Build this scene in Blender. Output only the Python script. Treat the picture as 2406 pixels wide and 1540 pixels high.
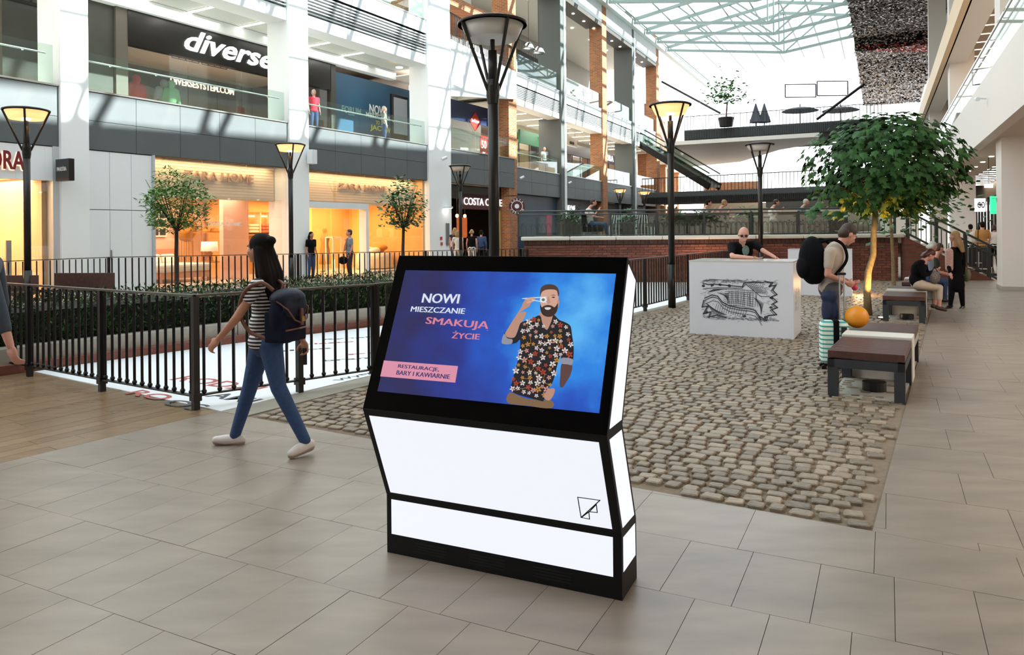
import bpy, math, random
from mathutils import Matrix, Vector
random.seed(7)
for o in list(bpy.data.objects): bpy.data.objects.remove(o)
sc = bpy.context.scene
C = sc.collection
F_PX = 1750.0; CAM_H = 1.62; ROLL = .009
# ---------------------------------------------------------------- camera
cd = bpy.data.cameras.new('camera'); cam = bpy.data.objects.new('camera', cd); C.objects.link(cam)
cd.sensor_fit = 'HORIZONTAL'; cd.sensor_width = 36; cd.lens = 36*F_PX/2406
cd.shift_y = -227/2406; cd.clip_start = .05; cd.clip_end = 600
cam.matrix_world = Matrix.Translation((0,0,CAM_H)) @ Matrix.Rotation(math.pi/2,4,'X') @ Matrix.Rotation(-ROLL,4,'Z')
sc.camera = cam
# ---------------------------------------------------------------- world, sun, exposure
w = bpy.data.worlds.new('sky'); sc.world = w; w.use_nodes = True
bg = w.node_tree.nodes['Background']; bg.inputs[0].default_value = (.91,.95,1,1); bg.inputs[1].default_value = 3.9
def fdir(az): a = math.radians(az); return Vector((math.sin(a), math.cos(a),0)), Vector((-math.cos(a), math.sin(a),0))
d1, n1 = fdir(29.8)
L = (d1*-.52 + n1*1.30 + Vector((0,0,-1))).normalized()
sd = bpy.data.lights.new('sun','SUN'); sd.energy = 25.0; sd.angle = .012; sd.color = (1,.96,.9)
so = bpy.data.objects.new('sun', sd); C.objects.link(so); so.rotation_euler = L.to_track_quat('-Z','Y').to_euler(); so.location = (20,0,40)
vs = sc.view_settings; sc.display_settings.display_device = 'sRGB'
vs.view_transform = 'Standard'; vs.look = 'None'; vs.gamma = 1; vs.use_curve_mapping = False; vs.exposure = 0.0
cy = sc.cycles
cy.max_bounces = 7; cy.diffuse_bounces = 4; cy.glossy_bounces = 3; cy.transmission_bounces = 5; cy.transparent_max_bounces = 14
cy.caustics_reflective = False; cy.caustics_refractive = False; cy.sample_clamp_indirect = 4; cy.adaptive_threshold = .02
# ---------------------------------------------------------------- pixel helpers (frame 2406x1540)
def ray(px, py):
    a, b = px-1203, py-543
    a2, b2 = a - ROLL*b, b + ROLL*a
    return Vector((a2/F_PX, 1, -b2/F_PX))
def G(px, py, z=0):
    r = ray(px, py); k = (z-CAM_H)/r.z
    return Vector((r.x*k, k, z))
def PD(px, py, D): r = ray(px, py); return Vector((r.x*D, D, CAM_H + r.z*D))
# ---------------------------------------------------------------- materials
def lin(c):
    if isinstance(c, str):
        c = [int(c[i:i+2],16)/255 for i in (0,2,4)]
        return tuple(((x/12.92) if x <= .04045 else ((x+.055)/1.055)**2.4) for x in c)
    return c
MATS = {}
def M(name, col, rough=.55, metal=0., spec=.5, emit=0., ecol=None, noise=None, bump=None, rnd=0., tone=0., coat=0.):
    """principled material; noise=(scale, amount) colour variation, bump=(scale,strength), rnd per-object tone, tone per-face attribute"""
    if name in MATS: return MATS[name]
    if rnd and tone:   # single pieces vary by object, joined ones by face
        M(name+'_joined', col, rough, metal, spec, emit, ecol, noise, bump, 0., tone, coat); tone = 0.
    m = bpy.data.materials.new(name); m.use_nodes = True; nt = m.node_tree; N = nt.nodes; K = nt.links.new
    p = N['Principled BSDF']; c = (*lin(col),1)
    p.inputs['Base Color'].default_value = c; p.inputs['Roughness'].default_value = rough
    p.inputs['Metallic'].default_value = metal; p.inputs['Specular IOR Level'].default_value = spec
    p.inputs['Coat Weight'].default_value = coat
    out = None
    if noise or rnd or tone:
        hs = N.new('ShaderNodeHueSaturation'); hs.inputs['Color'].default_value = c
        val = None
        def addv(sock, amt):
            nonlocal val
            mr = N.new('ShaderNodeMapRange'); K(sock, mr.inputs[0]); mr.inputs[3].default_value = -amt; mr.inputs[4].default_value = amt
            ad = N.new('ShaderNodeMath'); ad.operation = 'ADD'; K(mr.outputs[0], ad.inputs[0])
            if val is None: ad.inputs[1].default_value = 1
            else: K(val, ad.inputs[1])
            val = ad.outputs[0]
        if noise:
            g = N.new('ShaderNodeNewGeometry'); tx = N.new('ShaderNodeTexNoise'); tx.inputs['Scale'].default_value = noise[0]; tx.inputs['Detail'].default_value = 5
            mp = N.new('ShaderNodeMapping'); K(g.outputs['Position'], mp.inputs[0])
            if len(noise) > 2: mp.inputs['Scale'].default_value = noise[2]; mp.inputs['Rotation'].default_value[2] = noise[3]
            K(mp.outputs[0], tx.inputs['Vector'])
            mr0 = N.new('ShaderNodeMapRange'); K(tx.outputs[0], mr0.inputs[0]); mr0.inputs[1].default_value = .28; mr0.inputs[2].default_value = .72
            addv(mr0.outputs[0], noise[1])
        if rnd:
            oi = N.new('ShaderNodeObjectInfo'); addv(oi.outputs['Random'], rnd)
        if tone:
            at = N.new('ShaderNodeAttribute'); at.attribute_name = 'tone'; addv(at.outputs['Fac'], tone)
        K(val, hs.inputs['Value']); K(hs.outputs[0], p.inputs['Base Color'])
    if bump:
        g = N.new('ShaderNodeNewGeometry'); tx = N.new('ShaderNodeTexNoise'); tx.inputs['Scale'].default_value = bump[0]; tx.inputs['Detail'].default_value = 4
        K(g.outputs['Position'], tx.inputs['Vector'])
        bp = N.new('ShaderNodeBump'); bp.inputs['Strength'].default_value = bump[1]; bp.inputs['Distance'].default_value = .01
        K(tx.outputs[0], bp.inputs['Height']); K(bp.outputs[0], p.inputs['Normal'])
    if emit:
        p.inputs['Emission Color'].default_value = (*lin(ecol or col),1); p.inputs['Emission Strength'].default_value = emit
    MATS[name] = m
    return m
def JM(m): return MATS.get(m.name+'_joined', m)
def glass_mat(name, tint='e8f4f0', refl=.10, rough=.02):
    m = bpy.data.materials.new(name); m.use_nodes = True; nt = m.node_tree; N = nt.nodes; K = nt.links.new
    N.remove(N['Principled BSDF'])
    tr = N.new('ShaderNodeBsdfTransparent'); tr.inputs[0].default_value = (*lin(tint),1)
    gl = N.new('ShaderNodeBsdfGlossy'); gl.inputs['Roughness'].default_value = rough
    lw = N.new('ShaderNodeLayerWeight'); lw.inputs[0].default_value = .5
    pw = N.new('ShaderNodeMath'); pw.operation = 'POWER'; K(lw.outputs['Facing'], pw.inputs[0]); pw.inputs[1].default_value = 3.
    mu = N.new('ShaderNodeMath'); mu.operation = 'MULTIPLY_ADD'; mu.inputs[1].default_value = .42; mu.inputs[2].default_value = refl; mu.use_clamp = True
    K(pw.outputs[0], mu.inputs[0])
    mx = N.new('ShaderNodeMixShader'); K(mu.outputs[0], mx.inputs[0]); K(tr.outputs[0], mx.inputs[1]); K(gl.outputs[0], mx.inputs[2])
    K(mx.outputs[0], N['Material Output'].inputs[0]); MATS[name] = m
    return m
def brick_mat(name, c1, c2, mortar, az, bw=.25, rh=.075, ms=.012):
    """masonry print for walls too far away to tell the bricks apart"""
    m = bpy.data.materials.new(name); m.use_nodes = True; nt = m.node_tree; N = nt.nodes; K = nt.links.new; p = N['Principled BSDF']
    tc = N.new('ShaderNodeTexCoord'); sx = N.new('ShaderNodeSeparateXYZ'); K(tc.outputs['Object'], sx.inputs[0])
    ad = N.new('ShaderNodeMath'); K(sx.outputs[0], ad.inputs[0]); K(sx.outputs[1], ad.inputs[1])
    cb = N.new('ShaderNodeCombineXYZ'); K(ad.outputs[0], cb.inputs[0]); K(sx.outputs[2], cb.inputs[1])
    b = N.new('ShaderNodeTexBrick'); K(cb.outputs[0], b.inputs['Vector']); b.inputs['Scale'].default_value = 1
    b.inputs['Brick Width'].default_value = bw; b.inputs['Row Height'].default_value = rh; b.inputs['Mortar Size'].default_value = ms
    b.inputs['Color1'].default_value = (*lin(c1),1); b.inputs['Color2'].default_value = (*lin(c2),1); b.inputs['Mortar'].default_value = (*lin(mortar),1)
    K(b.outputs[0], p.inputs['Base Color']); p.inputs['Roughness'].default_value = .85; MATS[name] = m
    return m
# ---------------------------------------------------------------- mesh builder
def rotz(a): return Matrix.Rotation(a,4,'Z')
class MB:
    def __init__(s): s.v=[]; s.f=[]; s.mi=[]; s.tone=[]; s.m=0; s.t=.5; s.x=None
    def add(s, vs, fs):
        b = len(s.v)
        s.v += [tuple(s.x @ Vector(v)) for v in vs] if s.x is not None else [tuple(v) for v in vs]
        for f in fs: s.f.append(tuple(b+i for i in f)); s.mi.append(s.m); s.tone.append(s.t)
        return s
    def box(s, x0,x1,y0,y1,z0,z1):
        return s.add([(x0,y0,z0),(x1,y0,z0),(x1,y1,z0),(x0,y1,z0),(x0,y0,z1),(x1,y0,z1),(x1,y1,z1),(x0,y1,z1)],
              [(0,3,2,1),(4,5,6,7),(0,1,5,4),(1,2,6,5),(2,3,7,6),(3,0,4,7)])
    def cbox(s, c, sz, R=None):
        hx,hy,hz = [q/2 for q in sz]; R = R or Matrix.Identity(3); c = Vector(c)
        P = [c + R @ Vector((a*hx,b*hy,e*hz)) for e in (-1,1) for a,b in ((-1,-1),(1,-1),(1,1),(-1,1))]
        return s.add(P, [(0,3,2,1),(4,5,6,7),(0,1,5,4),(1,2,6,5),(2,3,7,6),(3,0,4,7)])
    def prism(s, P, Q):
        """loft between two equal loops of points, capped"""
        n = len(P)
        return s.add(list(P)+list(Q), [tuple(range(n))[::-1], tuple(range(n,2*n))] + [(i,(i+1)%n,n+(i+1)%n,n+i) for i in range(n)])
    def beam(s, p, q, w, h=None):
        p, q = Vector(p), Vector(q); h = h or w; d = (q-p); l = d.length; d.normalize()
        up = Vector((0,0,1)) if abs(d.z) < .95 else Vector((1,0,0))
        a = d.cross(up).normalized(); b = a.cross(d)
        R = Matrix((a,d,b)).transposed()
        return s.cbox((p+q)/2, (w,l,h), R)
    def tube(s, pts, r, n=8, cap=True):
        pts = [Vector(p) for p in pts]; rs = r if isinstance(r,(list,tuple)) else [r]*len(pts)
        V=[]; Fs=[]; a=None
        for i,p in enumerate(pts):
            d = (pts[min(i+1,len(pts)-1)]-pts[max(i-1,0)]).normalized()
            if a is None:
                up = Vector((0,0,1)) if abs(d.z) < .9 else Vector((1,0,0)); a = d.cross(up).normalized()
            else: a = (a - d*a.dot(d)).normalized()
            b = d.cross(a)
            for k in range(n):
                t = 2*math.pi*k/n; V.append(p + (a*math.cos(t)+b*math.sin(t))*rs[i])
        for i in range(len(pts)-1):
            for k in range(n):
                Fs.append((i*n+k,i*n+(k+1)%n,(i+1)*n+(k+1)%n,(i+1)*n+k))
        if cap: Fs.append(tuple(range(n))[::-1]); Fs.append(tuple((len(pts)-1)*n+k for k in range(n)))
        return s.add(V,Fs)
    def lathe(s, prof, n=24, c=(0,0,0)):
        V=[]; Fs=[]; c=Vector(c)
        for r,z in prof:
            for k in range(n): t=2*math.pi*k/n; V.append(c+Vector((r*math.cos(t),r*math.sin(t),z)))
        for i in range(len(prof)-1):
            for k in range(n): Fs.append((i*n+k,i*n+(k+1)%n,(i+1)*n+(k+1)%n,(i+1)*n+k))
        if prof[0][0] > 1e-4: Fs.append(tuple(range(n))[::-1])
        if prof[-1][0] > 1e-4: Fs.append(tuple((len(prof)-1)*n+k for k in range(n)))
        return s.add(V,Fs)
    def ell(s, c, r, n=12, m=8, R=None):
        V=[]; Fs=[]; c=Vector(c); R = R or Matrix.Identity(3); r = r if isinstance(r,(tuple,list)) else (r,r,r)
        V.append(c+R@Vector((0,0,-r[2])))
        for i in range(1,m):
            t=math.pi*i/m
            for k in range(n):
                u=2*math.pi*k/n; V.append(c+R@Vector((r[0]*math.sin(t)*math.cos(u), r[1]*math.sin(t)*math.sin(u), -r[2]*math.cos(t))))
        V.append(c+R@Vector((0,0,r[2])))
        for k in range(n): Fs.append((0,1+(k+1)%n,1+k))
        for i in range(m-2):
            for k in range(n): Fs.append((1+i*n+k,1+i*n+(k+1)%n,1+(i+1)*n+(k+1)%n,1+(i+1)*n+k))
        e=len(V)-1
        for k in range(n): Fs.append((e,1+(m-2)*n+k,1+(m-2)*n+(k+1)%n))
        return s.add(V,Fs)
    def cap(s, p, r0, q, r1, n=12):
        """tapered capsule"""
        p,q=Vector(p),Vector(q); d=(q-p).normalized(); pts=[];rs=[]
        for i in range(4): t=math.pi/2*(1-i/3); pts.append(p-d*r0*math.sin(t)); rs.append(max(r0*math.cos(t),.0005))
        for i in range(4): t=math.pi/2*i/3; pts.append(q+d*r1*math.sin(t)); rs.append(max(r1*math.cos(t),.0005))
        return s.tube(pts, rs, n)
    def mesh(s, name, mats):
        me = bpy.data.meshes.new(name); me.from_pydata(s.v,[],s.f)
        for m in (mats if isinstance(mats,(list,tuple)) else [mats]): me.materials.append(m)
        if any(s.mi): me.polygons.foreach_set('material_index', s.mi)
        if any(t != .5 for t in s.tone) or name in ('foliage',):
            a = me.attributes.new('tone','FLOAT','FACE'); a.data.foreach_set('value', s.tone)
        me.update(); return me
    def build(s, name, mats, parent=None, smooth=False, bevel=0, mw=None, **kw):
        me = s.mesh(name, mats)
        if smooth: me.polygons.foreach_set('use_smooth', [True]*len(me.polygons))
        o = bpy.data.objects.new(name, me); C.objects.link(o)
        if mw is not None: o.matrix_world = mw
        if parent is not None: o.parent = parent
        if bevel:
            b = o.modifiers.new('bevel','BEVEL'); b.width = bevel; b.segments = 2; b.limit_method = 'ANGLE'; b.angle_limit = .7
        for k,v in kw.items(): o[k] = v
        return o
def tag(o, label=None, cat=None, group=None, kind=None):
    for k,v in (('label',label),('category',cat),('group',group),('kind',kind)):
        if v: o[k] = v
    return o
class Frame:
    def __init__(s, org, az):
        a = math.radians(az); s.d, s.n = fdir(az); s.o = Vector((org[0],org[1],0)); s.ang = math.pi/2 - a
        s.mw = Matrix.Translation(s.o) @ rotz(s.ang)
    def P(s, x, y, z=0): return s.mw @ Vector((x,y,z))
    def at(s, x, y, z=0, rz=0): return Matrix.Translation(s.P(x,y,z)) @ rotz(s.ang+rz)
    def loc(s, p): return s.mw.inverted() @ Vector(p)
    def hit(s, px, py, y):
        """where the line of sight of a pixel meets the vertical plane at local depth y -> (x, z)"""
        r = ray(px,py); q = s.o + s.n*y; k = q.dot(s.n)/r.dot(s.n); p = r*k + Vector((0,0,CAM_H))
        l = s.loc(p); return l.x, l.z
def thing(name, label, cat, mw=None, group=None, loc=None, rz=0):
    o = bpy.data.objects.new(name, None); C.objects.link(o); o.empty_display_size = .1
    o.matrix_world = mw if mw is not None else Matrix.Translation(loc or (0,0,0)) @ rotz(rz)
    return tag(o, label, cat, group)
def struct(name, mb, mats, mw=None, **kw): return mb.build(name, mats, mw=mw, kind='structure', **kw)
def sroot(name, mw=None):
    o = bpy.data.objects.new(name, None); C.objects.link(o)
    if mw is not None: o.matrix_world = mw
    o['kind'] = 'structure'; return o
def inst(name, me, parent, mat=None, loc=None):
    o = bpy.data.objects.new(name, me); C.objects.link(o); o.parent = parent
    if mat is not None: o.matrix_local = mat
    elif loc is not None: o.location = loc
    return o
def copy_tree(src, mw, label=None, group=None):
    r = src.copy(); C.objects.link(r); r.matrix_world = mw
    if label: r['label'] = label
    if group: r['group'] = group
    for ch in list(src.children):
        c = ch.copy(); C.objects.link(c); c.parent = r; c.matrix_local = ch.matrix_local
        for g in list(ch.children):
            e = g.copy(); C.objects.link(e); e.parent = c; e.matrix_local = g.matrix_local
    return r
def text_mb(body, w, h=None, bold=0., shear=0., depth=.002, wh_fit=True):
    """lettering as a mesh in the XY plane, lower left at 0,0, fitted to width w (and height h)"""
    cu = bpy.data.curves.new('t','FONT'); cu.body = body; cu.size = 1; cu.offset = bold; cu.shear = shear; cu.extrude = 0; cu.resolution_u = 3
    o = bpy.data.objects.new('t', cu); me = bpy.data.meshes.new_from_object(o)
    V = [v.co.copy() for v in me.vertices]; Fs = [tuple(p.vertices) for p in me.polygons]
    bpy.data.objects.remove(o); bpy.data.curves.remove(cu); bpy.data.meshes.remove(me)
    x0=min(v.x for v in V); x1=max(v.x for v in V); y0=min(v.y for v in V); y1=max(v.y for v in V)
    sx=w/(x1-x0); sy=(h/(y1-y0)) if h else sx
    n=len(V); P=[((v.x-x0)*sx,(v.y-y0)*sy,depth) for v in V]+[((v.x-x0)*sx,(v.y-y0)*sy,0) for v in V]
    # side walls along boundary edges
    ec={}
    for f in Fs:
        for i in range(len(f)): e=(f[i],f[(i+1)%len(f)]); k=tuple(sorted(e)); ec.setdefault(k,[]).append(e)
    sides=[(e[0][1],e[0][0],e[0][0]+n,e[0][1]+n) for e in ec.values() if len(e)==1] if depth>.004 else []
    mb=MB(); mb.add(P if sides else P[:n], Fs+sides); return mb
XZ = Matrix(((1,0,0,0),(0,0,1,0),(0,1,0,0),(0,0,0,1)))  # text plane -> wall facing -Y (x right, z up), depth toward viewer handled by sign
XZ = Matrix(((1,0,0,0),(0,0,-1,0),(0,1,0,0),(0,0,0,1)))
def clip(poly, a, b):
    """keep the part of a polygon to the left of the line a->b"""
    out=[]; n=len(poly)
    def sd(p): return (b[0]-a[0])*(p[1]-a[1])-(b[1]-a[1])*(p[0]-a[0])
    for i in range(n):
        p,q=poly[i],poly[(i+1)%n]; sp,sq=sd(p),sd(q)
        if sp>=0: out.append(p)
        if (sp>=0)!=(sq>=0):
            t=sp/(sp-sq); out.append((p[0]+(q[0]-p[0])*t,p[1]+(q[1]-p[1])*t))
    return out
def area(p): return abs(sum(p[i][0]*p[(i+1)%len(p)][1]-p[(i+1)%len(p)][0]*p[i][1] for i in range(len(p))))/2
def inside(p, poly):
    c=False; n=len(poly)
    for i in range(n):
        a,b=poly[i],poly[(i+1)%n]
        if (a[1]>p[1])!=(b[1]>p[1]) and p[0]<(b[0]-a[0])*(p[1]-a[1])/(b[1]-a[1])+a[0]: c=not c
    return c
ORD='first second third fourth fifth sixth seventh eighth ninth tenth eleventh twelfth thirteenth fourteenth fifteenth sixteenth seventeenth eighteenth nineteenth twentieth twenty-first twenty-second twenty-third twenty-fourth'.split()
def spline(pts, n=5):
    P=[Vector(p) for p in pts]; out=[]
    for i in range(len(P)-1):
        a,b,c,d=P[max(i-1,0)],P[i],P[i+1],P[min(i+2,len(P)-1)]
        for j in range(n): t=j/n; out.append(.5*((2*b)+(c-a)*t+(2*a-5*b+4*c-d)*t*t+(3*b-a-3*c+d)*t**3))
    return out+[P[-1]]
# ---------------------------------------------------------------- palette
m_white = M('white_paint','dfe4e6',.55,noise=(1.5,.02)); m_white2 = M('warm_white_paint','ebe3da',.6)
m_grey = M('grey_cladding','5c6264',.5,noise=(2,.05)); m_dark = M('dark_metal','1d1b1a',.4,.4); m_black = M('black_paint','0c0c0e',.35)
m_steel = M('brushed_steel','b9bcbc',.3,.9); m_conc = M('concrete','a9a59b',.85,noise=(9,.08),bump=(60,.3))
m_wood = M('dark_wood','4a2f2a',.5,noise=(14,.22,(1,12,1),.5)); m_glass = glass_mat('clear_glass','eff8f4',.07); m_sglass = glass_mat('shop_glass','f4f4f2',.10)
m_roofglass = glass_mat('roof_glass','e6f2f4',.05)
m_lightw = M('white_lamp','ffffff',.5,emit=14.,ecol='fff6ea'); m_lightwarm = M('warm_lamp','ffd9a0',.5,emit=9.,ecol='ffc98a')
m_skin = M('skin','c08a72',.5,noise=(30,.05)); m_gold = M('brass','b9975a',.35,.8)
# ================================================================ floor
FF = Frame((0,0), 26.75)
m_base = M('grout','8f857a',.9); m_tile = M('stone_tile','877a6e',.36,noise=(2.0,.17,(1,3.2,1),.6),rnd=.045,tone=.045,bump=(4,.05))
m_sand = M('sandy_joint','7b6b59',.95,noise=(20,.15),bump=(90,.6))
CR0, CR1 = G(2050,1249), G(2176,774)          # right edge of the cobbles
CL0 = G(520,968)                              # pit corner
PT1, PT0 = G(470,977), G(0,1089.6)            # planks / tiles
PITL = G(80,875); PITR = G(880,905); PITF = G(1620,705)
fl = sroot('floor')
b = MB(); b.box(-40,60,-16,110,-.3,-.013); o = b.build('slab', m_base, fl)
cam_xy = Vector((0,0))
def inview(p, z=0, marg=40):
    if p[1] < .3: return False
    px = 1203+F_PX*p[0]/p[1]; py = 543+F_PX*(CAM_H-z)/p[1]
    return -marg < px < 2406+marg and py < 1540+marg
def lay(root, name, polys, mat, top=0., bot=-.012, limit=300, stuffname=None):
    """flat pieces: nearest ones objects of their own, the rest joined"""
    polys = [p for p in polys if len(p)>=3 and area(p) > .0015]
    def key(p):
        c = (sum(q[0] for q in p)/len(p), sum(q[1] for q in p)/len(p)); return (0 if inview(c) else 1, c[0]**2+c[1]**2)
    polys.sort(key=key); rest = MB()
    for i,p in enumerate(polys):
        c = Vector((sum(q[0] for q in p)/len(p), sum(q[1] for q in p)/len(p),0)); t = random.random(); dz = random.uniform(-.0006,.0006)
        if i < limit:
            b = MB(); b.prism([(q[0]-c.x,q[1]-c.y,bot) for q in p],[(q[0]-c.x,q[1]-c.y,top+dz) for q in p]); o = b.build(name, mat, root); o.location = c
        else:
            rest.t = t; rest.prism([(q[0],q[1],bot) for q in p],[(q[0],q[1],top+dz) for q in p])
    if rest.v: rest.build(stuffname or name+'s', JM(mat), root, kind='stuff')
def ccw(p): return p if sum(p[i][0]*p[(i+1)%len(p)][1]-p[(i+1)%len(p)][0]*p[i][1] for i in range(len(p)))>0 else p[::-1]
def grid_poly(x0,x1,y0,y1, fr, g=.003): return [tuple(fr.P(a,c)[:2]) for a,c in ((x0+g,y0+g),(x1-g,y0+g),(x1-g,y1-g),(x0+g,y1-g))]
def keep(p, a, b, ref):
    s_ = (b[0]-a[0])*(ref[1]-a[1])-(b[1]-a[1])*(ref[0]-a[0])
    return clip(p, a, b) if s_ > 0 else clip(p, b, a)
cam0 = (0,.5); far0 = (0,200)
polys = []
for i in range(-2,8):
    x0, x1 = .27+.6*i, .87+.6*i
    if i == 7: x1 = 5.3
    wd = .62 if i >= 6 else .3135
    y = (.07 if i >= 6 else .612 if i%2 else .453) - wd*40
    while y < 9:
        p = grid_poly(x0,x1,y,y+wd,FF,.0013); y += wd
        p = keep(p, CL0, CR0, cam0); p = keep(p, PT0, PT1, cam0) if len(p)>2 else p
        if len(p) > 2 and inview(p[0],0,900): polys.append(p)
p2 = []
for i in range(4,75):
    x0 = .27+.6*i; y = -.4-(.2 if i%2 else 0)-.62*16
    while y < 4:
        p = grid_poly(x0,x0+.6,y,y+.62,FF,.0013); y += .62
        p = keep(p, CL0, CR0, far0)
        if len(p)>2: p = keep(p, CR0, CR1, (10,3))
        if len(p) > 2 and inview(p[0],0,500): p2.append(p)
lay(fl, 'tile', polys+p2, m_tile, limit=300, stuffname='far_tiles')
# wood planks by the railing
m_plank = M('oak_plank','866d53',.24,noise=(2.4,.10,(1,7,1),-.56),rnd=.12,tone=.12)
pf = sroot('plank_floor'); polys = []
FPl = Frame((PT1.x,PT1.y), 32.5)
for i in range(0,60):
    x = -9 - random.random()*1.2
    while x < 3:
        l = 1.2; q = [tuple(FPl.P(a,c)[:2]) for a,c in ((x+.002,.15*i+.002),(x+l-.002,.15*i+.002),(x+l-.002,.15*i+.148),(x+.002,.15*i+.148))]; x += l
        q = keep(q, PITL, CL0, cam0); q = keep(q, PT0, PT1, (-8,4)) if len(q)>2 else q
        q = keep(q, CL0, CL0+(PT1-PT0), (-8,4)) if len(q)>2 else q
        if len(q)>2 and inview(q[0],0,700): polys.append(q)
lay(pf, 'plank', polys, m_plank, limit=300)
# strip of floor between planks and cobbles under the fence corner
# cobbles
cf = sroot('cobblestone_floor')
dirp = (PITF-CL0).normalized(); perp = Vector((dirp.y,-dirp.x,0))
KL0 = CL0 + perp*.34 + dirp*.0; KL1 = PITF + perp*.34
WALLY = 22.9
reg = [tuple(q[:2]) for q in (CR0, CR1, CR1+(CR1-CR0)*.62, Vector((11.5,WALLY,0)), Vector((4.6,WALLY,0)), KL1, KL0)]
reg = [CR0[:2], (CR0+(CR1-CR0)*1.72)[:2], (11.3,WALLY), (KL1.x+ (KL1-KL0).x*.5, WALLY), KL0[:2]]
b = MB(); b.prism([(q[0],q[1],-.02) for q in reg],[(q[0],q[1],-.009) for q in reg]); b.build('sand_bed', m_sand, cf)
m_cob = M('granite_sett','847563',.5,noise=(25,.2),rnd=.33,tone=.33,bump=(70,.5))
stones = []
SF = Frame((CR0.x,CR0.y), 28.5)
x = .03
while x < 26:
    dx = random.uniform(.095,.125)*(1 if x < 9 else 1.15); y = -3-random.random()*.1
    while y < 12:
        wd = random.uniform(.10,.158)*(1 if x<9 else 1.1)
        yy = y + wd/2; xx = x + dx/2 + random.uniform(-.014,.014) + .02*math.sin(y*1.7+x)
        p = SF.P(xx,yy)
        if inview(p,0,60) and all(inside(tuple(SF.P(xx+ax,yy+ay)[:2]), reg) for ax in (-dx/2,dx/2) for ay in (-wd/2,wd/2)): stones.append((p.x,p.y,dx-.013+random.uniform(-.010,.003),wd-.013+random.uniform(-.010,.003)))
        y += wd
    x += dx
stones.sort(key=lambda q: q[0]**2+q[1]**2)
def sett(mb, R, c, dx, wd, h, rnd):
    base=[]; top=[]; n=8
    for k in range(n):
        t = 2*math.pi*(k+.5)/n; ct,st = math.cos(t),math.sin(t)
        ex = math.copysign(abs(ct)**.32,ct); ey = math.copysign(abs(st)**.32,st)
        j = rnd.uniform(.9,1.04)
        base.append(c+R@Vector((ex*dx*.5*j,ey*wd*.5*j,-.012))); top.append((ex*j,ey*j))
    ring1=[c+R@Vector((a*dx*.48,e*wd*.48,h*.55)) for a,e in top]; ring2=[c+R@Vector((a*dx*.40,e*wd*.42,h+rnd.uniform(-.0015,.0015))) for a,e in top]
    V=base+ring1+ring2; Fs=[(i,(i+1)%8,8+(i+1)%8,8+i) for i in range(8)]+[(8+i,8+(i+1)%8,16+(i+1)%8,16+i) for i in range(8)]+[tuple(range(16,24))]
    mb.add(V,Fs)
rnd = random.Random(3); variants=[]
for k in range(10):
    b=MB(); sett(b, Matrix.Identity(3), Vector((0,0,0)), .1, .13, .013, rnd); variants.append(b.mesh('sett', m_cob))
rest = MB(); near = [q for q in stones if inview(q,0,0)][:300]; ns = set(near)
for q in stones:
    a = SF.ang + rnd.uniform(-.13,.13)
    if q in ns:
        inst('cobblestone', rnd.choice(variants), cf, Matrix.Translation((q[0],q[1],0)) @ rotz(a) @ Matrix.Diagonal((q[2]/.1,q[3]/.13,rnd.uniform(.7,1.3),1)))
    else:
        rest.t = rnd.random(); sett(rest, rotz(a).to_3x3(), Vector((q[0],q[1],0)), q[2], q[3], rnd.uniform(.008,.016), rnd)
rest.build('far_cobblestones', JM(m_cob), cf, kind='stuff')
# concrete kerb between the white deck and the cobbles
b = MB(); K=[CL0-dirp*1, CL0+perp*.33-dirp*1, KL0+(KL1-KL0)*1.5, PITF+(PITF-CL0)*.5]; K=[Vector((q[0],q[1],0)) for q in keep([tuple(q[:2]) for q in K],CL0,CR0,far0)]
b.prism([(q.x,q.y,-.02) for q in K],[(q.x,q.y,.002) for q in K]); struct('kerb_strip', b, M('kerb_stone','8f897c',.7,noise=(6,.08)))
# ---------------------------------------------------------------- white printed deck in the railed court
m_deck = M('white_deck','e9ecf0',.45,noise=(3,.02))
Wp = [G(80,875), CL0, CL0+(PITF-CL0)*1.5, Vector((3.3,23,0)), G(905,765)+Vector((4.5,6,0)), G(905,766), G(570,806), G(250,848)]
b = MB(); b.prism([(q.x,q.y,-.02) for q in Wp],[(q.x,q.y,.008) for q in Wp]); dk = b.build('printed_deck_board', m_deck)
tag(dk, 'white printed board laid on the floor inside the black railing', 'floor board')
m_red = M('print_red','a8433c',.6); m_ink = M('print_ink','2c2f36',.6)
near_dir = (CL0-G(80,875)).normalized(); ang = math.atan2(near_dir.y, near_dir.x)
def deck_text(t, px, py, w, h, mat, a=0.):
    p = G(px,py,.0085); text_mb(t, w, h, .02, depth=.001).build('lettering', mat, dk, mw=None).matrix_world = Matrix.Translation(p) @ rotz(a)
deck_text('RO', 290,925, .62,.20, m_red, ang+.02); deck_text('OS', 372,948,.55,.2,m_ink, ang+.02)
deck_text('RODZI', 395,893,1.3,.28,m_red, ang+.06); deck_text('NAMI', 440,925,.9,.2,m_ink, ang+.05)
deck_text('Wytyczone', 800,897,1.1,.13,m_ink, math.atan2(dirp.y,dirp.x))
for k,(px,py) in enumerate(((640,828),(700,812),(760,800),(820,835),(760,850))): deck_text(['ulica','miasto','Rynek','plan','brama'][k], px,py,.8,.12,m_red if k%2 else m_ink, .35)
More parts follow.
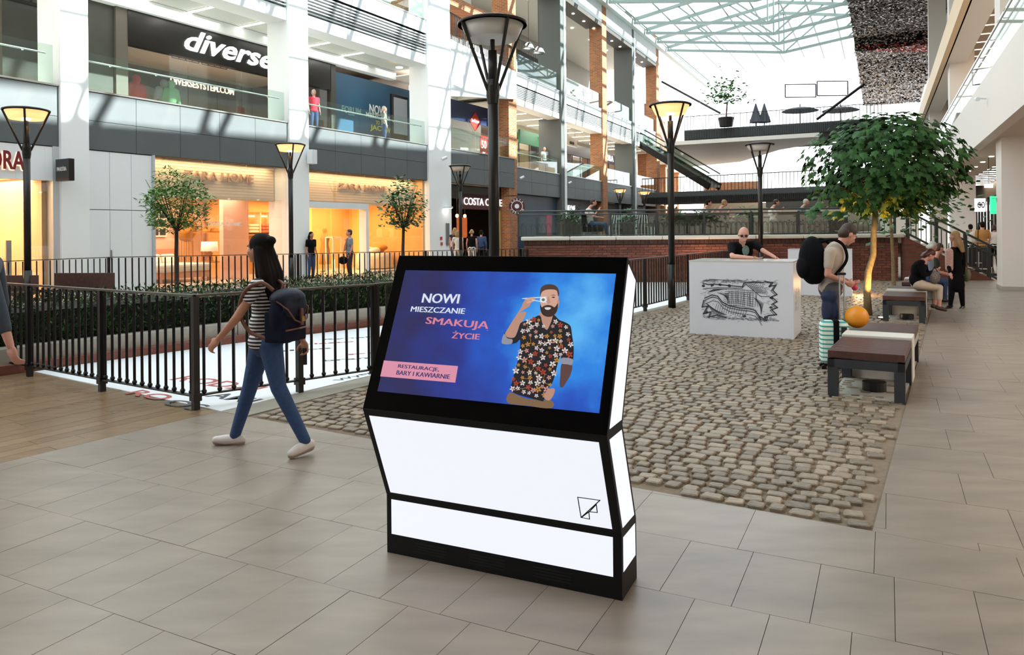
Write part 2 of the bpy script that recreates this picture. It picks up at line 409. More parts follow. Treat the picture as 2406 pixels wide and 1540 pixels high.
# ================================================================ digital kiosk
KA = G(910,1298); KB = G(1462,1413); kx = (KB-KA); KW = kx.length; kx.normalize(); ky = Vector((-kx.y,kx.x,0))
kmw = Matrix.Translation(KA) @ rotz(math.atan2(kx.y,kx.x)); kinv = kmw.inverted()
ks = thing('digital_kiosk','black and white lit advertising kiosk, tilted screen showing a man in flowered shirt','kiosk',kmw)
front = [(0,0),(0,.292),(-.194,.768),(.132,1.497)]; back = [(.284,1.39),(.026,.767),(.23,.286),(.235,0)]
prof = front + back
m_kb = M('kiosk_black','08090b',.5,spec=.25,noise=(60,.1)); m_kw = M('backlit_acrylic','8c8e90',.3,emit=.9,ecol='f2f6ff')
m_gl = M('screen_glass','010102',.06,spec=.12)
b = MB(); b.prism([(0,y,z) for y,z in prof],[(KW,y,z) for y,z in prof]); b.build('body', m_kb, ks)
def slab_on(mb, p0, p1, x0, x1, a, c, off, th=0):
    """rectangle on a front facet: facet runs p0->p1 in (y,z); a,c distances along it"""
    d = Vector((p1[0]-p0[0],p1[1]-p0[1])); l = d.length; d /= l; n = Vector((-d.y,d.x)) # towards viewer
    q0 = Vector(p0)+d*a; q1 = Vector(p0)+d*c
    P = lambda x,q,o: (x, q.x+n.x*o, q.y+n.y*o)
    mb.prism([P(x0,q0,off-th),P(x1,q0,off-th),P(x1,q1,off-th),P(x0,q1,off-th)],[P(x0,q0,off),P(x1,q0,off),P(x1,q1,off),P(x0,q1,off)])
l1 = math.hypot(.194,.476)
b = MB(); slab_on(b, front[0],front[1],.028,KW-.04,.098,.272,.0015,.003); b.build('light_panel', m_kw, ks, label='narrow lower white backlit panel')
b = MB(); slab_on(b, front[1],front[2],.028,KW-.04,.02,l1-.035,.0015,.003); b.build('light_panel', m_kw, ks, label='large white backlit panel with a triangle emblem')
# side panels
def side(x, s):
    out=[]
    for (fa,fb,ba,bb) in ((front[0],front[1],back[3],back[2]),(front[1],front[2],back[2],back[1]),(front[2],front[3],back[1],back[0])):
        P=[Vector(fa),Vector(ba),Vector(bb),Vector(fb)]; c=sum(P,Vector((0,0)))/4
        if fa==front[0]: P[0]=Vector((0,.095)); P[1]=Vector((.235,.095))
        # inset
        m=.022; Q=[]
        for i in range(4):
            p=P[i]; a=(P[i-1]-p).normalized(); e=(P[(i+1)%4]-p).normalized(); sn=abs(a.x*e.y-a.y*e.x); Q.append(p+(a+e)*(m/sn))
        if fa!=front[0] and P[1].x-P[0].x < 0: pass
        b=MB(); b.prism([(x,q.x,q.y) for q in Q],[(x+s*.0015,q.x,q.y) for q in Q]); b.build('side_light_panel', m_kw, ks)
side(KW,1); side(0,-1)
# vents
for vx in (.16,.47,.80):
    b=MB()
    for k in range(4): b.box(vx,vx+.19,-.0015,0,.028+.014*k,.034+.014*k)
    b.build('vent', M('vent_black','030303',.8), ks)
# emblem of nested triangles
def kpt(px,py,p0,p1):
    """pixel -> (x, along-slope) on a front facet"""
    r = ray(px,py); o = kinv @ Vector((0,0,CAM_H)); d = (kinv.to_3x3() @ r)
    n = Vector((0,-(p1[1]-p0[1]),p1[0]-p0[0])); q = Vector((0,p0[0],p0[1]))
    k = (q-o).dot(n)/d.dot(n); h = o+d*k
    dd = Vector((0,p1[0]-p0[0],p1[1]-p0[1])).normalized()
    return h.x, (h-q).dot(dd)
def facet_mw(p0,p1,off):
    d = Vector((0,p1[0]-p0[0],p1[1]-p0[1])).normalized(); X=Vector((1,0,0)); n=X.cross(d)
    m = Matrix.Identity(4); 
    for i in range(3): m[i][0]=X[i]; m[i][1]=d[i]; m[i][2]=n[i]
    t = Vector((0,p0[0],p0[1])) + n*off
    for i in range(3): m[i][3]=t[i]
    return m
EM = facet_mw(front[1],front[2],.0025)
def line2d(mb, pts, w, z=0, closed=True):
    n=len(pts)
    for i in range(n if closed else n-1):
        a=Vector(pts[i][:2]); c=Vector(pts[(i+1)%n][:2]); d=(c-a)
        if d.length < 1e-6: continue
        d.normalize(); q=Vector((-d.y,d.x))*w/2; a=a-d*w/2; c=c+d*w/2
        mb.add([(a.x-q.x,a.y-q.y,z),(c.x-q.x,c.y-q.y,z),(c.x+q.x,c.y+q.y,z),(a.x+q.x,a.y+q.y,z)],[(0,1,2,3)])
b=MB(); zc=lambda zx,zy: kpt(840+zx*.3051,960+zy*.3051,front[1],front[2])
for tri in (((1697,682),(1868,706),(1723,838)),((1840,738),(1848,800),(1786,794)),((1783,795),(1788,851),(1725,838))):
    line2d(b,[zc(*p) for p in tri],.0045)
o=b.build('emblem', m_kb, ks); o.matrix_local = EM
# screen
p0,p1 = front[2],front[3]; ls=math.hypot(.326,.729)
b=MB(); slab_on(b,p0,p1,.004,KW-.004,.004,ls-.004,.004,.004); sg=b.build('screen_glass', m_gl, ks, label='black glass bezel')
SM = facet_mw(p0,p1,.0045)
zk=lambda zx,zy: kpt(840+zx*.29876,580+zy*.29876,p0,p1)
# display with blue backdrop
mdisp = bpy.data.materials.new('display_backdrop'); mdisp.use_nodes=True; nt=mdisp.node_tree; N=nt.nodes; K=nt.links.new; p=N['Principled BSDF']
TL,TR,BR_,BL = zk(380,190),zk(2042,212),zk(1897,1310),zk(160,1140)
x0=(TL[0]+BL[0])/2; x1=(TR[0]+BR_[0])/2; y0=(BL[1]+BR_[1])/2; y1=(TL[1]+TR[1])/2
DW,DH=x1-x0,y1-y0
tc=N.new('ShaderNodeTexCoord'); sx=N.new('ShaderNodeSeparateXYZ'); K(tc.outputs['Object'],sx.inputs[0])
ds=N.new('ShaderNodeVectorMath'); ds.operation='DISTANCE'; gc=zk(1700,620); ds.inputs[1].default_value=(gc[0],gc[1],0)
mpn=N.new('ShaderNodeMapping'); K(tc.outputs['Object'],mpn.inputs[0]); K(mpn.outputs[0],ds.inputs[0])
nz=N.new('ShaderNodeTexNoise'); nz.inputs['Scale'].default_value=5; nz.inputs['Detail'].default_value=6; K(tc.outputs['Object'],nz.inputs['Vector'])
mr=N.new('ShaderNodeMapRange'); K(ds.outputs['Value'],mr.inputs[0]); mr.inputs[1].default_value=.05; mr.inputs[2].default_value=.85
ad=N.new('ShaderNodeMath'); K(mr.outputs[0],ad.inputs[0]); m2=N.new('ShaderNodeMath'); m2.operation='MULTIPLY_ADD'; K(nz.outputs[0],m2.inputs[0]); m2.inputs[1].default_value=.7; m2.inputs[2].default_value=-.35; K(m2.outputs[0],ad.inputs[1])
cr=N.new('ShaderNodeValToRGB'); K(ad.outputs[0],cr.inputs[0])
E=cr.color_ramp.elements; E[0].position=0; E[0].color=(*lin('5cb4f2'),1); E[1].position=1; E[1].color=(*lin('2a2c5c'),1)
for ps,cl in ((.22,'2f86e2'),(.42,'2456c0'),(.68,'283a92')): e=E.new(ps); e.color=(*lin(cl),1)
p.inputs['Base Color'].default_value=(0,0,0,1); p.inputs['Roughness'].default_value=.08; K(cr.outputs[0],p.inputs['Emission Color']); p.inputs['Emission Strength'].default_value=1.0
b=MB(); b.add([(x0,y0,0),(x1,y0,0),(x1,y1,0),(x0,y1,0)],[(0,1,2,3)]); disp=b.build('display', mdisp, ks, label='lit display of a blue advert'); disp.matrix_local=SM
def em(name,c,s=1.): return M(name,'000000',.3,emit=s,ecol=c)
DZ=[.0006]
def flat(name, polys, mat, par=disp, zt=zk, dz=.0003):
    DZ[0]+=dz; b=MB()
    for pl in polys: b.add([(*zt(*q),DZ[0]) for q in pl],[tuple(range(len(pl)))])
    return b.build(name, mat, par, **({'kind':'stuff'} if len(polys)>3 else {}))
def smooth(pts, n=4, closed=True):
    out=[]; m=len(pts)
    for i in range(m if closed else m-1):
        P=[Vector(pts[(i+k-1)%m] if closed else pts[max(0,min(m-1,i+k-1))]) for k in range(4)]
        for j in range(n):
            t=j/n; out.append(tuple(.5*((2*P[1])+(-P[0]+P[2])*t+(2*P[0]-5*P[1]+4*P[2]-P[3])*t*t+(-P[0]+3*P[1]-3*P[2]+P[3])*t**3)))
    if not closed: out.append(tuple(pts[-1]))
    return out
def fill(name, polys, mat, par=disp, zt=zk, sm=4):
    """concave outlines as flat print (tessellated)"""
    from mathutils.geometry import tessellate_polygon
    DZ[0]+=.0003; b=MB()
    for pl in polys:
        pl = smooth(pl,sm) if sm else pl
        V=[Vector((*zt(*q),0)) for q in pl]; T=tessellate_polygon([V]); b.add([(v.x,v.y,DZ[0]) for v in V],[tuple(t) for t in T])
    return b.build(name, mat, par)
e_skin=em('print_skin','b98a78'); e_skin2=em('print_skin_light','cfa08c'); e_hair=em('print_hair','4a3028'); e_beard=em('print_beard','331f1a')
e_shirt=em('print_shirt','17151c'); e_fw=em('print_petal','d8d3d0'); e_fp=em('print_petal_pink','c98d80'); e_fo=em('print_petal_ochre','b9853c'); e_fr=em('print_petal_red','a5402c')
e_pants=em('print_khaki','7d6046'); e_wh=em('print_white','d9e2f2'); e_pink=em('print_pink','d77f90'); e_band=em('print_band','d98fa6'); e_navy=em('print_navy','2d2a66')
e_tat=em('print_tattoo','5a3f3c')
# the pictured man
fill('printed_arm',[[(1280,520),(1310,500),(1355,470),(1372,440),(1395,425),(1400,410),(1375,402),(1330,415),(1308,440),(1296,470),(1280,500),(1240,560),(1190,640),(1160,700),(1180,720),(1230,740),(1260,670),(1300,590),(1330,520)]],e_skin)
fill('printed_neck',[[(1440,520),(1550,530),(1558,600),(1500,660),(1440,590)]],e_skin)
fill('printed_face',[[(1445,360),(1450,330),(1500,318),(1560,325),(1584,370),(1582,430),(1570,500),(1540,545),(1500,555),(1460,540),(1442,480),(1440,420)]],e_skin2)
fill('printed_ear',[[(1578,425),(1592,430),(1584,475),(1570,480)]],e_skin)
fill('printed_beard',[[(1440,450),(1452,480),(1470,470),(1500,462),(1530,468),(1555,480),(1580,450),(1572,510),(1545,545),(1505,556),(1465,543),(1444,505)]],e_beard)
fill('printed_smile',[[(1475,485),(1500,480),(1525,484),(1515,498),(1490,500)]],e_fw)
fill('printed_hair',[[(1440,400),(1441,350),(1458,315),(1500,300),(1550,305),(1580,330),(1590,372),(1582,395),(1570,350),(1530,340),(1480,345),(1452,365)]],e_hair)
fill('printed_nose',[[(1500,400),(1510,400),(1520,440),(1512,450),(1496,446)]],e_skin)
fill('printed_eye',[[(1532,402),(1545,397),(1558,402),(1545,408)],[(1525,388),(1545,382),(1566,388),(1545,387)]],e_beard)
fill('printed_forearm',[[(1612,925),(1690,935),(1680,1010),(1640,1080),(1618,1110),(1595,1100),(1600,1020)]],e_tat)
fill('printed_trousers',[[(1205,1150),(1340,1200),(1530,1215),(1525,1275),(1340,1255),(1188,1232)]],e_pants)
fill('printed_shirt',[[(1440,545),(1380,570),(1320,590),(1285,610),(1262,680),(1235,720),(1180,715),(1160,680),(1142,765),(1200,770),(1255,760),(1285,740),(1275,860),(1250,960),(1225,1060),(1208,1130),(1250,1160),(1330,1185),(1440,1215),(1470,1215),(1480,1150),(1540,1070),(1570,960),(1600,860),(1612,930),(1650,925),(1690,932),(1703,870),(1705,790),(1692,700),(1680,630),(1640,600),(1590,580),(1548,540),(1530,590),(1495,660),(1460,610)]],e_shirt,sm=3)
r5=random.Random(11)
shirt_poly=[(1440,560),(1320,600),(1290,640),(1280,860),(1225,1060),(1215,1125),(1330,1175),(1470,1205),(1540,1060),(1590,880),(1650,905),(1690,900),(1700,800),(1675,640),(1560,580),(1500,670)]
flw=[[],[],[],[]]; cen=[]
for k in range(2500):
    p=(r5.uniform(1210,1700),r5.uniform(550,1205))
    if not inside(p,shirt_poly) or any(math.hypot(p[0]-q[0],p[1]-q[1])<38 for q in cen): continue
    cen.append(p); c=r5.choice((0,0,1,0,2,3)); R=r5.uniform(12,26); a0=r5.random()*6
    for j in range(5):
        a=a0+j*1.257; q=(p[0]+math.cos(a)*R*.62,p[1]+math.sin(a)*R*.62)
        flw[c if j<4 else (1 if c==0 else c)].append([(q[0]+math.cos(a)*R*.5*math.cos(t)-math.sin(a)*R*.3*math.sin(t), q[1]+math.sin(a)*R*.5*math.cos(t)+math.cos(a)*R*.3*math.sin(t)) for t in [i*math.pi/3 for i in range(6)]])
for polys_,m_ in zip(flw,(e_fw,e_fp,e_fo,e_fr)): flat('printed_flowers', polys_, m_)
vine=[]
for k in range(26):
    p=cen[r5.randrange(len(cen))]; a=r5.random()*6; pts=[p]
    for j in range(5): a+=r5.uniform(-.9,.9); pts.append((pts[-1][0]+math.cos(a)*14,pts[-1][1]+math.sin(a)*14))
    if all(inside(q,shirt_poly) for q in pts): vine.append(pts)
DZ[0]+=.0003; b=MB()
for v in vine: line2d(b,[zk(*q) for q in v],.0016,DZ[0],False)
b.build('printed_stems', e_fo, disp, kind='stuff')
fill('printed_cuff',[[(1142,765),(1160,690),(1185,725),(1225,735),(1215,770)]],em('print_cuff','8f8f9c'))
fill('printed_cuff',[[(1612,925),(1655,930),(1690,935),(1698,890),(1615,880)]],em('print_cuff','8f8f9c'))
DZ[0]+=.0003; b=MB(); line2d(b,[zk(1305,414),zk(1490,402)],.0035,DZ[0],False); line2d(b,[zk(1380,425),zk(1490,445)],.0035,DZ[0],False); b.build('printed_chopsticks', e_wh, disp)
ring=lambda cx,cy,rx,ry,n=20:[(cx+rx*math.cos(2*math.pi*i/n),cy+ry*math.sin(2*math.pi*i/n)) for i in range(n)]
flat('printed_sushi',[ring(1468,424,27,23)],e_wh); flat('printed_sushi_fill',[ring(1468,424,13,11)],em('print_olive','6d6d3a'))
flat('printed_fingers',[[(1320,420),(1365,405),(1400,403),(1398,414),(1350,430)],[(1330,440),(1385,428),(1396,436),(1345,455)]],e_skin2)
fill('printed_pocket_hand',[[(1480,1160),(1530,1120),(1560,1130),(1545,1180),(1515,1215),(1480,1200)]],e_skin)
flat('printed_band',[[(218,900),(800,945),(778,1075),(190,1025)]],e_band)
def ktext(t, bl, br, tl, mat, bold=.012):
    B0=zk(*bl); B1=zk(*br); T0=zk(*tl); wv=Vector((B1[0]-B0[0],B1[1]-B0[1])); hh=(T0[1]-B0[1])
    DZ[0]+=.0003; sh_=hh*.045; mb=text_mb(t, wv.length-sh_*2, hh, 0, depth=0); V0=list(mb.v); F0=list(mb.f)
    for q_ in (1,2): mb.add([(x+sh_*q_,y,z+q_*.00005) for x,y,z in V0],F0)
    o=mb.build('lettering', mat, disp)
    o.matrix_local=Matrix.Translation((B0[0],B0[1],DZ[0])) @ rotz(math.atan2(wv.y,wv.x))
ktext('NOWI',(512,447),(804,455),(524,374),e_wh,.022); ktext('MIESZCZANIE',(426,517),(851,536),(434,475),e_wh,.0)
ktext('SMAKUJĄ',(538,628),(1036,672),(548,556),e_pink,0); ktext('ŻYCIE',(750,727),(968,738),(765,668),e_pink,.01)
ktext('RESTAURACJE,',(326,966),(650,996),(332,930),e_navy,.0); ktext('BARY I KAWIARNIE',(315,1012),(735,1048),(321,978),e_navy,.0)
# ================================================================ building parts shared by the facades
m_slat = M('louvre_slat','d5dadb',.5); m_void = M('void_black','0a0b0c',.8); m_col_grey = M('grey_pier','5d615f',.7)
def slat_ceiling_mat(name, c1, c2, az, period=.1):
    m = bpy.data.materials.new(name); m.use_nodes=True; nt=m.node_tree; N=nt.nodes; K=nt.links.new; p=N['Principled BSDF']
    tc=N.new('ShaderNodeTexCoord'); sx=N.new('ShaderNodeSeparateXYZ'); K(tc.outputs['Object'],sx.inputs[0])
    a=N.new('ShaderNodeMath'); a.operation='PINGPONG'; K(sx.outputs[1],a.inputs[0]); a.inputs[1].default_value=period/2
    g=N.new('ShaderNodeMath'); g.operation='GREATER_THAN'; K(a.outputs[0],g.inputs[0]); g.inputs[1].default_value=period*.12
    mx=N.new('ShaderNodeMix'); mx.data_type='RGBA'; K(g.outputs[0],mx.inputs[0]); mx.inputs[6].default_value=(*lin(c2),1); mx.inputs[7].default_value=(*lin(c1),1)
    K(mx.outputs[2],p.inputs['Base Color']); p.inputs['Roughness'].default_value=.6; MATS[name]=m; return m
m_ceil = slat_ceiling_mat('slatted_ceiling','c6cac4','8f958f',0)
def fascia(F, x0, x1, z0, z1, y=.1, mat=None, rows=2, pw=1.4, name='fascia'):
    r = sroot(name, F.at(x0,y)); mat = mat or m_grey
    b=MB(); b.box(0,x1-x0,.03,.3,z0,z1); b.build('backing', m_void, r)
    n=max(1,round((x1-x0)/pw)); w=(x1-x0)/n; h=(z1-z0)/rows
    me=None
    for i in range(n):
        for j in range(rows):
            if me is None: q=MB(); q.box(.006,w-.006,0,.028,.006,h-.006); me=q.mesh('panel',mat)
            inst('panel', me, r, loc=(i*w,0,z0+j*h))
    b=MB(); b.box(0,x1-x0,-.03,.3,z1-.005,z1+.03); b.build('coping', mat if mat is m_white else m_steel, r)
    return r
def balustrade(F, x0, x1, y, z, label, h=1.0, group=None, rail=True, pw=1.45):
    t = thing('glass_balustrade', label, 'balustrade', F.at(x0,y,z), group)
    n=max(1,round((x1-x0)/pw)); w=(x1-x0)/n
    q=MB(); q.box(.012,w-.012,0,.014,0,h); me=q.mesh('glass_panel',m_glass)
    br=MB(); br.tube([(0,0,0),(0,.06,0),(0,.07,.035)],.012,6); mb=br.mesh('bracket',m_steel)
    for i in range(n):
        inst('glass_panel', me, t, loc=(i*w,0,0))
        if rail: inst('bracket', mb, t, loc=(i*w+w*.5,.01,h*.74))
    if rail: r=MB(); r.tube([(.02,.085,h*.79),(x1-x0-.15,.085,h*.79)],.024,8); r.build('handrail', m_steel, t)
    e=MB(); e.box(0,x1-x0,-.02,.035,-.03,.02); e.build('base_channel', m_steel, t)
    return t
def louvres(F, x0, x1, y, z0, z1, n=8, name='louvre_band'):
    r = sroot(name, F.at(x0,y)); b=MB(); b.box(0,x1-x0,.12,.3,z0,z1); b.build('backing', m_void, r)
    h=(z1-z0)/n; q=MB(); q.x=None
    q.prism([(0,0,0),(0,.09,0),(0,.06,h*.26),(0,0,h*.36)],[(x1-x0,0,0),(x1-x0,.09,0),(x1-x0,.06,h*.26),(x1-x0,0,h*.36)]); me=q.mesh('slat', m_slat)
    for i in range(n): inst('slat', me, r, loc=(0,0,z0+i*h))
def linelight(F, x, y0, y1, z, label, group, w=.09, mat=None):
    t = thing('linear_ceiling_light', label, 'ceiling light', F.at(x,y0,z), group)
    b=MB(); b.box(-w/2-.015,w/2+.015,0,y1-y0,-.012,.03); b.build('frame', m_white, t)
    b=MB(); b.box(-w/2,w/2,.01,y1-y0-.01,-.03,-.013); b.build('diffuser', mat or m_lightw, t)
def boxs(name, F, x0,x1,y0,y1,z0,z1, mat, **kw):
    b=MB(); b.box(0,x1-x0,0,y1-y0,z0,z1); return struct(name, b, mat, F.at(x0,y0), **kw)
def wall_text(F, t, px0, py0, px1, py1, y, h_px, mat, parent=None, name='lettering', depth=.05, bold=.02, shear=0., off=0.):
    """lettering standing on the plane y of a frame; baseline from pixel 0 to pixel 1, cap height in pixels"""
    x0,z0=F.hit(px0,py0,y); x1,z1=F.hit(px1,py1,y); _,zt=F.hit(px0,py0-h_px,y)
    mb=text_mb(t, x1-x0, zt-z0, bold, shear, depth)
    o=mb.build(name, mat); mw=F.at(x0,y-off-.002,z0) @ XZ
    o.matrix_world = mw
    if parent is not None: 
        o.parent=parent; o.matrix_parent_inverse=parent.matrix_world.inverted()
    return o
def adopt(o, parent):
    o.parent=parent; o.matrix_parent_inverse=parent.matrix_world.inverted(); return o
# ================================================================ left building, white bays
F1 = Frame(19.4*n1, 29.8)
Z0,Z1 = 3.88,5.43
m_wcol = M('white_column','f3f6f8',.6)
for a,c in ((2.6,3.5),(10.78,11.5),(18.5,19.4),(26.6,28.3)):
    boxs('column', F1, a,c, 0,1.05, 0,20, m_wcol)
boxs('floor_slab', F1, -3,35.4, .45,12, 4.0,5.3, m_white2)
boxs('floor_slab', F1, -3,35.4, .45,12, 9.45,10.85, m_white2)
boxs('floor_slab', F1, -3,35.4, .3,12, 16.6,18.0, m_white2)
boxs('floor_slab', F1, -3,35.4, .3,14, -.012,.004, M('shop_floor','cdbfb0',.25))
m_panelw = M('pale_wall_panel','edf1f4',.5)
bays = ((3.5,10.78),(11.5,18.5),(19.4,26.6),(28.3,34.4))
where = ('in the bay left of the first white column','below the white lettered shop','in front of the blue poster wall','beside the shop with the red diamond sign')
for k,(a,c) in enumerate(bays):
    fascia(F1,a,c,Z0,Z1,.1)
    balustrade(F1,a+.02,c-.1,.14,Z1+.03,'clear glass balustrade of the first floor '+where[k])
    if k < 3:
        louvres(F1,a,c,.1,9.36,10.33,8)
        fascia(F1,a,c,10.35,10.95,.1,m_white,1,2.2)
        balustrade(F1,a+.02,c-.1,.14,10.98,'clear glass balustrade of the top gallery '+('at the far left','over the slanted white lettering','over the blue poster wall')[k], rail=False)
    boxs('beam', F1, a,c, .1,1.0, 8.98,9.36, m_white)
ceil1 = boxs('ceiling', F1, -3,28, 1.0,3.3, 9.25,9.3, m_ceil)
boxs('ceiling', F1, 28,35.4, 1.0,12, 9.0,9.05, m_white2)
boxs('trim_1', F1, -3,28, 2.9,3.3, 8.85,9.24, m_white)
# strip lights and added fill lights under the gallery ceiling
GL=[(15,2.2,6,1.5,50),(23,2.2,6,1.5,70),(7.5,2.2,5,1.5,50),(29,2.4,5,2,60)]
lgt = [((385,47),(555,3)),((497,80),(636,50)),((725,111),(826,91)),((725,146),(902,117))]
def zhit(px,py,z,F): p=G(px,py,z); l=F.loc(p); return l.x,l.y
gx=[zhit((a[0]+c[0])/2,(a[1]+c[1])/2,9.2,F1)[0] for a,c in lgt]
for i,x in enumerate(gx+[gx[0]-3.2,gx[0]-1.6]):
    linelight(F1,x,1.15,2.85,9.24,ORD[(2,3,4,5,0,1)[i]]+' long white strip light from the left in the grey slatted gallery ceiling','gallery strip lights of the white bays',.1)
# upper gallery back wall
boxs('wall_left', F1, -3,35.4, 3.4,3.7, 10.85,16.6, M('upper_wall','d2d8d6',.7))
boxs('wall_left_outer', F1, -3,60, 11.5,12, 0,18, m_white2)
boxs('wall_far_left', F1, -3.3,-3, 0,12, 0,18, m_white2)
# ---------------------------------------------------------------- first floor shops (front plane y=3.2)
YS=3.2
H=lambda px,py,y=YS: F1.hit(px,py,y)
sA=H(100,100)[0]; sB0=H(213,100)[0]; sB1=H(268,100)[0]; sB2=H(296,100)[0]; sC0=H(778,200)[0]; sC1=H(785,200)[0]; sC2=H(968,200)[0]
m_cream=M('cream_wall','d9c8ae',.7); m_bwall=M('brown_grey_panel','3d403a',.55,noise=(1.5,.1)); m_bwall2=M('taupe_panel','5b574e',.6)
m_fasc=M('shop_fascia_black','161512',.25); m_int=M('dark_interior','2b2622',.8)
# cream shop far left
boxs('wall_1', F1, -3,sA, 6.5,6.6, 5.3,9.2, m_cream); boxs('wall_2', F1, sA,sA+.25, 3.2,7, 5.3,9.2, m_int)
t=thing('shop_window','tall shop window with dark glazing bars over a cream interior','shop window',F1.at(4,YS,5.3))
W=sA-4; b=MB(); b.box(0,W,0,.02,0,2.95); b.build('pane', m_sglass, t)
for zz in (2.98,3.9): b=MB(); b.box(0,W,-.03,.05,zz-.05,zz+.05); b.build('transom', m_dark, t)
q=MB(); q.box(-.025,.025,-.03,.05,3.0,3.9); me=q.mesh('glazing_bar',m_dark)
for i in range(14): inst('glazing_bar', me, t, loc=(W-.6*i-.3,0,0))
# dark wall and pillar
boxs('wall_3', F1, sB0-2.5,sB1, YS,YS+.3, 5.3,9.0, m_bwall); boxs('wall_4', F1, sB1,sB2, YS-.1,YS+.3, 5.3,9.0, m_bwall2)
# lettered shop
sD=sC0-.15
fs=thing('shop_sign_fascia','glossy black shop fascia with slanted white letters reading diverse','shop sign',F1.at(sB2,YS,7.72))
b=MB(); b.box(0,sD-sB2,-.12,.15,0,1.2); b.build('fascia_board', m_fasc, fs)
m_signw=M('lit_letters','ffffff',.4,emit=1.1)
x0,z0=H(433,108,YS-.15); x1,z1=H(641,157,YS-.15)
o=text_mb('diverse', x1-x0, .74, .018, .35, .05).build('lettering', m_signw); o.matrix_world=F1.at(x0,YS-.14,z0-.12)@XZ; adopt(o,fs)
boxs('wall_5', F1, sB2-.1,sD, 8.0,8.2, 5.3,9.2, m_int); boxs('wall_6', F1, sD,sD+.2, YS,8, 5.3,9.2, m_int)
boxs('ceiling', F1, sB2,sD, YS+.1,8, 8.3,8.4, m_cream)
t=thing('shop_window','wide glazed front of the shop with slanted white letters','shop window',F1.at(sB2,YS+.02,5.3))
b=MB(); w_=(sD-sB2)/4; b.box(.01,w_-.01,0,.012,0,2.42); me=b.mesh('pane',m_sglass)
for i in range(4): inst('pane', me, t, loc=(i*w_,0,0))
x0,z0=H(400,190,5.6)
sg=text_mb('DIVERSESYSTEM.COM',2.9,.26,.02,0,.03).build('lettering_sign', M('pink_lit_letters','ffd8c8',.4,emit=2.5)); sg.matrix_world=F1.at(x0,5.6,z0-.1)@XZ
tag(sg,'small pinkish lit web address lettering inside the dark shop','sign')
for k,(px,py) in enumerate(((340,120),(378,120),(560,150),(610,165))):
    pass
for k,px in enumerate((405,440,475)):
    x,z=H(px,135+(px-405)*.22,4.6); b=MB()
    for i in range(5): b.box(i*.28-.012,i*.28+.012,0,.03,0,.42)
    b.box(0,1.12,0,.03,-.012,.012); b.box(0,1.12,0,.03,.408,.432); o=b.build('suspended_rack', m_dark, mw=F1.at(x,4.6,z))
    if k==0 or k==2: tag(o,'black open metal frame hanging from the shop ceiling, '+('left one' if k==0 else 'right one'),'rack')
    else: bpy.data.objects.remove(o)
for i in range(7):
    x=sB2+.8+i*1.25; t=thing('spotlight',ORD[i]+' small black ceiling spotlight from the left inside the dark shop','spotlight',F1.at(x,4.6,8.3),'spotlights of the dark shop')
    b=MB(); b.tube([(0,0,0),(0,0,-.08)],.02,6); b.tube([(0,-.02,-.08),(0,-.14,-.16)],.05,8); b.build('housing', m_dark, t)
    b=MB(); b.tube([(0,-.141,-.161),(0,-.15,-.167)],.04,8); b.build('lens', m_lightwarm, t)
# blue poster wall
m_blue=M('poster_blue','24506e',.5,noise=(.35,.25)); m_blue2=M('poster_edge','3a3c38',.6)
boxs('wall_7', F1, sC0-.1,sC1, YS-.1,YS+.3, 5.3,9.0, m_blue2)
pw=thing('poster_wall','large dark blue hoarding with white and yellow Polish slogan','poster',F1.at(sC1,YS,5.3))
b=MB(); b.box(0,sC2-sC1,0,.12,0,3.3); b.build('board', m_blue, pw)
m_wt=M('poster_white','eef2f2',.5); m_yt=M('poster_yellow','e3d24a',.5); m_outl=M('poster_outline','7fa3a8',.5)
for t_,p0_,p1_,hp,mt in (('NOWI',(868,266),(909,273),22,m_wt),('MIESZCZANIE',(860,274),(920,284),11,m_wt),('TO',(883,292),(892,294),9,m_yt),('JACY',(870,308),(906,314),16,m_yt),('WY!',(906,313),(925,316),14,m_yt),('FORUM',(803,262),(848,268),15,m_outl),('GDAŃSK',(818,270),(834,273),5,m_outl)):
    wall_text(F1,t_,*p0_,*p1_,YS,hp,mt,pw,depth=.006,bold=.02)
boxs('wall_8', F1, sC2,36, YS,YS+.2, 5.3,9.0, m_white)
# totem screen on the gallery
x0,z0=F1.hit(923,325,2.0); x1,_=F1.hit(966,330,2.0)
t=thing('totem_display','tall black display totem with a pale screen beside the blue poster wall','display totem',F1.at(x0,2.0,5.35))
b=MB(); b.box(0,x1-x0-.2,0,.16,0,2.55); b.build('casing', m_black, t, bevel=.02)
b=MB(); b.box(.08,x1-x0-.28,-.006,-.001,.75,2.4); b.build('screen', M('totem_screen','8a8d92',.3,emit=.25), t)
# round and oval downlights in the white ceiling
for px,py in ((850,168),(905,176),(938,158)):
    p=G(px,py,9.0); o=MB().lathe([(.16,0),(.16,-.03),(.11,-.035)],16).build('downlight', m_lightwarm, loc if False else None); o.location=p
    tag(o,('left','middle','farthest')[(850,905,938).index(px)]+' round recessed downlight in the white ceiling over the blue poster','downlight','downlights over the poster wall')
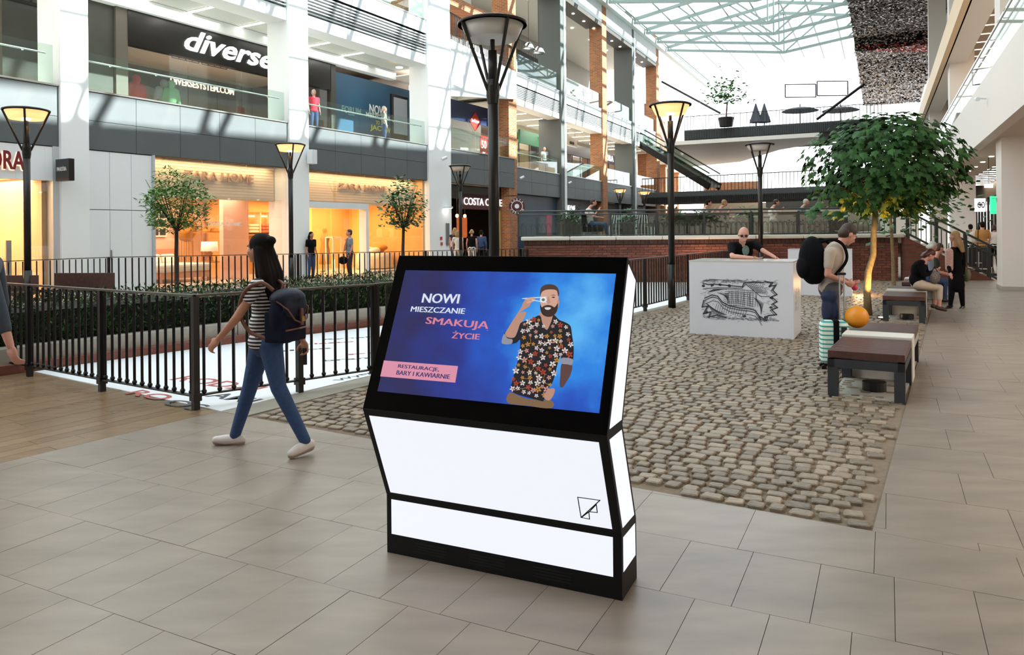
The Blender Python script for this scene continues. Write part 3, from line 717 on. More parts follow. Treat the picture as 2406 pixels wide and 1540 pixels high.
# ---------------------------------------------------------------- shop with the red diamond sign (bay four)
Y4=1.2
xa,za=F1.hit(1060,252,Y4); xb,zb=F1.hit(1180,300,Y4)
t=thing('shop_sign_fascia','navy blue shop fascia carrying a red diamond emblem','shop sign',F1.at(28.3,Y4,7.15))
b=MB(); b.box(0,6.2,0,.1,0,.95); b.build('fascia_board', M('navy_fascia','24375f',.45), t)
cx,cz=F1.hit(1117,286,Y4-.04); b=MB(); s_=.52
b.prism([(-s_,0,0),(0,0,-s_*.95),(s_,0,0),(0,0,s_*.95)],[(-s_,-.03,0),(0,-.03,-s_*.95),(s_,-.03,0),(0,-.03,s_*.95)][:4])
o=b.build('emblem', M('emblem_red','c8352a',.5)); o.matrix_world=F1.at(cx,Y4-.01,cz); adopt(o,t)
o=text_mb('lee Cooper',.72,.22,.03,.1,.01).build('lettering', m_signw); o.matrix_world=F1.at(cx-.36,Y4-.045,cz-.1)@XZ; adopt(o,t)
boxs('wall_9', F1, 28.3,35.4, 6,6.2, 5.3,9, M('shop_brown','6e5e4c',.8)); 
t=thing('shop_window','glass front below the navy fascia, clothes behind it','shop window',F1.at(28.3,Y4+.05,5.3))
b=MB(); b.box(.01,2.0,0,.012,0,1.85); me=b.mesh('pane',m_sglass)
for i in range(3): inst('pane', me, t, loc=(i*2.03,0,0))
x,z=F1.hit(1137,368,.9); t=thing('sale_poster','red sale poster reading 50 in white','poster',F1.at(x-.35,.9,z-.35))
b=MB(); b.box(0,.72,0,.02,0,1.35); b.build('sheet', M('sale_red','b5332c',.5), t)
o=text_mb('50',.5,.42,.02,depth=.003).build('lettering', m_wt); o.matrix_world=F1.at(x-.25,.895,z+.4)@XZ; adopt(o,t)
o=text_mb('%',.3,.25,.02,depth=.003).build('lettering', m_wt); o.matrix_world=F1.at(x-.14,.895,z+.0)@XZ; adopt(o,t)
# sloping white stair parapet above, black bar railing on it
b=MB(); P_=[(28.3,7.85),(34.4,8.6),(34.4,10.05),(28.3,10.45)]
b.prism([(x,-.05,z) for x,z in P_],[(x,.2,z) for x,z in P_]); struct('stair_parapet', b, m_white, F1.mw)
t=thing('bar_railing','black vertical bar railing on the sloping white stair parapet','railing',F1.at(28.4,.05,10.45))
sl=(10.05-10.45)/6.1; q=MB(); q.box(-.012,.012,0,.03,0,1.25); me=q.mesh('bar',m_dark)
for i in range(46): inst('bar', me, t, loc=(i*.13,0,i*.13*sl))
b=MB(); b.beam((0,.015,1.27),(5.95,.015,1.27+5.95*sl),.05); b.build('top_rail', m_dark, t)
m_brick=brick_mat('far_brick','b5713f','8e5133','a98f76',0,.27,.085,.012); m_brick2=brick_mat('red_brick_far','8c4a38','6e3a2e','8a7466',0,.27,.08,.012)
boxs('wall_10', F1, 28.3,36, 4.2,4.5, 12.7,17, m_brick)
boxs('wall_11', F1, 28.3,36, 4.6,4.9, 9.5,12.7, M('dark_glazing','2c2f2c',.2))
boxs('beam', F1, 28.3,35, .4,4.3, 12.3,12.75, m_brick)
# ================================================================ ground floor, warm shop behind glass
m_peach=M('peach_wall','e9bfa4',.7); m_creamsign=M('ribbed_sign_board','f2dcc0',.6); m_yel=M('warm_yellow_wall','e8b877',.7)
sW=H(353,450,.2)[0]; sP=F1.hit(858,500,.2)[0]
t=sroot('wall_12', F1.at(11.5,.12))
w_=(sW-11.5)/3
q=MB(); q.box(.006,w_-.006,0,.05,0,2.28); m1=q.mesh('wall_panel',m_panelw); q=MB(); q.box(.006,w_-.006,0,.05,2.3,3.86); m2=q.mesh('wall_panel',m_panelw)
for i in range(3): inst('wall_panel', m1, t, loc=(i*w_,0,0)); inst('wall_panel', m2, t, loc=(i*w_,0,0))
b=MB(); b.box(0,sW-11.5,.06,.3,0,3.88); b.build('backing', M('panel_gap','7d8488',.8), t)
b=MB(); b.box(w_*1.02,w_*1.05,-.04,0,.95,1.2); b.build('door_handle', m_steel, t)
boxs('wall_13', F1, sW,sW+.06, .05,.6, 0,3.88, M('window_frame_pale','c9ced2',.4,.3))
# shop shell
boxs('wall_14', F1, sW-.2,26.6, 4.6,4.7, 0,3.9, m_peach); boxs('wall_15', F1, sW-.3,sW-.1, .3,4.7, 0,3.9, m_peach)
boxs('wall_16', F1, 26.5,26.6, .3,4.7, 0,3.9, m_yel); boxs('wall_17', F1, 18.6,26.5, 4.4,4.5, 0,3.9, m_yel)
boxs('wall_18', F1, 17.5,18.6, 2.2,2.4, 0,3.9, M('pink_wall','e2b3a0',.7))
boxs('ceiling', F1, sW,26.6, 1.0,4.7, 2.95,3.0, M('shop_ceiling','cdb9a4',.8))
t=sroot('shop_front_board', F1.at(sW+.06,.75,2.72))
for seg,(a,c) in enumerate(((0,18.5-sW-.1),(19.4-sW,26.45-sW))):
    n=12; q=MB(); q.box(0,c-a,0,.05,0,.088); me=q.mesh('board',m_creamsign)
    for i in range(n): inst('board', me, t, loc=(a,0,i*.097))
    b=MB(); b.box(a,c,.03,.1,0,1.16); b.build('backing', m_creamsign, t)
m_let=M('cream_letters','b08a62',.4); F1y=.72
for (pa,pb,lab) in (((432,421),(594,433),'cream raised ZARA HOME letters behind the left warm shop window'),((795,444),(907,450),'cream raised ZARA HOME letters above the doorway portal')):
    o=wall_text(F1,'ZARA HOME',*pa,*pb,F1y,21 if pa[0]<500 else 14,m_let,None,'lettering_sign',.06,.0); tag(o,lab,'sign')
# glazing
def glazing(x0,x1,z1,n,label,y=.2,z0=0.):
    t=thing('shop_window',label,'shop window',F1.at(x0,y,z0)); w_=(x1-x0)/n
    b=MB(); b.box(.006,w_-.006,0,.014,.05,z1-z0-.02); me=b.mesh('pane',m_sglass)
    for i in range(n): inst('pane', me, t, loc=(i*w_,0,0))
    b=MB(); b.box(0,x1-x0,-.02,.05,0,.05); b.build('sill', m_steel, t); return t
glazing(sW+.06,18.5,3.87,3,'tall left display window of the warm home shop, bed behind it')
glazing(sP,26.55,3.87,2,'right display window of the warm home shop behind the round tree')
glazing(19.4,sP,3.87,2,'glazed strip over the shop doorway portal',z0=2.72)
t=thing('door_portal','white door portal frame of the warm home shop','door frame',F1.at(19.4,.12,0)); pwid=sP-19.4
b=MB(); b.box(0,pwid,-.1,.25,2.52,2.74); b.build('lintel', m_white, t)
b=MB(); b.box(pwid-.16,pwid,-.1,.25,0,2.52); b.build('jamb', m_white, t)
for k in range(2):
    b=MB(); b.box(.4+k*1.0,1.36+k*1.0,.16,.175,.02,2.5); b.build('glass_door', m_sglass, t)
# lettering on the window
m_wh2=M('white_vinyl','e8e4e0',.5)
o=wall_text(F1,'ZARA HOME',490,531,568,534,.185,9,m_wh2,None,'lettering_sign',.002,.01); tag(o,'small white ZARA HOME lettering stuck on the window','sign')
# shop lights
def area(name, F, x, y, z, sx, sy, power, col, rx=0):
    l=bpy.data.lights.new(name,'AREA'); l.shape='RECTANGLE'; l.size=sx; l.size_y=sy; l.energy=power; l.color=col
    o=bpy.data.objects.new(name,l); C.objects.link(o); o.matrix_world=F.at(x,y,z) @ Matrix.Rotation(rx,4,'X'); return o
warm=(1,.68,.38)
for g_ in GL: area('gallery_fill',F1,g_[0],g_[1],9.15,g_[2],g_[3],g_[4],(1,.97,.92))  # added area lights, brighten the gallery and poster wall beyond the strip lights
area('shop_lamp',F1,6.5,5,9.0,5,2,130,(1,.85,.7)); area('shop_lamp',F1,17,5.5,8.2,4,2,60,(1,.9,.8)); area('shop_lamp',F1,31,4,8.9,4,2,120,(1,.9,.8))
area('shop_lamp',F1,15.9,2.6,2.93,4.4,2.4,330,(1,.74,.52)); area('shop_lamp',F1,22.6,2.6,2.93,6,2.6,520,(1,.62,.27))
area('shop_lamp',F1,15.9,.5,3.86,4.6,.3,60,(1,.74,.45)); area('shop_lamp',F1,23.0,.5,3.86,6.6,.3,90,(1,.70,.40))
for i in range(8):
    px,py=((520,462),(548,465),(576,468),(604,471),(868,488),(880,490),(905,492),(930,494))[i]
    p=G(px,py,2.85); l_=F1.loc(p); x_=F1.hit(px,py,1.3)[0]
    t=thing('spotlight',ORD[i]+' small white track spotlight from the left under the warm shop ceiling','spotlight',F1.at(x_,1.3,2.95),'track spotlights of the warm shop')
    b=MB(); b.tube([(0,0,0),(0,0,-.07)],.012,6); b.build('stem', m_white, t)
    b=MB(); b.tube([(0,.03,-.06),(.02,.16,-.15)],.045,10); b.build('housing', m_white, t)
# ---------------------------------------------------------------- display goods in the warm shop
YB=4.55
def wp(px,py,y,F=F1): x,z=F.hit(px,py,y); return x,z
x,z=wp(372,557,YB)
t=thing('arched_window_frame','small cream arched window frame with dark panes on the pink wall','wall decoration',F1.at(x,YB-.05,z))
b=MB(); wv,hv=.62,1.0
arc=[(-wv/2,0),(wv/2,0),(wv/2,hv)]+[(math.cos(a)*wv/2,hv+math.sin(a)*wv/2) for a in [i*math.pi/8 for i in range(1,8)]]+[(-wv/2,hv)]
b.prism([(p[0],0,p[1]) for p in arc],[(p[0],.04,p[1]) for p in arc]); b.build('frame', m_creamsign, t)
m_pane=M('dark_pane','3a3540',.3)
for i in range(2):
    for j in range(4):
        b=MB(); b.box(-.26+i*.28,-.26+i*.28+.23,-.012,-.002,.06+j*.3,.06+j*.3+.22); b.build('pane', m_pane, t)
x,z=wp(432,536,YB)
t=thing('straw_hat','round straw hat hanging on the pink shop wall','hat',F1.at(x,YB-.12,z) @ Matrix.Rotation(math.pi/2,4,'X'))
b=MB(); b.lathe([(.46,0),(.46,.015),(.24,.03),(.2,.12),(.1,.15),(0,.155)],28); b.build('straw', M('straw','cf9440',.8,noise=(40,.15)), t, smooth=True)
t=thing('hanging_cloth','long narrow straw-coloured cloth hanging under the hat','cloth',F1.at(x,YB-.1,0))
b=MB(); 
for i in range(5): b.box(-.25+i*.1,-.17+i*.1,random.uniform(0,.03),.05,.25,z-.35)
b.build('drape', M('linen','d8a878',.8), t)
# bed
x0,_=wp(368,600,2.6); x1,_=wp(486,600,2.6)
t=thing('display_bed','made bed with a pale grey quilt in the shop window','bed',F1.at(x0,2.4,0))
Wb=x1-x0
b=MB(); b.box(0,Wb,0,1.9,.15,.4); b.build('bed_frame', M('bed_wood','a8764e',.6), t)
b=MB(); b.box(-.04,Wb+.04,-.04,1.9,.35,.62); b.build('quilt', M('quilt_grey','b9bdb8',.85,noise=(12,.06)), t, bevel=.08)
b=MB(); b.box(0,Wb,1.9,2.0,.2,1.1); b.build('headboard', M('rose_headboard','c98d72',.7), t)
for k in range(3): b=MB(); b.cbox((.3+k*.55,1.6,.75),(.5,.16,.36),Matrix.Rotation(-.35,3,'X')); b.build('pillow', M('pillow_white','f0e2d2',.9), t, bevel=.06)
for sx in (0,Wb-.08): b=MB(); b.box(sx,sx+.08,.02,.1,0,.2); b.build('leg', M('bed_wood','a8764e',.6), t)
# shelves with hats and baskets
x0,z0=wp(470,546,3.6); x1,z1=wp(540,546,3.6); _,zt=wp(470,521,3.6)
t=thing('display_shelf','thin metal framed display shelf with wooden board in the shop window','shelf',F1.at(x0,3.5,0))
b=MB(); b.box(0,x1-x0,0,.5,z0-.03,z0); b.build('shelf', M('shelf_wood','b98a58',.6), t); b=MB(); b.box(0,x1-x0,0,.5,zt-.03,zt); b.build('shelf', M('shelf_wood','b98a58',.6), t)
for xx in (0,x1-x0):
    for yy in (0,.5): b=MB(); b.box(xx-.012,xx+.012,yy-.012,yy+.012,0,zt); b.build('upright', m_gold, t)
for k in range(3):
    o=MB().lathe([(.17,0),(.2,.02),(.14,.05),(.12,.13),(0,.16)],16).build('basket', M('straw','cf9440',.8), smooth=True); o.matrix_world=F1.at(x0+.3+k*.42,3.75,z0)
    tag(o,('left','middle','right')[k]+' small straw basket on the upper display shelf','basket','straw baskets on the display shelf')
# table lamp
x,z=wp(492,578,3.2)
t=thing('table_lamp','table lamp with a wide white shade in the shop window','lamp',F1.at(x,3.2,z-.55))
b=MB(); b.lathe([(.13,0),(.13,.03),(.09,.2),(.12,.3),(.03,.36)],16); b.build('base', M('bed_wood','a8764e',.6), t, smooth=True)
b=MB(); b.lathe([(.3,.36),(.27,.7)],20); b.build('lamp_shade', M('shade_white','fff0d8',.8,emit=.5), t, smooth=True)
t=thing('display_table','low wooden display table under the table lamp','table',F1.at(x-.5,2.9,0)); hz=z-.55
b=MB(); b.box(0,1.9,0,.8,hz-.05,hz); b.build('tabletop', M('shelf_wood','b98a58',.6), t)
for xx in (.05,1.8):
    for yy in (.05,.7): b=MB(); b.box(xx,xx+.05,yy,yy+.05,0,hz-.05); b.build('leg', M('shelf_wood','b98a58',.6), t)
# stacks of cushions on shelves
x0,z0=wp(577,548,4.2)
t=thing('wall_shelf','lit shelf unit holding cushion stacks at the back of the shop','shelf',F1.at(x0-.1,3.95,0))
for zz in (z0-.75,z0-.05,z0+.85): b=MB(); b.box(0,1.95,0,.45,zz-.04,zz); b.build('shelf', M('shelf_wood','b98a58',.6), t)
for xx in (0,.63,1.27,1.92): b=MB(); b.box(xx,xx+.03,0,.45,0,z0+.85); b.build('upright', m_creamsign, t)
cols=('e8d0b8','c8604a','ecdcc8'); k=0
for i in range(3):
    for j in range(3):
        o=MB().cbox((0,0,0),(.5,.36,.11)).build('cushion', M('cushion'+cols[i if j else (i+j)%3],cols[i],.9), bevel=.05); o.matrix_world=F1.at(x0+.25+i*.64,4.15,z0+.06+j*.12)
        tag(o,['cream','brick red','pale beige'][i]+' cushion stacked in the '+['left','middle','right'][i]+' shelf bay, '+['lowest','middle one','topmost'][j],'cushion','cushions on the lit shelf')
b=MB(); b.box(0,1.3,0,.03,0,.05); o=b.build('strip_light', m_lightwarm); o.matrix_world=F1.at(x0+.2,4.3,z0+.65); tag(o,'glowing warm strip under the shop back shelf','strip light')
# right window: mannequin, easel, table with linen
x,z=wp(772,600,2.6)
t=thing('display_bust','ochre draped dress stand behind the glass doors','dress stand',F1.at(x,2.8,0))
b=MB(); b.lathe([(.2,.3),(.24,.32),(.2,.9),(.15,1.15),(.2,1.4),(.08,1.55),(.06,1.62),(.1,1.7),(.09,1.82),(0,1.88)],14); b.build('dress', M('ochre_cloth','b98d4f',.85), t, smooth=True)
b=MB(); b.lathe([(.2,0),(.2,.02),(.02,.03),(.02,.32)],12); b.build('stand', m_dark, t)
x,z=wp(793,600,2.2)
t=thing('floor_lantern','tall white framed lantern standing behind the glass doors','lantern',F1.at(x-.25,2.2,0))
for xx in (0,.46):
    for yy in (0,.4): b=MB(); b.box(xx,xx+.05,yy,yy+.05,0,1.45); b.build('upright', m_white, t)
for zz in (0,1.4): b=MB(); b.box(0,.51,0,.45,zz,zz+.05); b.build('frame', m_white, t)
b=MB(); b.lathe([(.06,.06),(.06,.5)],10,(.25,.22,0)); b.build('candle', M('candle','ffe6b0',.6,emit=1.5), t)
x0,_=wp(866,600,2.2); x0=min(x0,23.9)
t=thing('display_table','round covered table piled with white and amber linen at the right window','table',F1.at(x0+1.7,2.3,0))
b=MB(); b.lathe([(.85,.05),(.8,.55),(.75,.7),(0,.72)],24); b.build('tablecloth', M('linen_white','eadccb',.9,noise=(9,.08)), t, smooth=True)
for k in range(5):
    a=k*1.3; o=MB().ell((0,0,0),(.3,.22,.13)).build('cushion', M(('am','wh')[k%2]+'_cushion',('d08a30','f2e6d8')[k%2],.9), smooth=True); o.matrix_world=F1.at(x0+1.7+.35*math.cos(a),2.3+.35*math.sin(a),.83+.1*(k==4))
    tag(o,ORD[k]+(' plump amber',' plump white')[k%2]+' cushion from the right on the round covered table','cushion','cushions on the round table')
# ---------------------------------------------------------------- jewellery shop far left
t=sroot('wall_19', F1.at(3.5,.12,3.0))
q=MB(); q.box(.005,.35,0,.06,0,.86); me=q.mesh('wall_panel',m_panelw)
for i in range(21): inst('wall_panel', me, t, loc=(i*.347,0,0))
b=MB(); b.box(0,7.28,.05,.2,0,.88); b.build('backing', M('panel_gap','7d8488',.8), t)
m_ruby=M('ruby_letter','7c1d2c',.4); m_halo=M('halo','ffd9b0',.5,emit=1.6)
xr,zr=F1.hit(8,395,.0); xe,_=F1.hit(62,400,.0)
sg=thing('shop_sign','dark red backlit letters of the jewellery shop above its window','shop sign',F1.at(xr,.1,zr))
o=text_mb('PANDORA',(xe-xr)*3.6,.46,.02,depth=.03).build('lettering', m_ruby); o.matrix_world=F1.at(xe-(xe-xr)*3.6,.08,zr-.02)@XZ; adopt(o,sg)
o=text_mb('PANDORA',(xe-xr)*3.64,.45,.035,depth=.006).build('letter_glow', m_halo); o.matrix_world=F1.at(xe-(xe-xr)*3.62,.112,zr-.035)@XZ; adopt(o,sg)
F1b=F1.hit(126,425,-.25)[0]; xq,zq=F1.hit(124,423,-.5); _,zq2=F1.hit(124,370,-.5)
t=thing('blade_sign','small black projecting sign box with white lettering','shop sign',F1.at(10.62,-.62,zq))
b=MB(); b.box(0,.14,0,.6,0,zq2-zq); b.build('box', m_black, t, bevel=.01)
o=text_mb('PANDÓRA',.42,.13,.02,depth=.003).build('lettering', m_wt); o.matrix_world=F1.at(10.615,-.1,zq+(zq2-zq)*.45) @ rotz(-math.pi/2) @ XZ; adopt(o,t)
glazing(3.5,10.62,3.0,4,'warm lit display window of the jewellery shop at the far left')
boxs('wall_20', F1, 10.62,10.78, .1,.4, 0,3.88, M('window_frame_pale','c9ced2',.4,.3))
boxs('wall_21', F1, 3,10.7, 3.4,3.5, 0,3.9, M('peach_light','f0cba8',.7)); boxs('wall_22', F1, 10.5,10.62, .4,3.4, 0,3.9, M('peach_light','f0cba8',.7)); boxs('ceiling', F1, 3,10.6, .3,3.4, 3.1,3.15, m_creamsign)
area('shop_lamp',F1,8.6,1.9,3.05,4,2.2,420,(1,.70,.40))
for k,(px,py,sx_,sz) in enumerate(((20,540,.5,.7),(52,528,.8,1.15),(84,540,.5,.6),(40,590,.6,.35))):
    x,z=wp(px,py,3.3); t=thing('wall_display_case','shallow pink jewellery display case on the shop wall, '+['left one','large centre one with a portrait','right one','lowest one'][k],'display case',F1.at(x-sx_/2,3.28,z-sz/2))
    b=MB(); b.box(0,sx_,0,.08,0,sz); b.build('frame', m_creamsign, t)
    b=MB(); b.box(.05,sx_-.05,-.01,-.002,.05,sz-.05); b.build('panel', M('case_rose' if k!=1 else 'case_brown','d9a08c' if k!=1 else 'b98058',.6), t)
x,z=wp(62,600,1.4); x=min(x,9.3)
t=thing('jewellery_counter','glass topped jewellery counter behind the far left window','counter',F1.at(x-.6,1.4,0))
b=MB(); b.box(0,1.5,0,.6,0,.75); b.build('body', m_creamsign, t); b=MB(); b.box(0,1.5,0,.6,.76,1.02); b.build('glass_case', m_sglass, t)
for k in range(4): b=MB(); b.lathe([(.05,0),(.02,.1),(0,.11)],10,(.25+k*.33,.3,.76)); b.build('ring_stand', m_gold, t)
b=MB(); b.box(-.06,.06,0,.05,0,1.5); o=b.build('door_frame_strip', M('window_frame_pale','c9ced2',.4,.3)); o.matrix_world=F1.at(wp(21,600,.3)[0],.3,.0); tag(o,'grey security gate post inside the jewellery shop doorway','gate post')
# ================================================================ coffee shop bay
Yc=.6
boxs('wall_23', F1, 28.3,35.4, 5.2,5.3, 0,3.9, m_int); boxs('wall_24', F1, 28.3,28.42, .5,5.3, 0,3.9, M('brass_glazing','7d6b40',.4,.3))
xa,za=F1.hit(1085,485,Yc); 
t=thing('shop_sign_fascia','dark maroon fascia with white COSTA COFFEE letters','shop sign',F1.at(xa-.05,Yc,za-.12))
b=MB(); b.box(0,4.6,0,.12,0,.75); b.build('fascia_board', M('maroon','4f1c20',.5), t)
x1_,z1_=F1.hit(1205,492,Yc)
o=text_mb('COSTA COFFEE',3.9,.36,.0,depth=.03).build('lettering', m_signw); o.matrix_world=F1.at(xa+.12,Yc-.03,za+.08)@XZ; adopt(o,t)
boxs('wall_25', F1, 28.42,34.3, Yc,Yc+.05, 3.2,3.88, M('dark_glazing','2c2f2c',.2))
x,z=F1.hit(1101,545,4.4); t=thing('menu_picture','glowing food picture on the coffee shop wall','picture',F1.at(x-.5,4.9,z-.35))
b=MB(); b.box(-.04,1.14,0,.05,-.04,1.24); b.build('frame', m_dark, t); b=MB(); b.box(0,1.1,-.012,-.002,0,1.2); b.build('print', M('food_print','b8643a',.5,emit=.7,ecol='c86a3a',noise=(5,.3)), t)
t=thing('coffee_counter','long dark wooden counter inside the coffee shop','counter',F1.at(29.6,3.2,0)); b=MB(); b.box(0,4.4,0,.7,0,1.05); b.build('body', M('counter_wood','5d3b26',.6), t); b=MB(); b.box(-.05,4.45,-.05,.75,1.05,1.1); b.build('worktop', m_dark, t)
for i in range(6):
    t=thing('pendant_lamp',ORD[i]+' small round warm pendant from the left over the coffee counter','lamp',F1.at(29.9+i*.75,2.8,2.45),'pendants over the coffee counter')
    b=MB(); b.tube([(0,0,.1),(0,0,1.2)],.008,5); b.build('cable', m_dark, t); b=MB(); b.ell((0,0,0),(.09,.09,.1),10,6); b.build('globe', M('coffee_globe','ffd9a0',.5,emit=6,ecol='ffb870'), t)
area('shop_lamp',F1,31.5,2.6,3.4,4,2,330,(1,.7,.42))
for k,px in enumerate((1190,1196)):
    b=MB(); b.box(0,.5,0,.08,0,3.2); o=b.build('wall_26' if k else 'wall_27', M('brass_panel','b39b5c',.5,.2)); o.matrix_world=F1.at(33.0+k*.65,.6,0); o['kind']='structure'
# ================================================================ brick wing beyond
B0 = PD(1222,545,39.9); F2 = Frame((.3,39.9), 26.1)
ks_=[0,7.07,14.95,21.97,29.3]
for i,k in enumerate(ks_):
    if i%2==0: boxs('brick_column', F2, k-.95,k, 0,.95, -.1,19, m_brick if i<4 else m_brick)
    else: boxs('grey_column', F2, k-.8,k, 0,1.5, -.1,19, m_col_grey); boxs('column_face', F2, k-.3,k+.0, -.04,0, 0,19, m_wcol)
wh=('nearest the coffee shop pier','between the grey pier and the second brick pier','past the second brick pier','at the far end of the brick wing')
for i in range(4):
    a=ks_[i]; c=ks_[i+1]-(.95 if i%2 else .8)
    fascia(F2,a,c,3.63,5.05,.1,None,2,1.8)
    balustrade(F2,a,c,.14,5.08,'first floor glass balustrade '+wh[i],1.0,pw=1.8)
    louvres(F2,a,c,.1,8.77,9.53,8)
    fascia(F2,a,c,9.55,10.15,.1,m_white,1,2.3)
    balustrade(F2,a,c,.14,10.18,'second floor glass balustrade '+wh[i],1.05,rail=False,pw=1.8)
    boxs('beam', F2, a,c, .1,.9, 8.45,8.77, m_white2)
    if i>0 or True:
        fascia(F2,a,c,16.25,17.6,.0,m_white,1,1.2); boxs('beam', F2, a,c, .0,1.2, 15.95,16.25, M('dark_soffit','4b4843',.7))
        louvres(F2,a,c,.3,17.65,18.8,5)
boxs('ceiling', F2, -.9,29.3, .9,9, 16.3,16.4, M('soffit_grey','b7b3aa',.8))
boxs('floor_slab', F2, -.9,29.3, .4,9, 4.2,5.0, m_white2); boxs('floor_slab', F2, -.9,29.3, .9,9, 8.75,10.1, m_white2)
boxs('wall_28', F2, -.9,29.3, 8.8,9, 0,18, M('back_brown','6e6257',.8))
boxs('wall_29', F2, 0,4.5, 4.6,4.8, 10.1,13.4, M('dark_glazing','2c2f2c',.2)); boxs('wall_30', F2, 0,29.3, 6.4,6.6, 10.1,16.3, M('grey_render','97958c',.8))
boxs('wall_31', F2, 7.3,14, 4.4,4.7, 10.1,13.9, M('black_glazing','1d2022',.25)); boxs('wall_32', F2, 15,22, 4.2,4.5, 10.1,12.6, M('brown_glazing','4a3a30',.4)); boxs('wall_33', F2, 22,29.3, 4.2,4.5, 10.1,13.3, m_brick2)
for x_ in (4,11,18,25): area('gallery_fill',F2,x_,2.5,8.4,5,2,140,(1,.9,.78)); area('gallery_fill',F2,x_,3,16.2,5,2,160,(1,.95,.88)); area('shop_lamp',F2,x_,4.6,8.2,5,1.2,110,(1,.9,.78))
# railing of the stair at the second floor
t=thing('bar_railing','dark bar railing of the upper cafe behind the second brick pier','railing',F2.at(8.2,4.0,13.2)); q=MB(); q.box(-.012,.012,0,.03,0,1.2); me=q.mesh('bar',m_dark)
for i in range(34): inst('bar', me, t, loc=(i*.17,0,0))
b=MB(); b.box(0,5.7,-.01,.04,1.18,1.24); b.build('top_rail', m_dark, t)
# ceilings and strip lights at the first floor
boxs('ceiling', F2, -.9,29.3, .9,5, 8.5,8.55, M('beige_ceiling','b9b1a2',.8))
for i in range(12):
    linelight(F2,1.2+i*2.35,1.1,3.2,8.5,ORD[i]+' warm strip light from the near end in the gallery ceiling of the brick wing','gallery strip lights of the brick wing',.1)
for i in range(14):
    o=MB().lathe([(.1,0),(.1,-.04),(0,-.045)],10).build('downlight', m_lightw); o.matrix_world=F2.at(3+i*1.9,1.0 if i%2 else 2.4,16.29 if i%2 else 16.29); tag(o,ORD[i]+' round downlight from the near end in the high soffit of the brick wing','downlight','high soffit downlights')
for i in range(10):
    o=MB().lathe([(.09,0),(.09,-.03),(0,-.035)],10).build('downlight', m_lightw); o.matrix_world=F2.at(8+i*2.0,.6,15.94); tag(o,ORD[i]+' round white downlight from the near end under the dark top beam','downlight','downlights under the top beam')
# pendants
for k,(px,py) in enumerate(((1242,108),(1266,118))):
    p=PD(px,py,43.5); t=thing('pendant_lamp','large mirrored dome pendant over the upper gallery, '+('left one' if k==0 else 'right one'),'lamp',loc=p)
    b=MB(); b.lathe([(.36,-.2),(.36,-.16),(.28,.05),(.12,.2),(0,.22)],20); b.build('lamp_shade', M('chrome','cfd4d6',.12,.95), t, smooth=True)
    b=MB(); b.lathe([(.33,-.19),(0,-.17)],20); b.build('inner_shade', M('copper_inner','b98a4e',.5,emit=.3), t)
    b=MB(); b.tube([(0,0,.2),(0,0,3.4)],.012,5); b.build('cable', m_dark, t)
# shops on the first floor of the brick wing
Y2=3.4
def shop(F,x0,x1,zf,fc,label,txt=None,tcol=None,tw=1.,th=.3,tx=.5,back='4a4038',zt=2.3):
    t=thing('shop_sign_fascia',label,'shop sign',F.at(x0,Y2,zf+zt))
    b=MB(); b.box(0,x1-x0,0,.15,0,.85); b.build('fascia_board', fc, t)
    if txt: o=text_mb(txt,tw,th,.02,depth=.03).build('lettering', tcol or m_signw); o.matrix_world=F.at(x0+(x1-x0)*tx-tw/2,Y2-.04,zf+zt+.22)@XZ; adopt(o,t)
    boxs('wall_34', F, x0,x1, Y2+2.2,Y2+2.3, zf,zf+zt+.8, M('shopback'+back,back,.8))
    g=thing('shop_window','glazed front under '+label,'shop window',F.at(x0,Y2+.1,zf)); n=max(2,round((x1-x0)/1.8)); w_=(x1-x0)/n
    q=MB(); q.box(.02,w_-.02,0,.012,0,zt); me=q.mesh('pane',m_sglass)
    for i in range(n): inst('pane', me, g, loc=(i*w_,0,0))
    q=MB(); q.box(-.03,.03,-.02,.04,0,zt); mm=q.mesh('mullion',m_dark)
    for i in range(n+1): inst('mullion', mm, g, loc=(i*w_,0,0))
shop(F2,.2,5.6,5.05,M('dark_brown_fascia','2a241f',.3),'glossy dark fascia with a white sports logo','4F',None,.9,.8,.2,'3a2c28')
b=MB(); b.box(0,3.2,0,.12,0,.14); o=b.build('neon_bar', M('neon_red','ff3030',.5,emit=3,ecol='ff2030')); o.matrix_world=F2.at(.6,Y2-.3,7.0); tag(o,'red lit bar above the sports shop entrance','light bar')
shop(F2,7.6,14.0,5.05,M('green_fascia','1f6a4c',.5),'dark green fascia with white YES letters','YES',m_wt,1.5,.5,.55,'8a7a5c')
shop(F2,15.3,29,5.05,M('black_fascia','14131a',.4),'black fascia with white SEPHORA letters','SEPHORA',None,4.2,.5,.66,'5d4a44')
t=thing('hanging_sign','pale hanging direction sign with dark symbols between the piers','sign',F2.at(11.2,1.6,7.45))
b=MB(); b.box(0,1.9,0,.08,0,.62); b.build('panel', m_white2, t); 
for xx in (.3,1.6): b=MB(); b.tube([(xx,.04,.62),(xx,.04,1.05)],.012,5); b.build('rod', m_dark, t)
for k in range(4): b=MB(); b.box(.5+k*.22,.66+k*.22,-.012,-.001,.12,.3); b.build('symbol', m_dark, t)
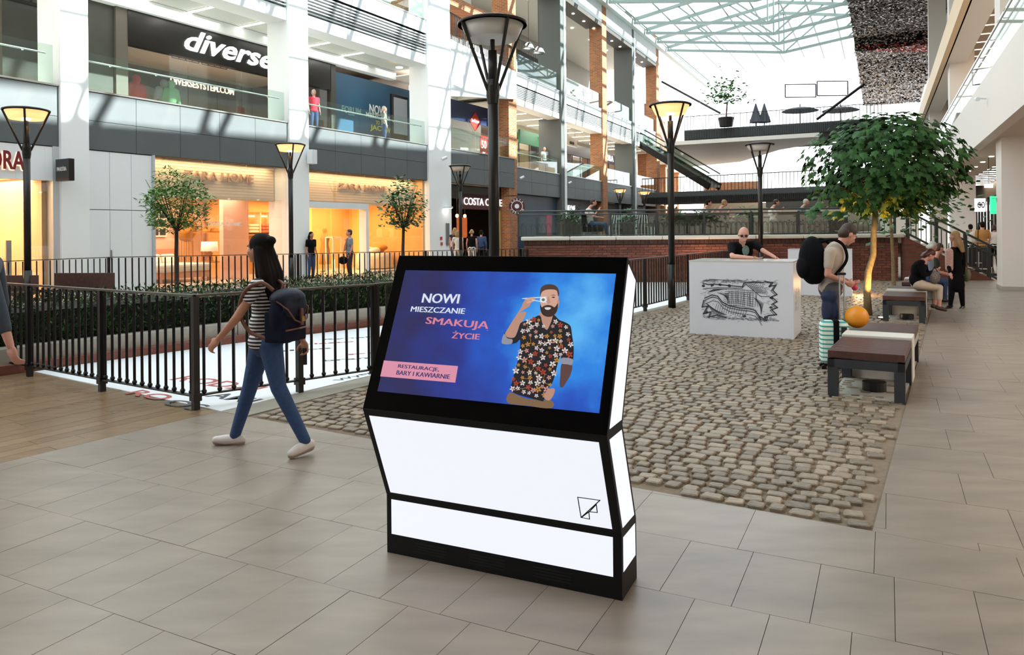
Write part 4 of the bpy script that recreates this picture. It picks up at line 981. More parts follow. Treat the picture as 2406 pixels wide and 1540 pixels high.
# ground floor of the brick wing: dark blue wall, shop fronts
m_navy=M('navy_hoarding','3b4c60',.4,noise=(.4,.2)); boxs('wall_35', F2, 0,6.4, .35,.5, 0,3.63, m_navy); boxs('wall_36', F2, 7.2,14, .5,.7, 0,3.63, M('slate_wall','4d545c',.5)); boxs('wall_37', F2, 15,29.3, .8,1.0, 0,3.63, M('slate_wall','4d545c',.5))
x,z=F2.hit(1356,487,.45); o=text_mb('THE ONE',1.7,.34,.02,depth=.03).build('lettering_sign', m_signw); o.matrix_world=F2.at(7.9,.44,2.9)@XZ; tag(o,'small white lit letters on the slate ground floor wall','sign')
b=MB(); b.box(0,.75,0,.05,0,1.9); o=b.build('banner', M('pink_banner','b8506a',.5)); o.matrix_world=F2.at(F2.hit(1285,560,-.6)[0],-.6,.6); tag(o,'narrow pink banner stand behind the terrace railing','banner')
# round hanging sign
p=PD(1215,485,38.2)
t=thing('round_sign','round maroon hanging sign with white COSTA COFFEE ring lettering','shop sign',loc=p,rz=-.15)
b=MB(); b.tube([(0,-.05,0),(0,.05,0)],.42,28); b.build('disc', M('maroon','4f1c20',.5), t)
for nm,r_,mt,dy in (('ring',.30,m_wt,-.055),('inner_disc',.27,M('maroon','4f1c20',.5),-.06),('bean',.12,m_wt,-.065)):
    b=MB(); b.tube([(0,dy,0),(0,dy-.004,0)],r_,24); b.build(nm, mt, t)
for j,wd_ in enumerate(('COSTA','COFFEE')):
    for i,ch in enumerate(wd_):
        a=math.radians(90+(len(wd_)-1)*13-i*26) if j==0 else math.radians(-90-(len(wd_)-1)*12+i*24)
        o=text_mb(ch,.075,.085,.03,depth=0).build('lettering', m_wt, t)
        o.matrix_local=Matrix.Translation((math.cos(a)*.355,-.058,math.sin(a)*.355)) @ Matrix.Rotation(-(a-math.pi/2) if j==0 else -(a+math.pi/2),4,'Y') @ XZ @ Matrix.Translation((-.037,-.042,0))
b=MB(); b.tube([(0,0,.42),(0,0,.55),(-.6,.3,.55)],.02,6); b.build('bracket', m_dark, t)
# ================================================================ far wing, bridges
F3 = Frame((F2.P(31,1.5)).to_2d(), 19)
for i in range(5): boxs('brick_column', F3, i*6,i*6+1.1, 0,1.0, 0,9, m_brick)
boxs('floor_slab', F3, -2,28, .2,8, 4.2,5.0, m_white2); boxs('floor_slab', F3, -2,28, -.4,8, 8.6,9.6, m_white2); boxs('wall_38', F3, -2,28, 4.5,4.7, 0,9, M('pale_shop','c9bba6',.7))
boxs('wall_39', F3, 1.5,28, .4,.6, 9.6,13.5, m_brick2)
# lower footbridge
def bridge(name,label,P0,P1,zt,th,dep,slats,zs=None):
    d=(P1-P0); l=d.length; a=math.atan2(d.y,d.x); t=thing(name,label,'footbridge',loc=(P0.x,P0.y,0),rz=a)
    b=MB(); b.box(0,l,0,dep,zt-th,zt); b.build('deck', M('bridge_dark','3a3f40',.5), t)
    b=MB(); b.box(0,l,.05,dep-.05,zt-th-.4,zt-th); b.build('soffit', M('bridge_soffit','2c2522',.7), t)
    q=MB(); q.box(0,.05,-.04,0,-slats,0); me=q.mesh('slat',m_dark); n=int(l/.13); 
    for i in range(min(n,290)): inst('slat', me, t, loc=(i*l/min(n,290),0,zt-th*.4 if zs is None else zs))
    return t,l
P0=PD(1508,460,58); P1=PD(2120,432,48); 
lb,ll=bridge('lower_footbridge','dark lower footbridge spanning the mall street at first floor height',P0,P1,4.48,.42,4.5,.45,4.12)
q=MB(); q.tube([(0,0,0),(0,0,1.1)],.022,5); me=q.mesh('post',m_dark)
for i in range(70): inst('post', me, lb, loc=(i*ll/70,.1,4.48))
b=MB(); b.tube([(0,.1,5.58),(ll,.1,5.58)],.035,6); b.build('top_rail', m_dark, lb)
P0=PD(1608,320,60); P1=PD(2080,286,54)
ub,ll=bridge('upper_footbridge','dark upper footbridge with a slatted side high across the mall street',P0,P1,9.6,.75,6.5,.8,9.5)
q=MB(); q.tube([(0,0,0),(0,0,1.1)],.02,5); me=q.mesh('post',m_dark)
for i in range(60): inst('post', me, ub, loc=(i*ll/60,.1,9.6))
b=MB(); b.tube([(0,.1,10.7),(ll,.1,10.7)],.03,6); b.build('top_rail', m_dark, ub)
for i in range(9):
    o=MB().lathe([(.14,0),(.14,-.03),(0,-.035)],10).build('downlight', m_lightw); o.location=ub.matrix_world @ Vector((1.5+i*1.9,2.+(i%2)*2,8.44)); tag(o,ORD[i]+' round downlight from the left in the dark underside of the upper footbridge','downlight','downlights under the upper footbridge')
# pale soffit beyond the upper bridge
b=MB(); A=[PD(1560,350,64),PD(1600,383,95),PD(1760,378,110),PD(1860,345,95),PD(1925,332,60)]
A=[G(1560,340,8.3),G(1602,392,8.3),G(1740,378,8.3),G(1830,350,8.3),G(1925,333,8.3),G(1925,318,8.3)]
b.prism([(q.x,q.y,8.2) for q in A][::-1],[(q.x,q.y,8.5) for q in A][::-1]); struct('ceiling_bridge', b, m_white2)
# escalator running down between bridges
def escalator(pa,pb,label,w=1.2):
    pa,pb=Vector(pa),Vector(pb); t=thing('escalator',label,'escalator',loc=pa); d=pb-pa; s_=Vector((d.y,-d.x,0)).normalized()
    for k in (0,1):
        b=MB(); o_=s_*w*k; b.beam(o_,d+o_,.12,.5); b.build('side_skirt', m_dark, t); b=MB(); b.tube([o_+Vector((0,0,1)),d+o_+Vector((0,0,1))],.05,6); b.build('handrail', m_black, t)
        b=MB(); b.prism([o_+Vector((0,0,.25)),d+o_+Vector((0,0,.25)),d+o_+Vector((0,0,.95)),o_+Vector((0,0,.95))],[o_+s_*.02+Vector((0,0,.25)),d+o_+s_*.02+Vector((0,0,.25)),d+o_+s_*.02+Vector((0,0,.95)),o_+s_*.02+Vector((0,0,.95))]); b.build('glass_side', m_glass, t)
    b=MB(); n=40
    for i in range(n): c=d*((i+.5)/n)+s_*w/2; b.cbox(c,(w*.9,.3,.2),rotz(math.atan2(s_.y,s_.x)).to_3x3())
    b.build('steps', m_steel, t, kind='stuff')
escalator(PD(1500,325,63),PD(1692,440,56),'long grey escalator descending from the second floor to the lower footbridge')
for k,(a_,c_) in enumerate((((1555,192,64),(1692,266,60)),((2030,198,46),(1920,280,50)))):
    o=MB().tube([PD(*a_),PD(*c_)],.09,6).build('suspension_rod', m_dark); tag(o,('dark steel rod from the brick pier down to the upper bridge','dark steel rod rising from the upper bridge toward the sequined ceiling')[k],'rod')
# silhouettes on the upper bridge
p=PD(1706,285,58); p.z=9.6; t=thing('potted_tree','tall leafy tree in a pot on the upper footbridge','potted tree',loc=p)
b=MB(); b.lathe([(.5,0),(.6,.7)],14); b.build('pot', m_dark, t); b=MB(); b.tube([(0,0,.6),(.1,0,1.9)],.06,6); b.build('trunk', m_wood, t)
def leafcloud(n, fr, size, rnd_, elong=1.8, up=.3):
    b=MB()
    for i in range(n):
        c=Vector(fr(rnd_)); a=rnd_.random()*6.28; tl=rnd_.uniform(-.9,.9); d=Vector((math.cos(a),math.sin(a),tl*.8)).normalized(); s_=d.cross(Vector((0,0,1))).normalized(); s_=(s_+Vector((0,0,rnd_.uniform(-.6,.6)))).normalized()
        l=size*rnd_.uniform(.6,1.2); w_=l/elong/2; b.t=rnd_.random()
        b.add([c,c+d*l*.45+s_*w_,c+d*l,c+d*l*.45-s_*w_],[(0,1,2,3)])
    return b
m_leaf=M('leaf_green','3f6a35',.5,tone=.45); r6=random.Random(5)
leafcloud(420, lambda r:(r.gauss(0,.75),r.gauss(0,.6),1.9+abs(r.gauss(.6,.7))), .38, r6).build('foliage', m_leaf, t, kind='stuff')
for k,(px,w_) in enumerate(((1776,1.0),(1796,1.0),(1880,2.2),(1975,2.2))):
    p=PD(px,284,58); p.z=9.6; t=thing('parasol','dark '+('closed' if k<2 else 'open')+' parasol on the upper footbridge, '+('left closed one','right closed one','left open one','right open one')[k],'parasol',loc=p)
    b=MB(); b.tube([(0,0,0),(0,0,1.7)],.04,6); b.build('pole', m_dark, t)
    b=MB(); b.lathe([(.5,.3),(.25,1.1),(.05,1.75),(0,1.8)] if k<2 else [(1.4,1.15),(.9,1.35),(0,1.5)],12); b.build('canopy', M('parasol_grey','4c4c55',.8), t)
# thin advert frames hanging high in the hall
for k,(px,py,w_,h_) in enumerate(((1845,197,3.2,.9),(1920,193,3.2,1.0))):
    p=PD(px,py+32,78); t=thing('lighting_rig','thin dark lighting frame hung high in the bright hall end, '+('left one','right one')[k],'lighting rig',loc=p)
    for a_,c_ in (((0,0,0),(w_,0,0)),((0,0,h_*1.5),(w_,0,h_*1.5)),((0,0,0),(0,0,h_*1.5)),((w_,0,0),(w_,0,h_*1.5))): b=MB(); b.beam(a_,c_,.1); b.build('bar', m_dark, t)
    for xx in (.2,w_-.2): b=MB(); b.tube([(xx,0,h_*1.5),(xx,0,18-p.z)],.015,4); b.build('cable', m_steel, t)
# ================================================================ glass roof
m_truss=M('roof_steel','83918c',.45); rf=sroot('roof_truss_set'); bpy.data.objects.remove(rf)
FRf=Frame((.3,39.9),26.4)
def truss(k, zoff=0.):
    r=sroot('roof_truss', FRf.at(k,-.6)); Wd=19.5; zl=17.5+zoff; zm=16.2+zoff; zr=19.2+zoff
    B=lambda a,c,w_,nm: (lambda b: b.build(nm, m_truss, r))(MB().beam(a,c,w_))
    def pt(u,top): # u across 0..1
        z=(zl+(zr-zl)*(1-abs(2*u-1))) if top else (zl+(zm-zl)*(1-abs(2*u-1))); return (0,-u*Wd,z+(.25 if top else 0))
    B(pt(0,1),pt(.5,1),.22,'rafter'); B(pt(.5,1),pt(1,1),.22,'rafter'); B(pt(0,0),pt(.5,0),.2,'bottom_chord'); B(pt(.5,0),pt(1,0),.2,'bottom_chord')
    for u in (.17,.33): B(pt(u,1),pt(u*1.5 if u<.3 else .5,0),.11,'diagonal'); B(pt(1-u,1),pt(1-(u*1.5 if u<.3 else .5),0),.11,'diagonal')
    B(pt(.5,1),pt(.5,0),.1,'post')
for i in range(4): truss(19.5+i*3.3)
for i in range(-11,5): truss(i*3.9-2)
q=None
pr=sroot('roof_purlins', FRf.mw)
for j in range(11):
    u=j/10; z=17.5+1.7*(1-abs(2*u-1))+.5; b=MB(); b.beam((-46,-.6-u*19.5,z),(48,-.6-u*19.5,z),.13,.2); b.build('purlin', m_truss, pr)
b=MB(); b.beam((-46,-.3,17.6),(48,-.3,17.6),.4,.5); b.build('eaves_beam', m_truss, pr)
gr=sroot('glass_roof', FRf.mw); me={}
for i in range(24):
    for s_ in (0,1):
        u0,u1=(0,.5) if s_==0 else (.5,1); x0=-46+i*3.9; z=lambda u: 17.5+1.7*(1-abs(2*u-1))+.68
        b=MB(); b.add([(x0+.03,-.6-u0*19.5,z(u0)),(x0+3.87,-.6-u0*19.5,z(u0)),(x0+3.87,-.6-u1*19.5,z(u1)),(x0+.03,-.6-u1*19.5,z(u1))],[(0,1,2,3)]); b.build('roof_pane', m_roofglass, gr)

# ================================================================ far end below the bridges
fe=PD(1640,500,72)
b=MB()
for i in range(7): b.box(0,16,i*.9,7,1.3+i*.42,1.3+(i+1)*.42)
struct('far_steps', b, M('far_beige','b9ab98',.8), Matrix.Translation((fe.x,fe.y,0)) @ rotz(-.35))
b=MB(); b.box(0,5.5,0,.5,0,6.6); struct('wall_far', b, m_brick, Matrix.Translation(PD(1655,540,80).xy.to_3d()) @ rotz(-.4))
b=MB(); b.box(0,22,0,.5,0,3.4); struct('wall_far', b, M('far_grey','8b8d88',.7), Matrix.Translation(PD(1700,540,95).xy.to_3d()) @ rotz(-.4))
b=MB(); b.box(0,14,0,6,3.4,3.9); struct('far_canopy', b, M('far_grey','8b8d88',.7), Matrix.Translation(PD(1800,540,62).xy.to_3d()) @ rotz(-.4))
# ================================================================ right building
FR = Frame((0,0), 26.4)
m_rw=M('right_white','dfd8d1',.6); m_skirt=M('skirting','a89e92',.5)
for i,s0 in enumerate((-9.1,6.9,22.6,38.2,53.8)):
    if i in (0,1): y0,y1=-3.9,-3.0
    else: y0,y1=-3.7,-2.75
    b=MB(); b.box(0,1.0,y0,y1,0,17); struct('column', b, m_rw, FR.at(s0,0))
    b=MB(); b.box(-.015,1.015,y0-.015,y1+.015,0,.09); struct('baseboard_column', b, m_skirt, FR.at(s0,0))
def fr_box(name,x0,x1,y0,y1,z0,z1,mat): b=MB(); b.box(0,x1-x0,y0,y1,z0,z1); return struct(name,b,mat,FR.at(x0,0))
fr_box('parapet_right',-12,90,-2.65,-2.4,3.9,5.45,m_rw)
fr_box('soffit_right',-12,90,-3.8,-2.65,3.9,4.1,M('soffit_cream','cfc3b4',.7))
fr_box('floor_slab',-12,90,-12,-2.65,4.3,5.4,m_rw)
fr_box('parapet_right',-12,90,-2.65,-2.4,8.87,9.8,M('warm_lit_beam','e0c4a0',.6)); fr_box('beam_right',-12,90,-3.4,-2.6,8.87,9.6,m_rw); fr_box('floor_slab',-12,90,-12,-3.4,9.6,10.4,m_rw)  # warm lighting of the upper fascia is put into its apricot base colour
m_rceil=slat_ceiling_mat('dark_slat_ceiling','4c4540','2f2a27',0,.12)
fr_box('ceiling_right',-12,90,-12,-3.8,4.2,4.25,m_rceil); fr_box('ceiling_right',-12,90,-12,-3.4,9.45,9.5,M('brown_ceiling','8f7d6c',.8))
t=balustrade(Frame((0,0),26.4),-12,60,-2.52,5.46,'long glass balustrade of the right-hand white gallery',1.05,pw=2.2)
for i in range(22): linelight(FR,20+i*1.6,-10,-4.2,4.19,ORD[i]+' thin white strip light from the near end, dark slatted ceiling of right walkway','strip lights of the right walkway',.05)
for i in range(22): linelight(FR,16+i*1.5,-8,-3.5,9.44,ORD[i]+' warm strip light from the near end of the upper right gallery','strip lights of the right upper gallery',.09,M('warm_strip','ffe0bc',.5,emit=3))
for i in range(12):
    o=MB().lathe([(.07,0),(.07,-.02),(0,-.022)],12).build('downlight', m_lightw); o.matrix_world=FR.at(17+i*2.3,-3.2,3.9); tag(o,ORD[i]+' small round downlight from the near end in the cream right soffit','downlight','soffit downlights on the right')
# right shops
fr_box('wall_right',-12,14,-9.2,-9,0,4.2,m_rw); fr_box('wall_right',-12,90,-9.2,-9,5.4,9.5,M('gallery_wall','b8a896',.8)); fr_box('wall_right',-12,90,-12.2,-12,0,17.4,m_rw); fr_box('wall_right',-12,90,-9.2,-9,10.4,17,m_rw)
fr_box('wall_behind_right',-12.2,-12,-12,-2.4,0,17,m_rw)
fr_box('shop_lintel_right',14,80,-5.75,-5.6,3.35,4.2,M('bronze_lintel','7a6a58',.5)); fr_box('wall_40',14,80,-9.2,-9,0,4.2,M('shop_brown2','7b6047',.8))
sh=[('ff8a50','bright orange lit shop interior'),('6c8a9a','blue-grey shop'),('e8c898','cream shop'),('ff9a60','orange cafe')]
t=thing('shop_window','row of dark framed shop fronts along the right walkway','shop window',FR.at(24,-5.65,0))
q=MB(); q.box(.02,1.5,-.01,.01,0,3.3); me=q.mesh('pane',m_sglass); q=MB(); q.box(-.05,.05,-.06,.06,0,3.35); mm=q.mesh('mullion',m_black)
for i in range(24): inst('pane',me,t,loc=(i*1.55,0,0)); inst('mullion',mm,t,loc=(i*1.55,0,0))
for i in range(8):
    b=MB(); b.box(0,2.2,0,.1,0,.9); o=b.build('light_box', M('lb%d'%(i%4),sh[i%4][0],.5,emit=1.1)); o.matrix_world=FR.at(27+i*4.2,-8.2+.0,1.1+.8*(i%2)); tag(o,['orange','blue grey','cream','apricot'][i%4]+' lit display box inside the right shops, '+ORD[i]+' from the near end','light box','display boxes in the right shops')
def rsign(px,py,D,w_,h_,col,txt,lab):
    p=PD(px,py,D); t=thing('blade_sign',lab,'shop sign',loc=p,rz=0.); b=MB(); b.box(-w_/2,w_/2,0,.12,-h_/2,h_/2); b.build('box', M('sign_'+col,col,.5,emit=1.3), t)
    if txt: text_mb(txt,w_*.8,h_*.45,.02,depth=.003).build('lettering', m_ink, t).matrix_local=Matrix.Translation((-w_*.4,-.005,-h_*.22))@XZ
rsign(2305,482,28,.35,.5,'e8e8ee','GO','small white lit blade sign in the right walkway'); rsign(2336,482,25,.14,.6,'30d890',None,'bright green lit sign at the edge of the right column')
p=PD(2324,436,24); t=thing('hanging_sign','white lit hanging sign panel under the right walkway ceiling','sign',loc=p); b=MB(); b.box(-.12,.12,0,.05,-.07,.06); b.build('panel', m_lightw, t); b=MB(); b.tube([(0,.02,.06),(0,.02,.9)],.01,5); b.build('rod', m_dark, t)
area('walk_lamp',FR,30,-6.5,4.1,14,3,420,(1,.86,.7)); area('walk_lamp',FR,8,-6.5,4.1,14,4,900,(1,.88,.76)); area('walk_lamp',FR,46,-6.5,4.1,14,3,420,(1,.86,.7))
area('gallery_fill',FR,30,-6,9.4,24,3,500,(1,.85,.68))
# projector boxes on the parapet
for k,(px,py) in enumerate(((2318,232),(2246,321))):
    r_=ray(px,py); kx_=(FR.o+FR.n*-2.38).dot(FR.n)/r_.dot(FR.n); p=r_*kx_+Vector((0,0,CAM_H))
    t=thing('security_camera','small white bullet camera on the sloping right parapet, '+('near one','far one')[k],'camera',loc=p); t.rotation_euler[2]=FR.ang
    b=MB(); b.tube([(0,.0,0),(0,.16,.02)],.02,6); b.build('arm', m_white, t); b=MB(); b.tube([(-.16,.2,-.02),(.12,.2,.03)],.055,10); b.build('housing', m_white, t)
# roof slab over the right side with sequined ceiling below
fr_box('roof_right',-14,110,-12.2,1.2,17.0,17.5,m_rw)
fr_box('roof_eaves',-14,110,.9,1.9,16.9,17.3,m_truss)
m_seq=M('sequin_metal','6f6965',.28,.8,tone=.6,noise=(.5,.35)); m_seq2=M('sequin_red','8a2f26',.3,.8,tone=.5)
t=thing('sequined_ceiling','dark shimmering sequined ceiling ribbon with a red folded wedge, hung over the street','ceiling installation',FR.at(30,0,0))
def yz(x): # folds
    return 0
r8=random.Random(9); b1=MB(); b2=MB(); bb=MB()
folds=[(0,16.5),(20,16.1),(35,16.7),(37,16.0),(43,16.6),(56,16.2),(60,16.7),(70,16.4)]
def zf(x):
    for (a,za_),(c,zc_) in zip(folds,folds[1:]):
        if a<=x<=c: return za_+(zc_-za_)*(x-a)/(c-a)
    return 16.5
for (a,za_),(c,zc_) in zip(folds,folds[1:]): bb.add([(a,-4.2,za_+.1),(c,-4.2,zc_+.1),(c,1.85,zc_+.1),(a,1.85,za_+.1)],[(0,1,2,3)])
bb.build('backing_sheet', m_void, t)
x=0.
while x<70:
    y=-4.1; st=.09+.018*x/20
    while y<1.85:
        c=Vector((x+r8.uniform(-.03,.03),y,zf(x)+r8.uniform(-.03,.03))); h=st*.6; tl=r8.uniform(-.5,.5); tt=r8.uniform(-.5,.5)
        u_=(1.8-y)/5.8; wedge = 36+.5*u_ < x < 36+7*u_
        B=b2 if (wedge and r8.random()<.8) else b1; B.t=r8.random()
        B.add([c+Vector((-h,-h,-h*tl-h*tt)),c+Vector((h,-h,h*tl-h*tt)),c+Vector((h,h,h*tl+h*tt)),c+Vector((-h,h,-h*tl+h*tt))],[(0,1,2,3)])
        y+=st
    x+=st
b1.build('sequins', m_seq, t, kind='stuff'); b2.build('red_sequins', m_seq2, t, kind='stuff')
# building behind the camera
fr_box('wall_behind',-14.3,-14,-12,24,0,18,m_rw)
boxs('ceiling_behind', FR, -14,-4.2, -12,24, 11,11.6, m_rw)
# ================================================================ terrace with brick wall
TW = Frame((.38,23.3), 90-(-2.5)); TW = Frame((.38,23.4), 93.0)   # local x runs to the right, local y points away
TL = 11.45; ZC = 1.43
t_=sroot('terrace_wall', TW.mw)
b=MB(); b.box(0,TL,.04,.4,-.1,ZC-.12); b.build('mortar_core', M('mortar','5f5148',.9), t_)
m_br=M('brick','74463a',.8,rnd=.28,tone=.28,noise=(14,.14),bump=(50,.4)); m_brd=M('dark_brick','4f3430',.8,rnd=.2,tone=.2)
q=MB(); q.box(0,.246,0,.11,0,.066); mbk=q.mesh('brick',m_br); q=MB(); q.box(0,.118,-.012,.11,0,.12); mso=q.mesh('soldier_brick',m_brd)
rest=MB(); cnt=0; rowsn=int((ZC-.25)/.077); lst=[]
for j in range(rowsn):
    x=-(.128 if j%2 else 0)
    while x<TL:
        x0=max(x,0); x1=min(x+.246,TL); 
        if x1-x0>.05: lst.append((x0,x1,j*.077))
        x+=.258
# bricks seen past the fence and boxes first
lst.sort(key=lambda q:(0 if (q[2]>.5 and q[0]>5.) or q[0]>9 else 1, -q[2]))
for x0,x1,z in lst:
    if cnt<300 and x1-x0>.24: o=inst('brick', mbk, t_, loc=(x0,random.uniform(-.003,.003),z)); cnt+=1
    else: rest.t=random.random(); rest.box(x0,x1,0,.1,z,z+.066)
rest.build('far_bricks', JM(m_br), t_, kind='stuff')
for i in range(int(TL/.13)): inst('soldier_brick', mso, t_, loc=(i*.13,0,ZC-.245))
m_cop=M('pale_coping','d3cfc5',.6)
for i in range(8):
    w_=TL/8; b=MB(); b.box(i*w_+.004+(-.1 if i==0 else 0),(i+1)*w_-.004+(.15 if i==7 else 0),-.12,.5,ZC-.12,ZC); b.build('coping_stone', m_cop, t_, bevel=.03)
b=MB(); b.box(9.85,9.97,-.05,0,0,ZC-.14); b.build('downpipe', M('pipe_grey','3c4240',.5), t_)
b=MB(); b.box(0,TL,.4,30,1.15,1.32); struct('terrace_floor', b, M('terrace_deck','6e5d4d',.6), TW.mw)
# railing on the terrace
t=thing('terrace_railing','ornate dark iron railing with looped bars on the brick terrace wall','railing',TW.at(-.2,.15,ZC))
m_rail=M('iron_grey','3e4341',.45,.3)
for i in range(9):
    b=MB(); b.box(-.03,.03,-.03,.03,0,.74); o=b.build('post', m_rail, t); o.location=(i*1.45+.02,0,0)
for z,r_ in ((.80,.03),(.69,.018),(.03,.015)): b=MB(); b.tube([(-.05,0,z),(TL+.2,0,z)],r_,8); b.build('rail', m_rail, t)
q=MB(); q.tube([(0,0,.02),(0,0,.3),(.02,-.01,.38),(.07,-.02,.42),(.12,-.01,.38),(.13,0,.3)],.009,5); me=q.mesh('looped_bar',m_rail)
for i in range(int(TL/.16)): inst('looped_bar', me, t, loc=(.1+i*.16,-.03,0))
q=MB(); q.box(.05,1.4,0,.012,.05,.62); me=q.mesh('glass_panel',m_glass)
for i in range(8): inst('glass_panel', me, t, loc=(i*1.45,.03,0))
# end pier and steps on the right
te=TW.P(TL,0); 
sf=Frame((te.x+.15,te.y+.1), 93)
b=MB(); P_=[(0,0),(2.6,0),(0,ZC-.1)]; b.prism([(x,-.3,z) for x,z in P_],[(x,.05,z) for x,z in P_]); struct('stair_side_wall', b, brick_mat('stair_brick','86493a','6d3a30','5f5148',0), sf.mw)
st=sroot('staircase', sf.mw)
for i in range(8): b=MB(); b.box(-.1+i*.32,.26+i*.32,0,2.2,ZC-.12-.17*(i+1),ZC-.04-.17*i); b.build('step', m_cop, st)
t=thing('stair_railing','dark iron stair railing sloping down to the right beside the brick terrace','railing',sf.at(.1,-.2,0))
hz=lambda x: ZC-.1-.53*x
for x in (0,.85,1.7,2.4): b=MB(); b.box(x-.045,x+.045,-.03,.03,max(0,hz(x)-.1),hz(x)+1.02+(.12 if x==0 else 0)); b.build('post', m_rail, t)
for z in (1.0,.78,.1): b=MB(); b.beam((-.1,0,hz(-.1)+z),(2.75,0,hz(2.75)+z),.07,.05); b.build('rail', m_rail, t)
q=MB(); q.box(-.011,.011,-.01,.01,.1,.78); me=q.mesh('baluster',m_rail)
for i in range(17): x=.1+i*.15; inst('baluster', me, t, loc=(x,0,hz(x)))
# terrace seating, planters
m_wick=M('brown_wicker','4a3f38',.8,noise=(30,.25),bump=(80,.8))
def sofa(x,y,w_,lab,h=.82):
    t=thing('wicker_sofa',lab,'sofa',TW.at(x,y,1.32))
    b=MB(); b.box(0,w_,0,.2,0,h); b.build('backrest', m_wick, t, bevel=.07)
    b=MB(); b.box(0,w_,.2,.9,0,.4); b.build('seat', m_wick, t, bevel=.05)
    for s_ in (0,w_-.18): b=MB(); b.box(s_,s_+.18,.1,.9,0,.6); b.build('armrest', m_wick, t, bevel=.05)
sofa(4.0,.9,2.6,'long brown wicker sofa on the terrace behind the first lamp post'); sofa(6.8,1.0,.9,'single brown wicker armchair between the terrace sofas'); sofa(8.1,.9,2.2,'brown wicker sofa on the terrace left of the big tree')
def planter(px,w_,h,lab,seed,n=160,sz=.22):
    p=TW.P(TW.hit(px,520,1.0)[0],1.0,1.32); t=thing('planter',lab,'planter',loc=p,rz=.05)
    b=MB(); b.lathe([(w_*.8,0),(w_,h)],4) if False else b.box(-w_,w_,-w_,w_,0,h); b.build('box', M('planter_brown','3f3732',.6), t, bevel=.01)
    r=random.Random(seed); leafcloud(n, lambda r:(r.gauss(0,w_*.5),r.gauss(0,w_*.5),h+abs(r.gauss(.05,.16))), sz, r, 3.2).build('foliage', m_leaf, t, kind='stuff')
planter(1340,.3,.62,'dark square planter with broad green leaves at the left of the terrace',3)
planter(1472,.22,.55,'narrow brown planter with a small plant beside the striped chair',4,90)
for k,px in enumerate((1585,1650,1755)): planter(px,.28,.6,'low planter with dark green shrub behind the terrace sofas, '+('left','middle','right')[k]+' one',6+k,90)
def wchair(px,lab):
    t=thing('lounge_chair',lab,'chair',TW.at(TW.hit(px,540,.9)[0],.9,1.32)); m_w=M('white_cane','c9cac4',.6)
    for i in range(7): b=MB(); b.tube([(-.3+i*.1,-.05,0),(-.32+i*.105,0,.35),(-.2+i*.07,.12,.78)],.014,5); b.build('cane', m_w, t)
    b=MB(); b.box(-.3,.3,0,.55,.32,.38); b.build('seat', m_wick, t)
wchair(1455,'white striped cane lounge chair on the terrace, left one'); wchair(1515,'white striped cane lounge chair on the terrace, right one')
# ================================================================ canal railings
m_fence=M('fence_black','1b1817',.42,.3,noise=(6,.1)); m_frail=M('rail_bronze','4a443c',.35,.6)
def polyrail(name, label, pts, h=1.05, step=.128, bw=.035, post_at=None, group=None, knobs=True):
    org=pts[0].copy(); t=thing(name,label,'railing',loc=(org.x,org.y,0),group=group)
    q=MB(); q.box(-bw*.36,bw*.36,-bw*.36,bw*.36,.13,h-.02); me=q.mesh('bar',m_fence)
    k=MB(); k.ell((0,0,.155),(.024,.024,.024),8,5); kn=k.mesh('foot_knob',m_fence)
    tk=MB(); tk.ell((0,0,h-.05),(.02,.022,.03),8,5); tn=tk.mesh('top_knob',m_fence)
    for a,c in zip(pts,pts[1:]):
        a=a-org; c=c-org; d=c-a; l=d.length; ang=math.atan2(d.y,d.x)
        b=MB(); b.beam((a.x,a.y,h),(c.x,c.y,h),.05,.018); b.build('top_rail', m_frail, t)
        b=MB(); b.beam((a.x,a.y,.125),(c.x,c.y,.125),.05,.014); b.build('bottom_rail', m_fence, t)
        n=int(l/step)
        for i in range(n):
            p=a+d*((i+.5)/n); M_=Matrix.Translation((p.x,p.y,0)) @ rotz(ang+.95)
            inst('bar', me, t, M_)
            if knobs: inst('foot_knob', kn, t, M_); inst('top_knob', tn, t, M_)
    for p in (post_at or pts):
        p=p-org; b=MB(); b.box(-.028,.028,-.028,.028,0,h-.01); b.box(-.04,.04,-.04,.04,.08,.15)
        o=b.build('post', m_fence, t); o.location=(p.x,p.y,0); o.rotation_euler[2]=.9
    return t
fp1,fp2,fp3=G(70,885),G(240,920),G(460,963)
fd=(fp1-fp3).normalized(); corner=G(500,955); f0=fp1+fd*3.2
polyrail('canal_railing','black flat-bar railing along the oak planks at lower left',[f0,fp1,fp2,fp3,corner],post_at=[f0,fp1,fp2,fp3,fp1+fd*1.6])
c1=corner+ (G(880,895)-corner); tgt=G(1617,706)
polyrail('canal_railing','black flat-bar railing running from the corner behind the kiosk toward the brick wall',[corner,c1],post_at=[c1, corner+(c1-corner)*.5])
far=[c1+(tgt-c1)*u for u in (0,.25,.5,.75,1)]+[tgt+(tgt-c1).normalized()*5.2]
polyrail('canal_railing','long black railing between the kiosk and the white map box',far[:],step=.135,knobs=False)
pf_=[]
for px,py in ((-60,617),(255,605),(700,597),(1000,590),(1223,585)):
    a=ray(px,py); k=(1.05-CAM_H)/a.z; pf_.append(Vector((a.x*k,k,0)))
polyrail('canal_railing','far black railing in front of the warm lit shop windows',pf_,step=.15,knobs=False)
e=pf_[-1]; polyrail('canal_railing','short black railing joining the far railing to the brick terrace',[e,TW.P(.1,-.2)],step=.16,knobs=False)
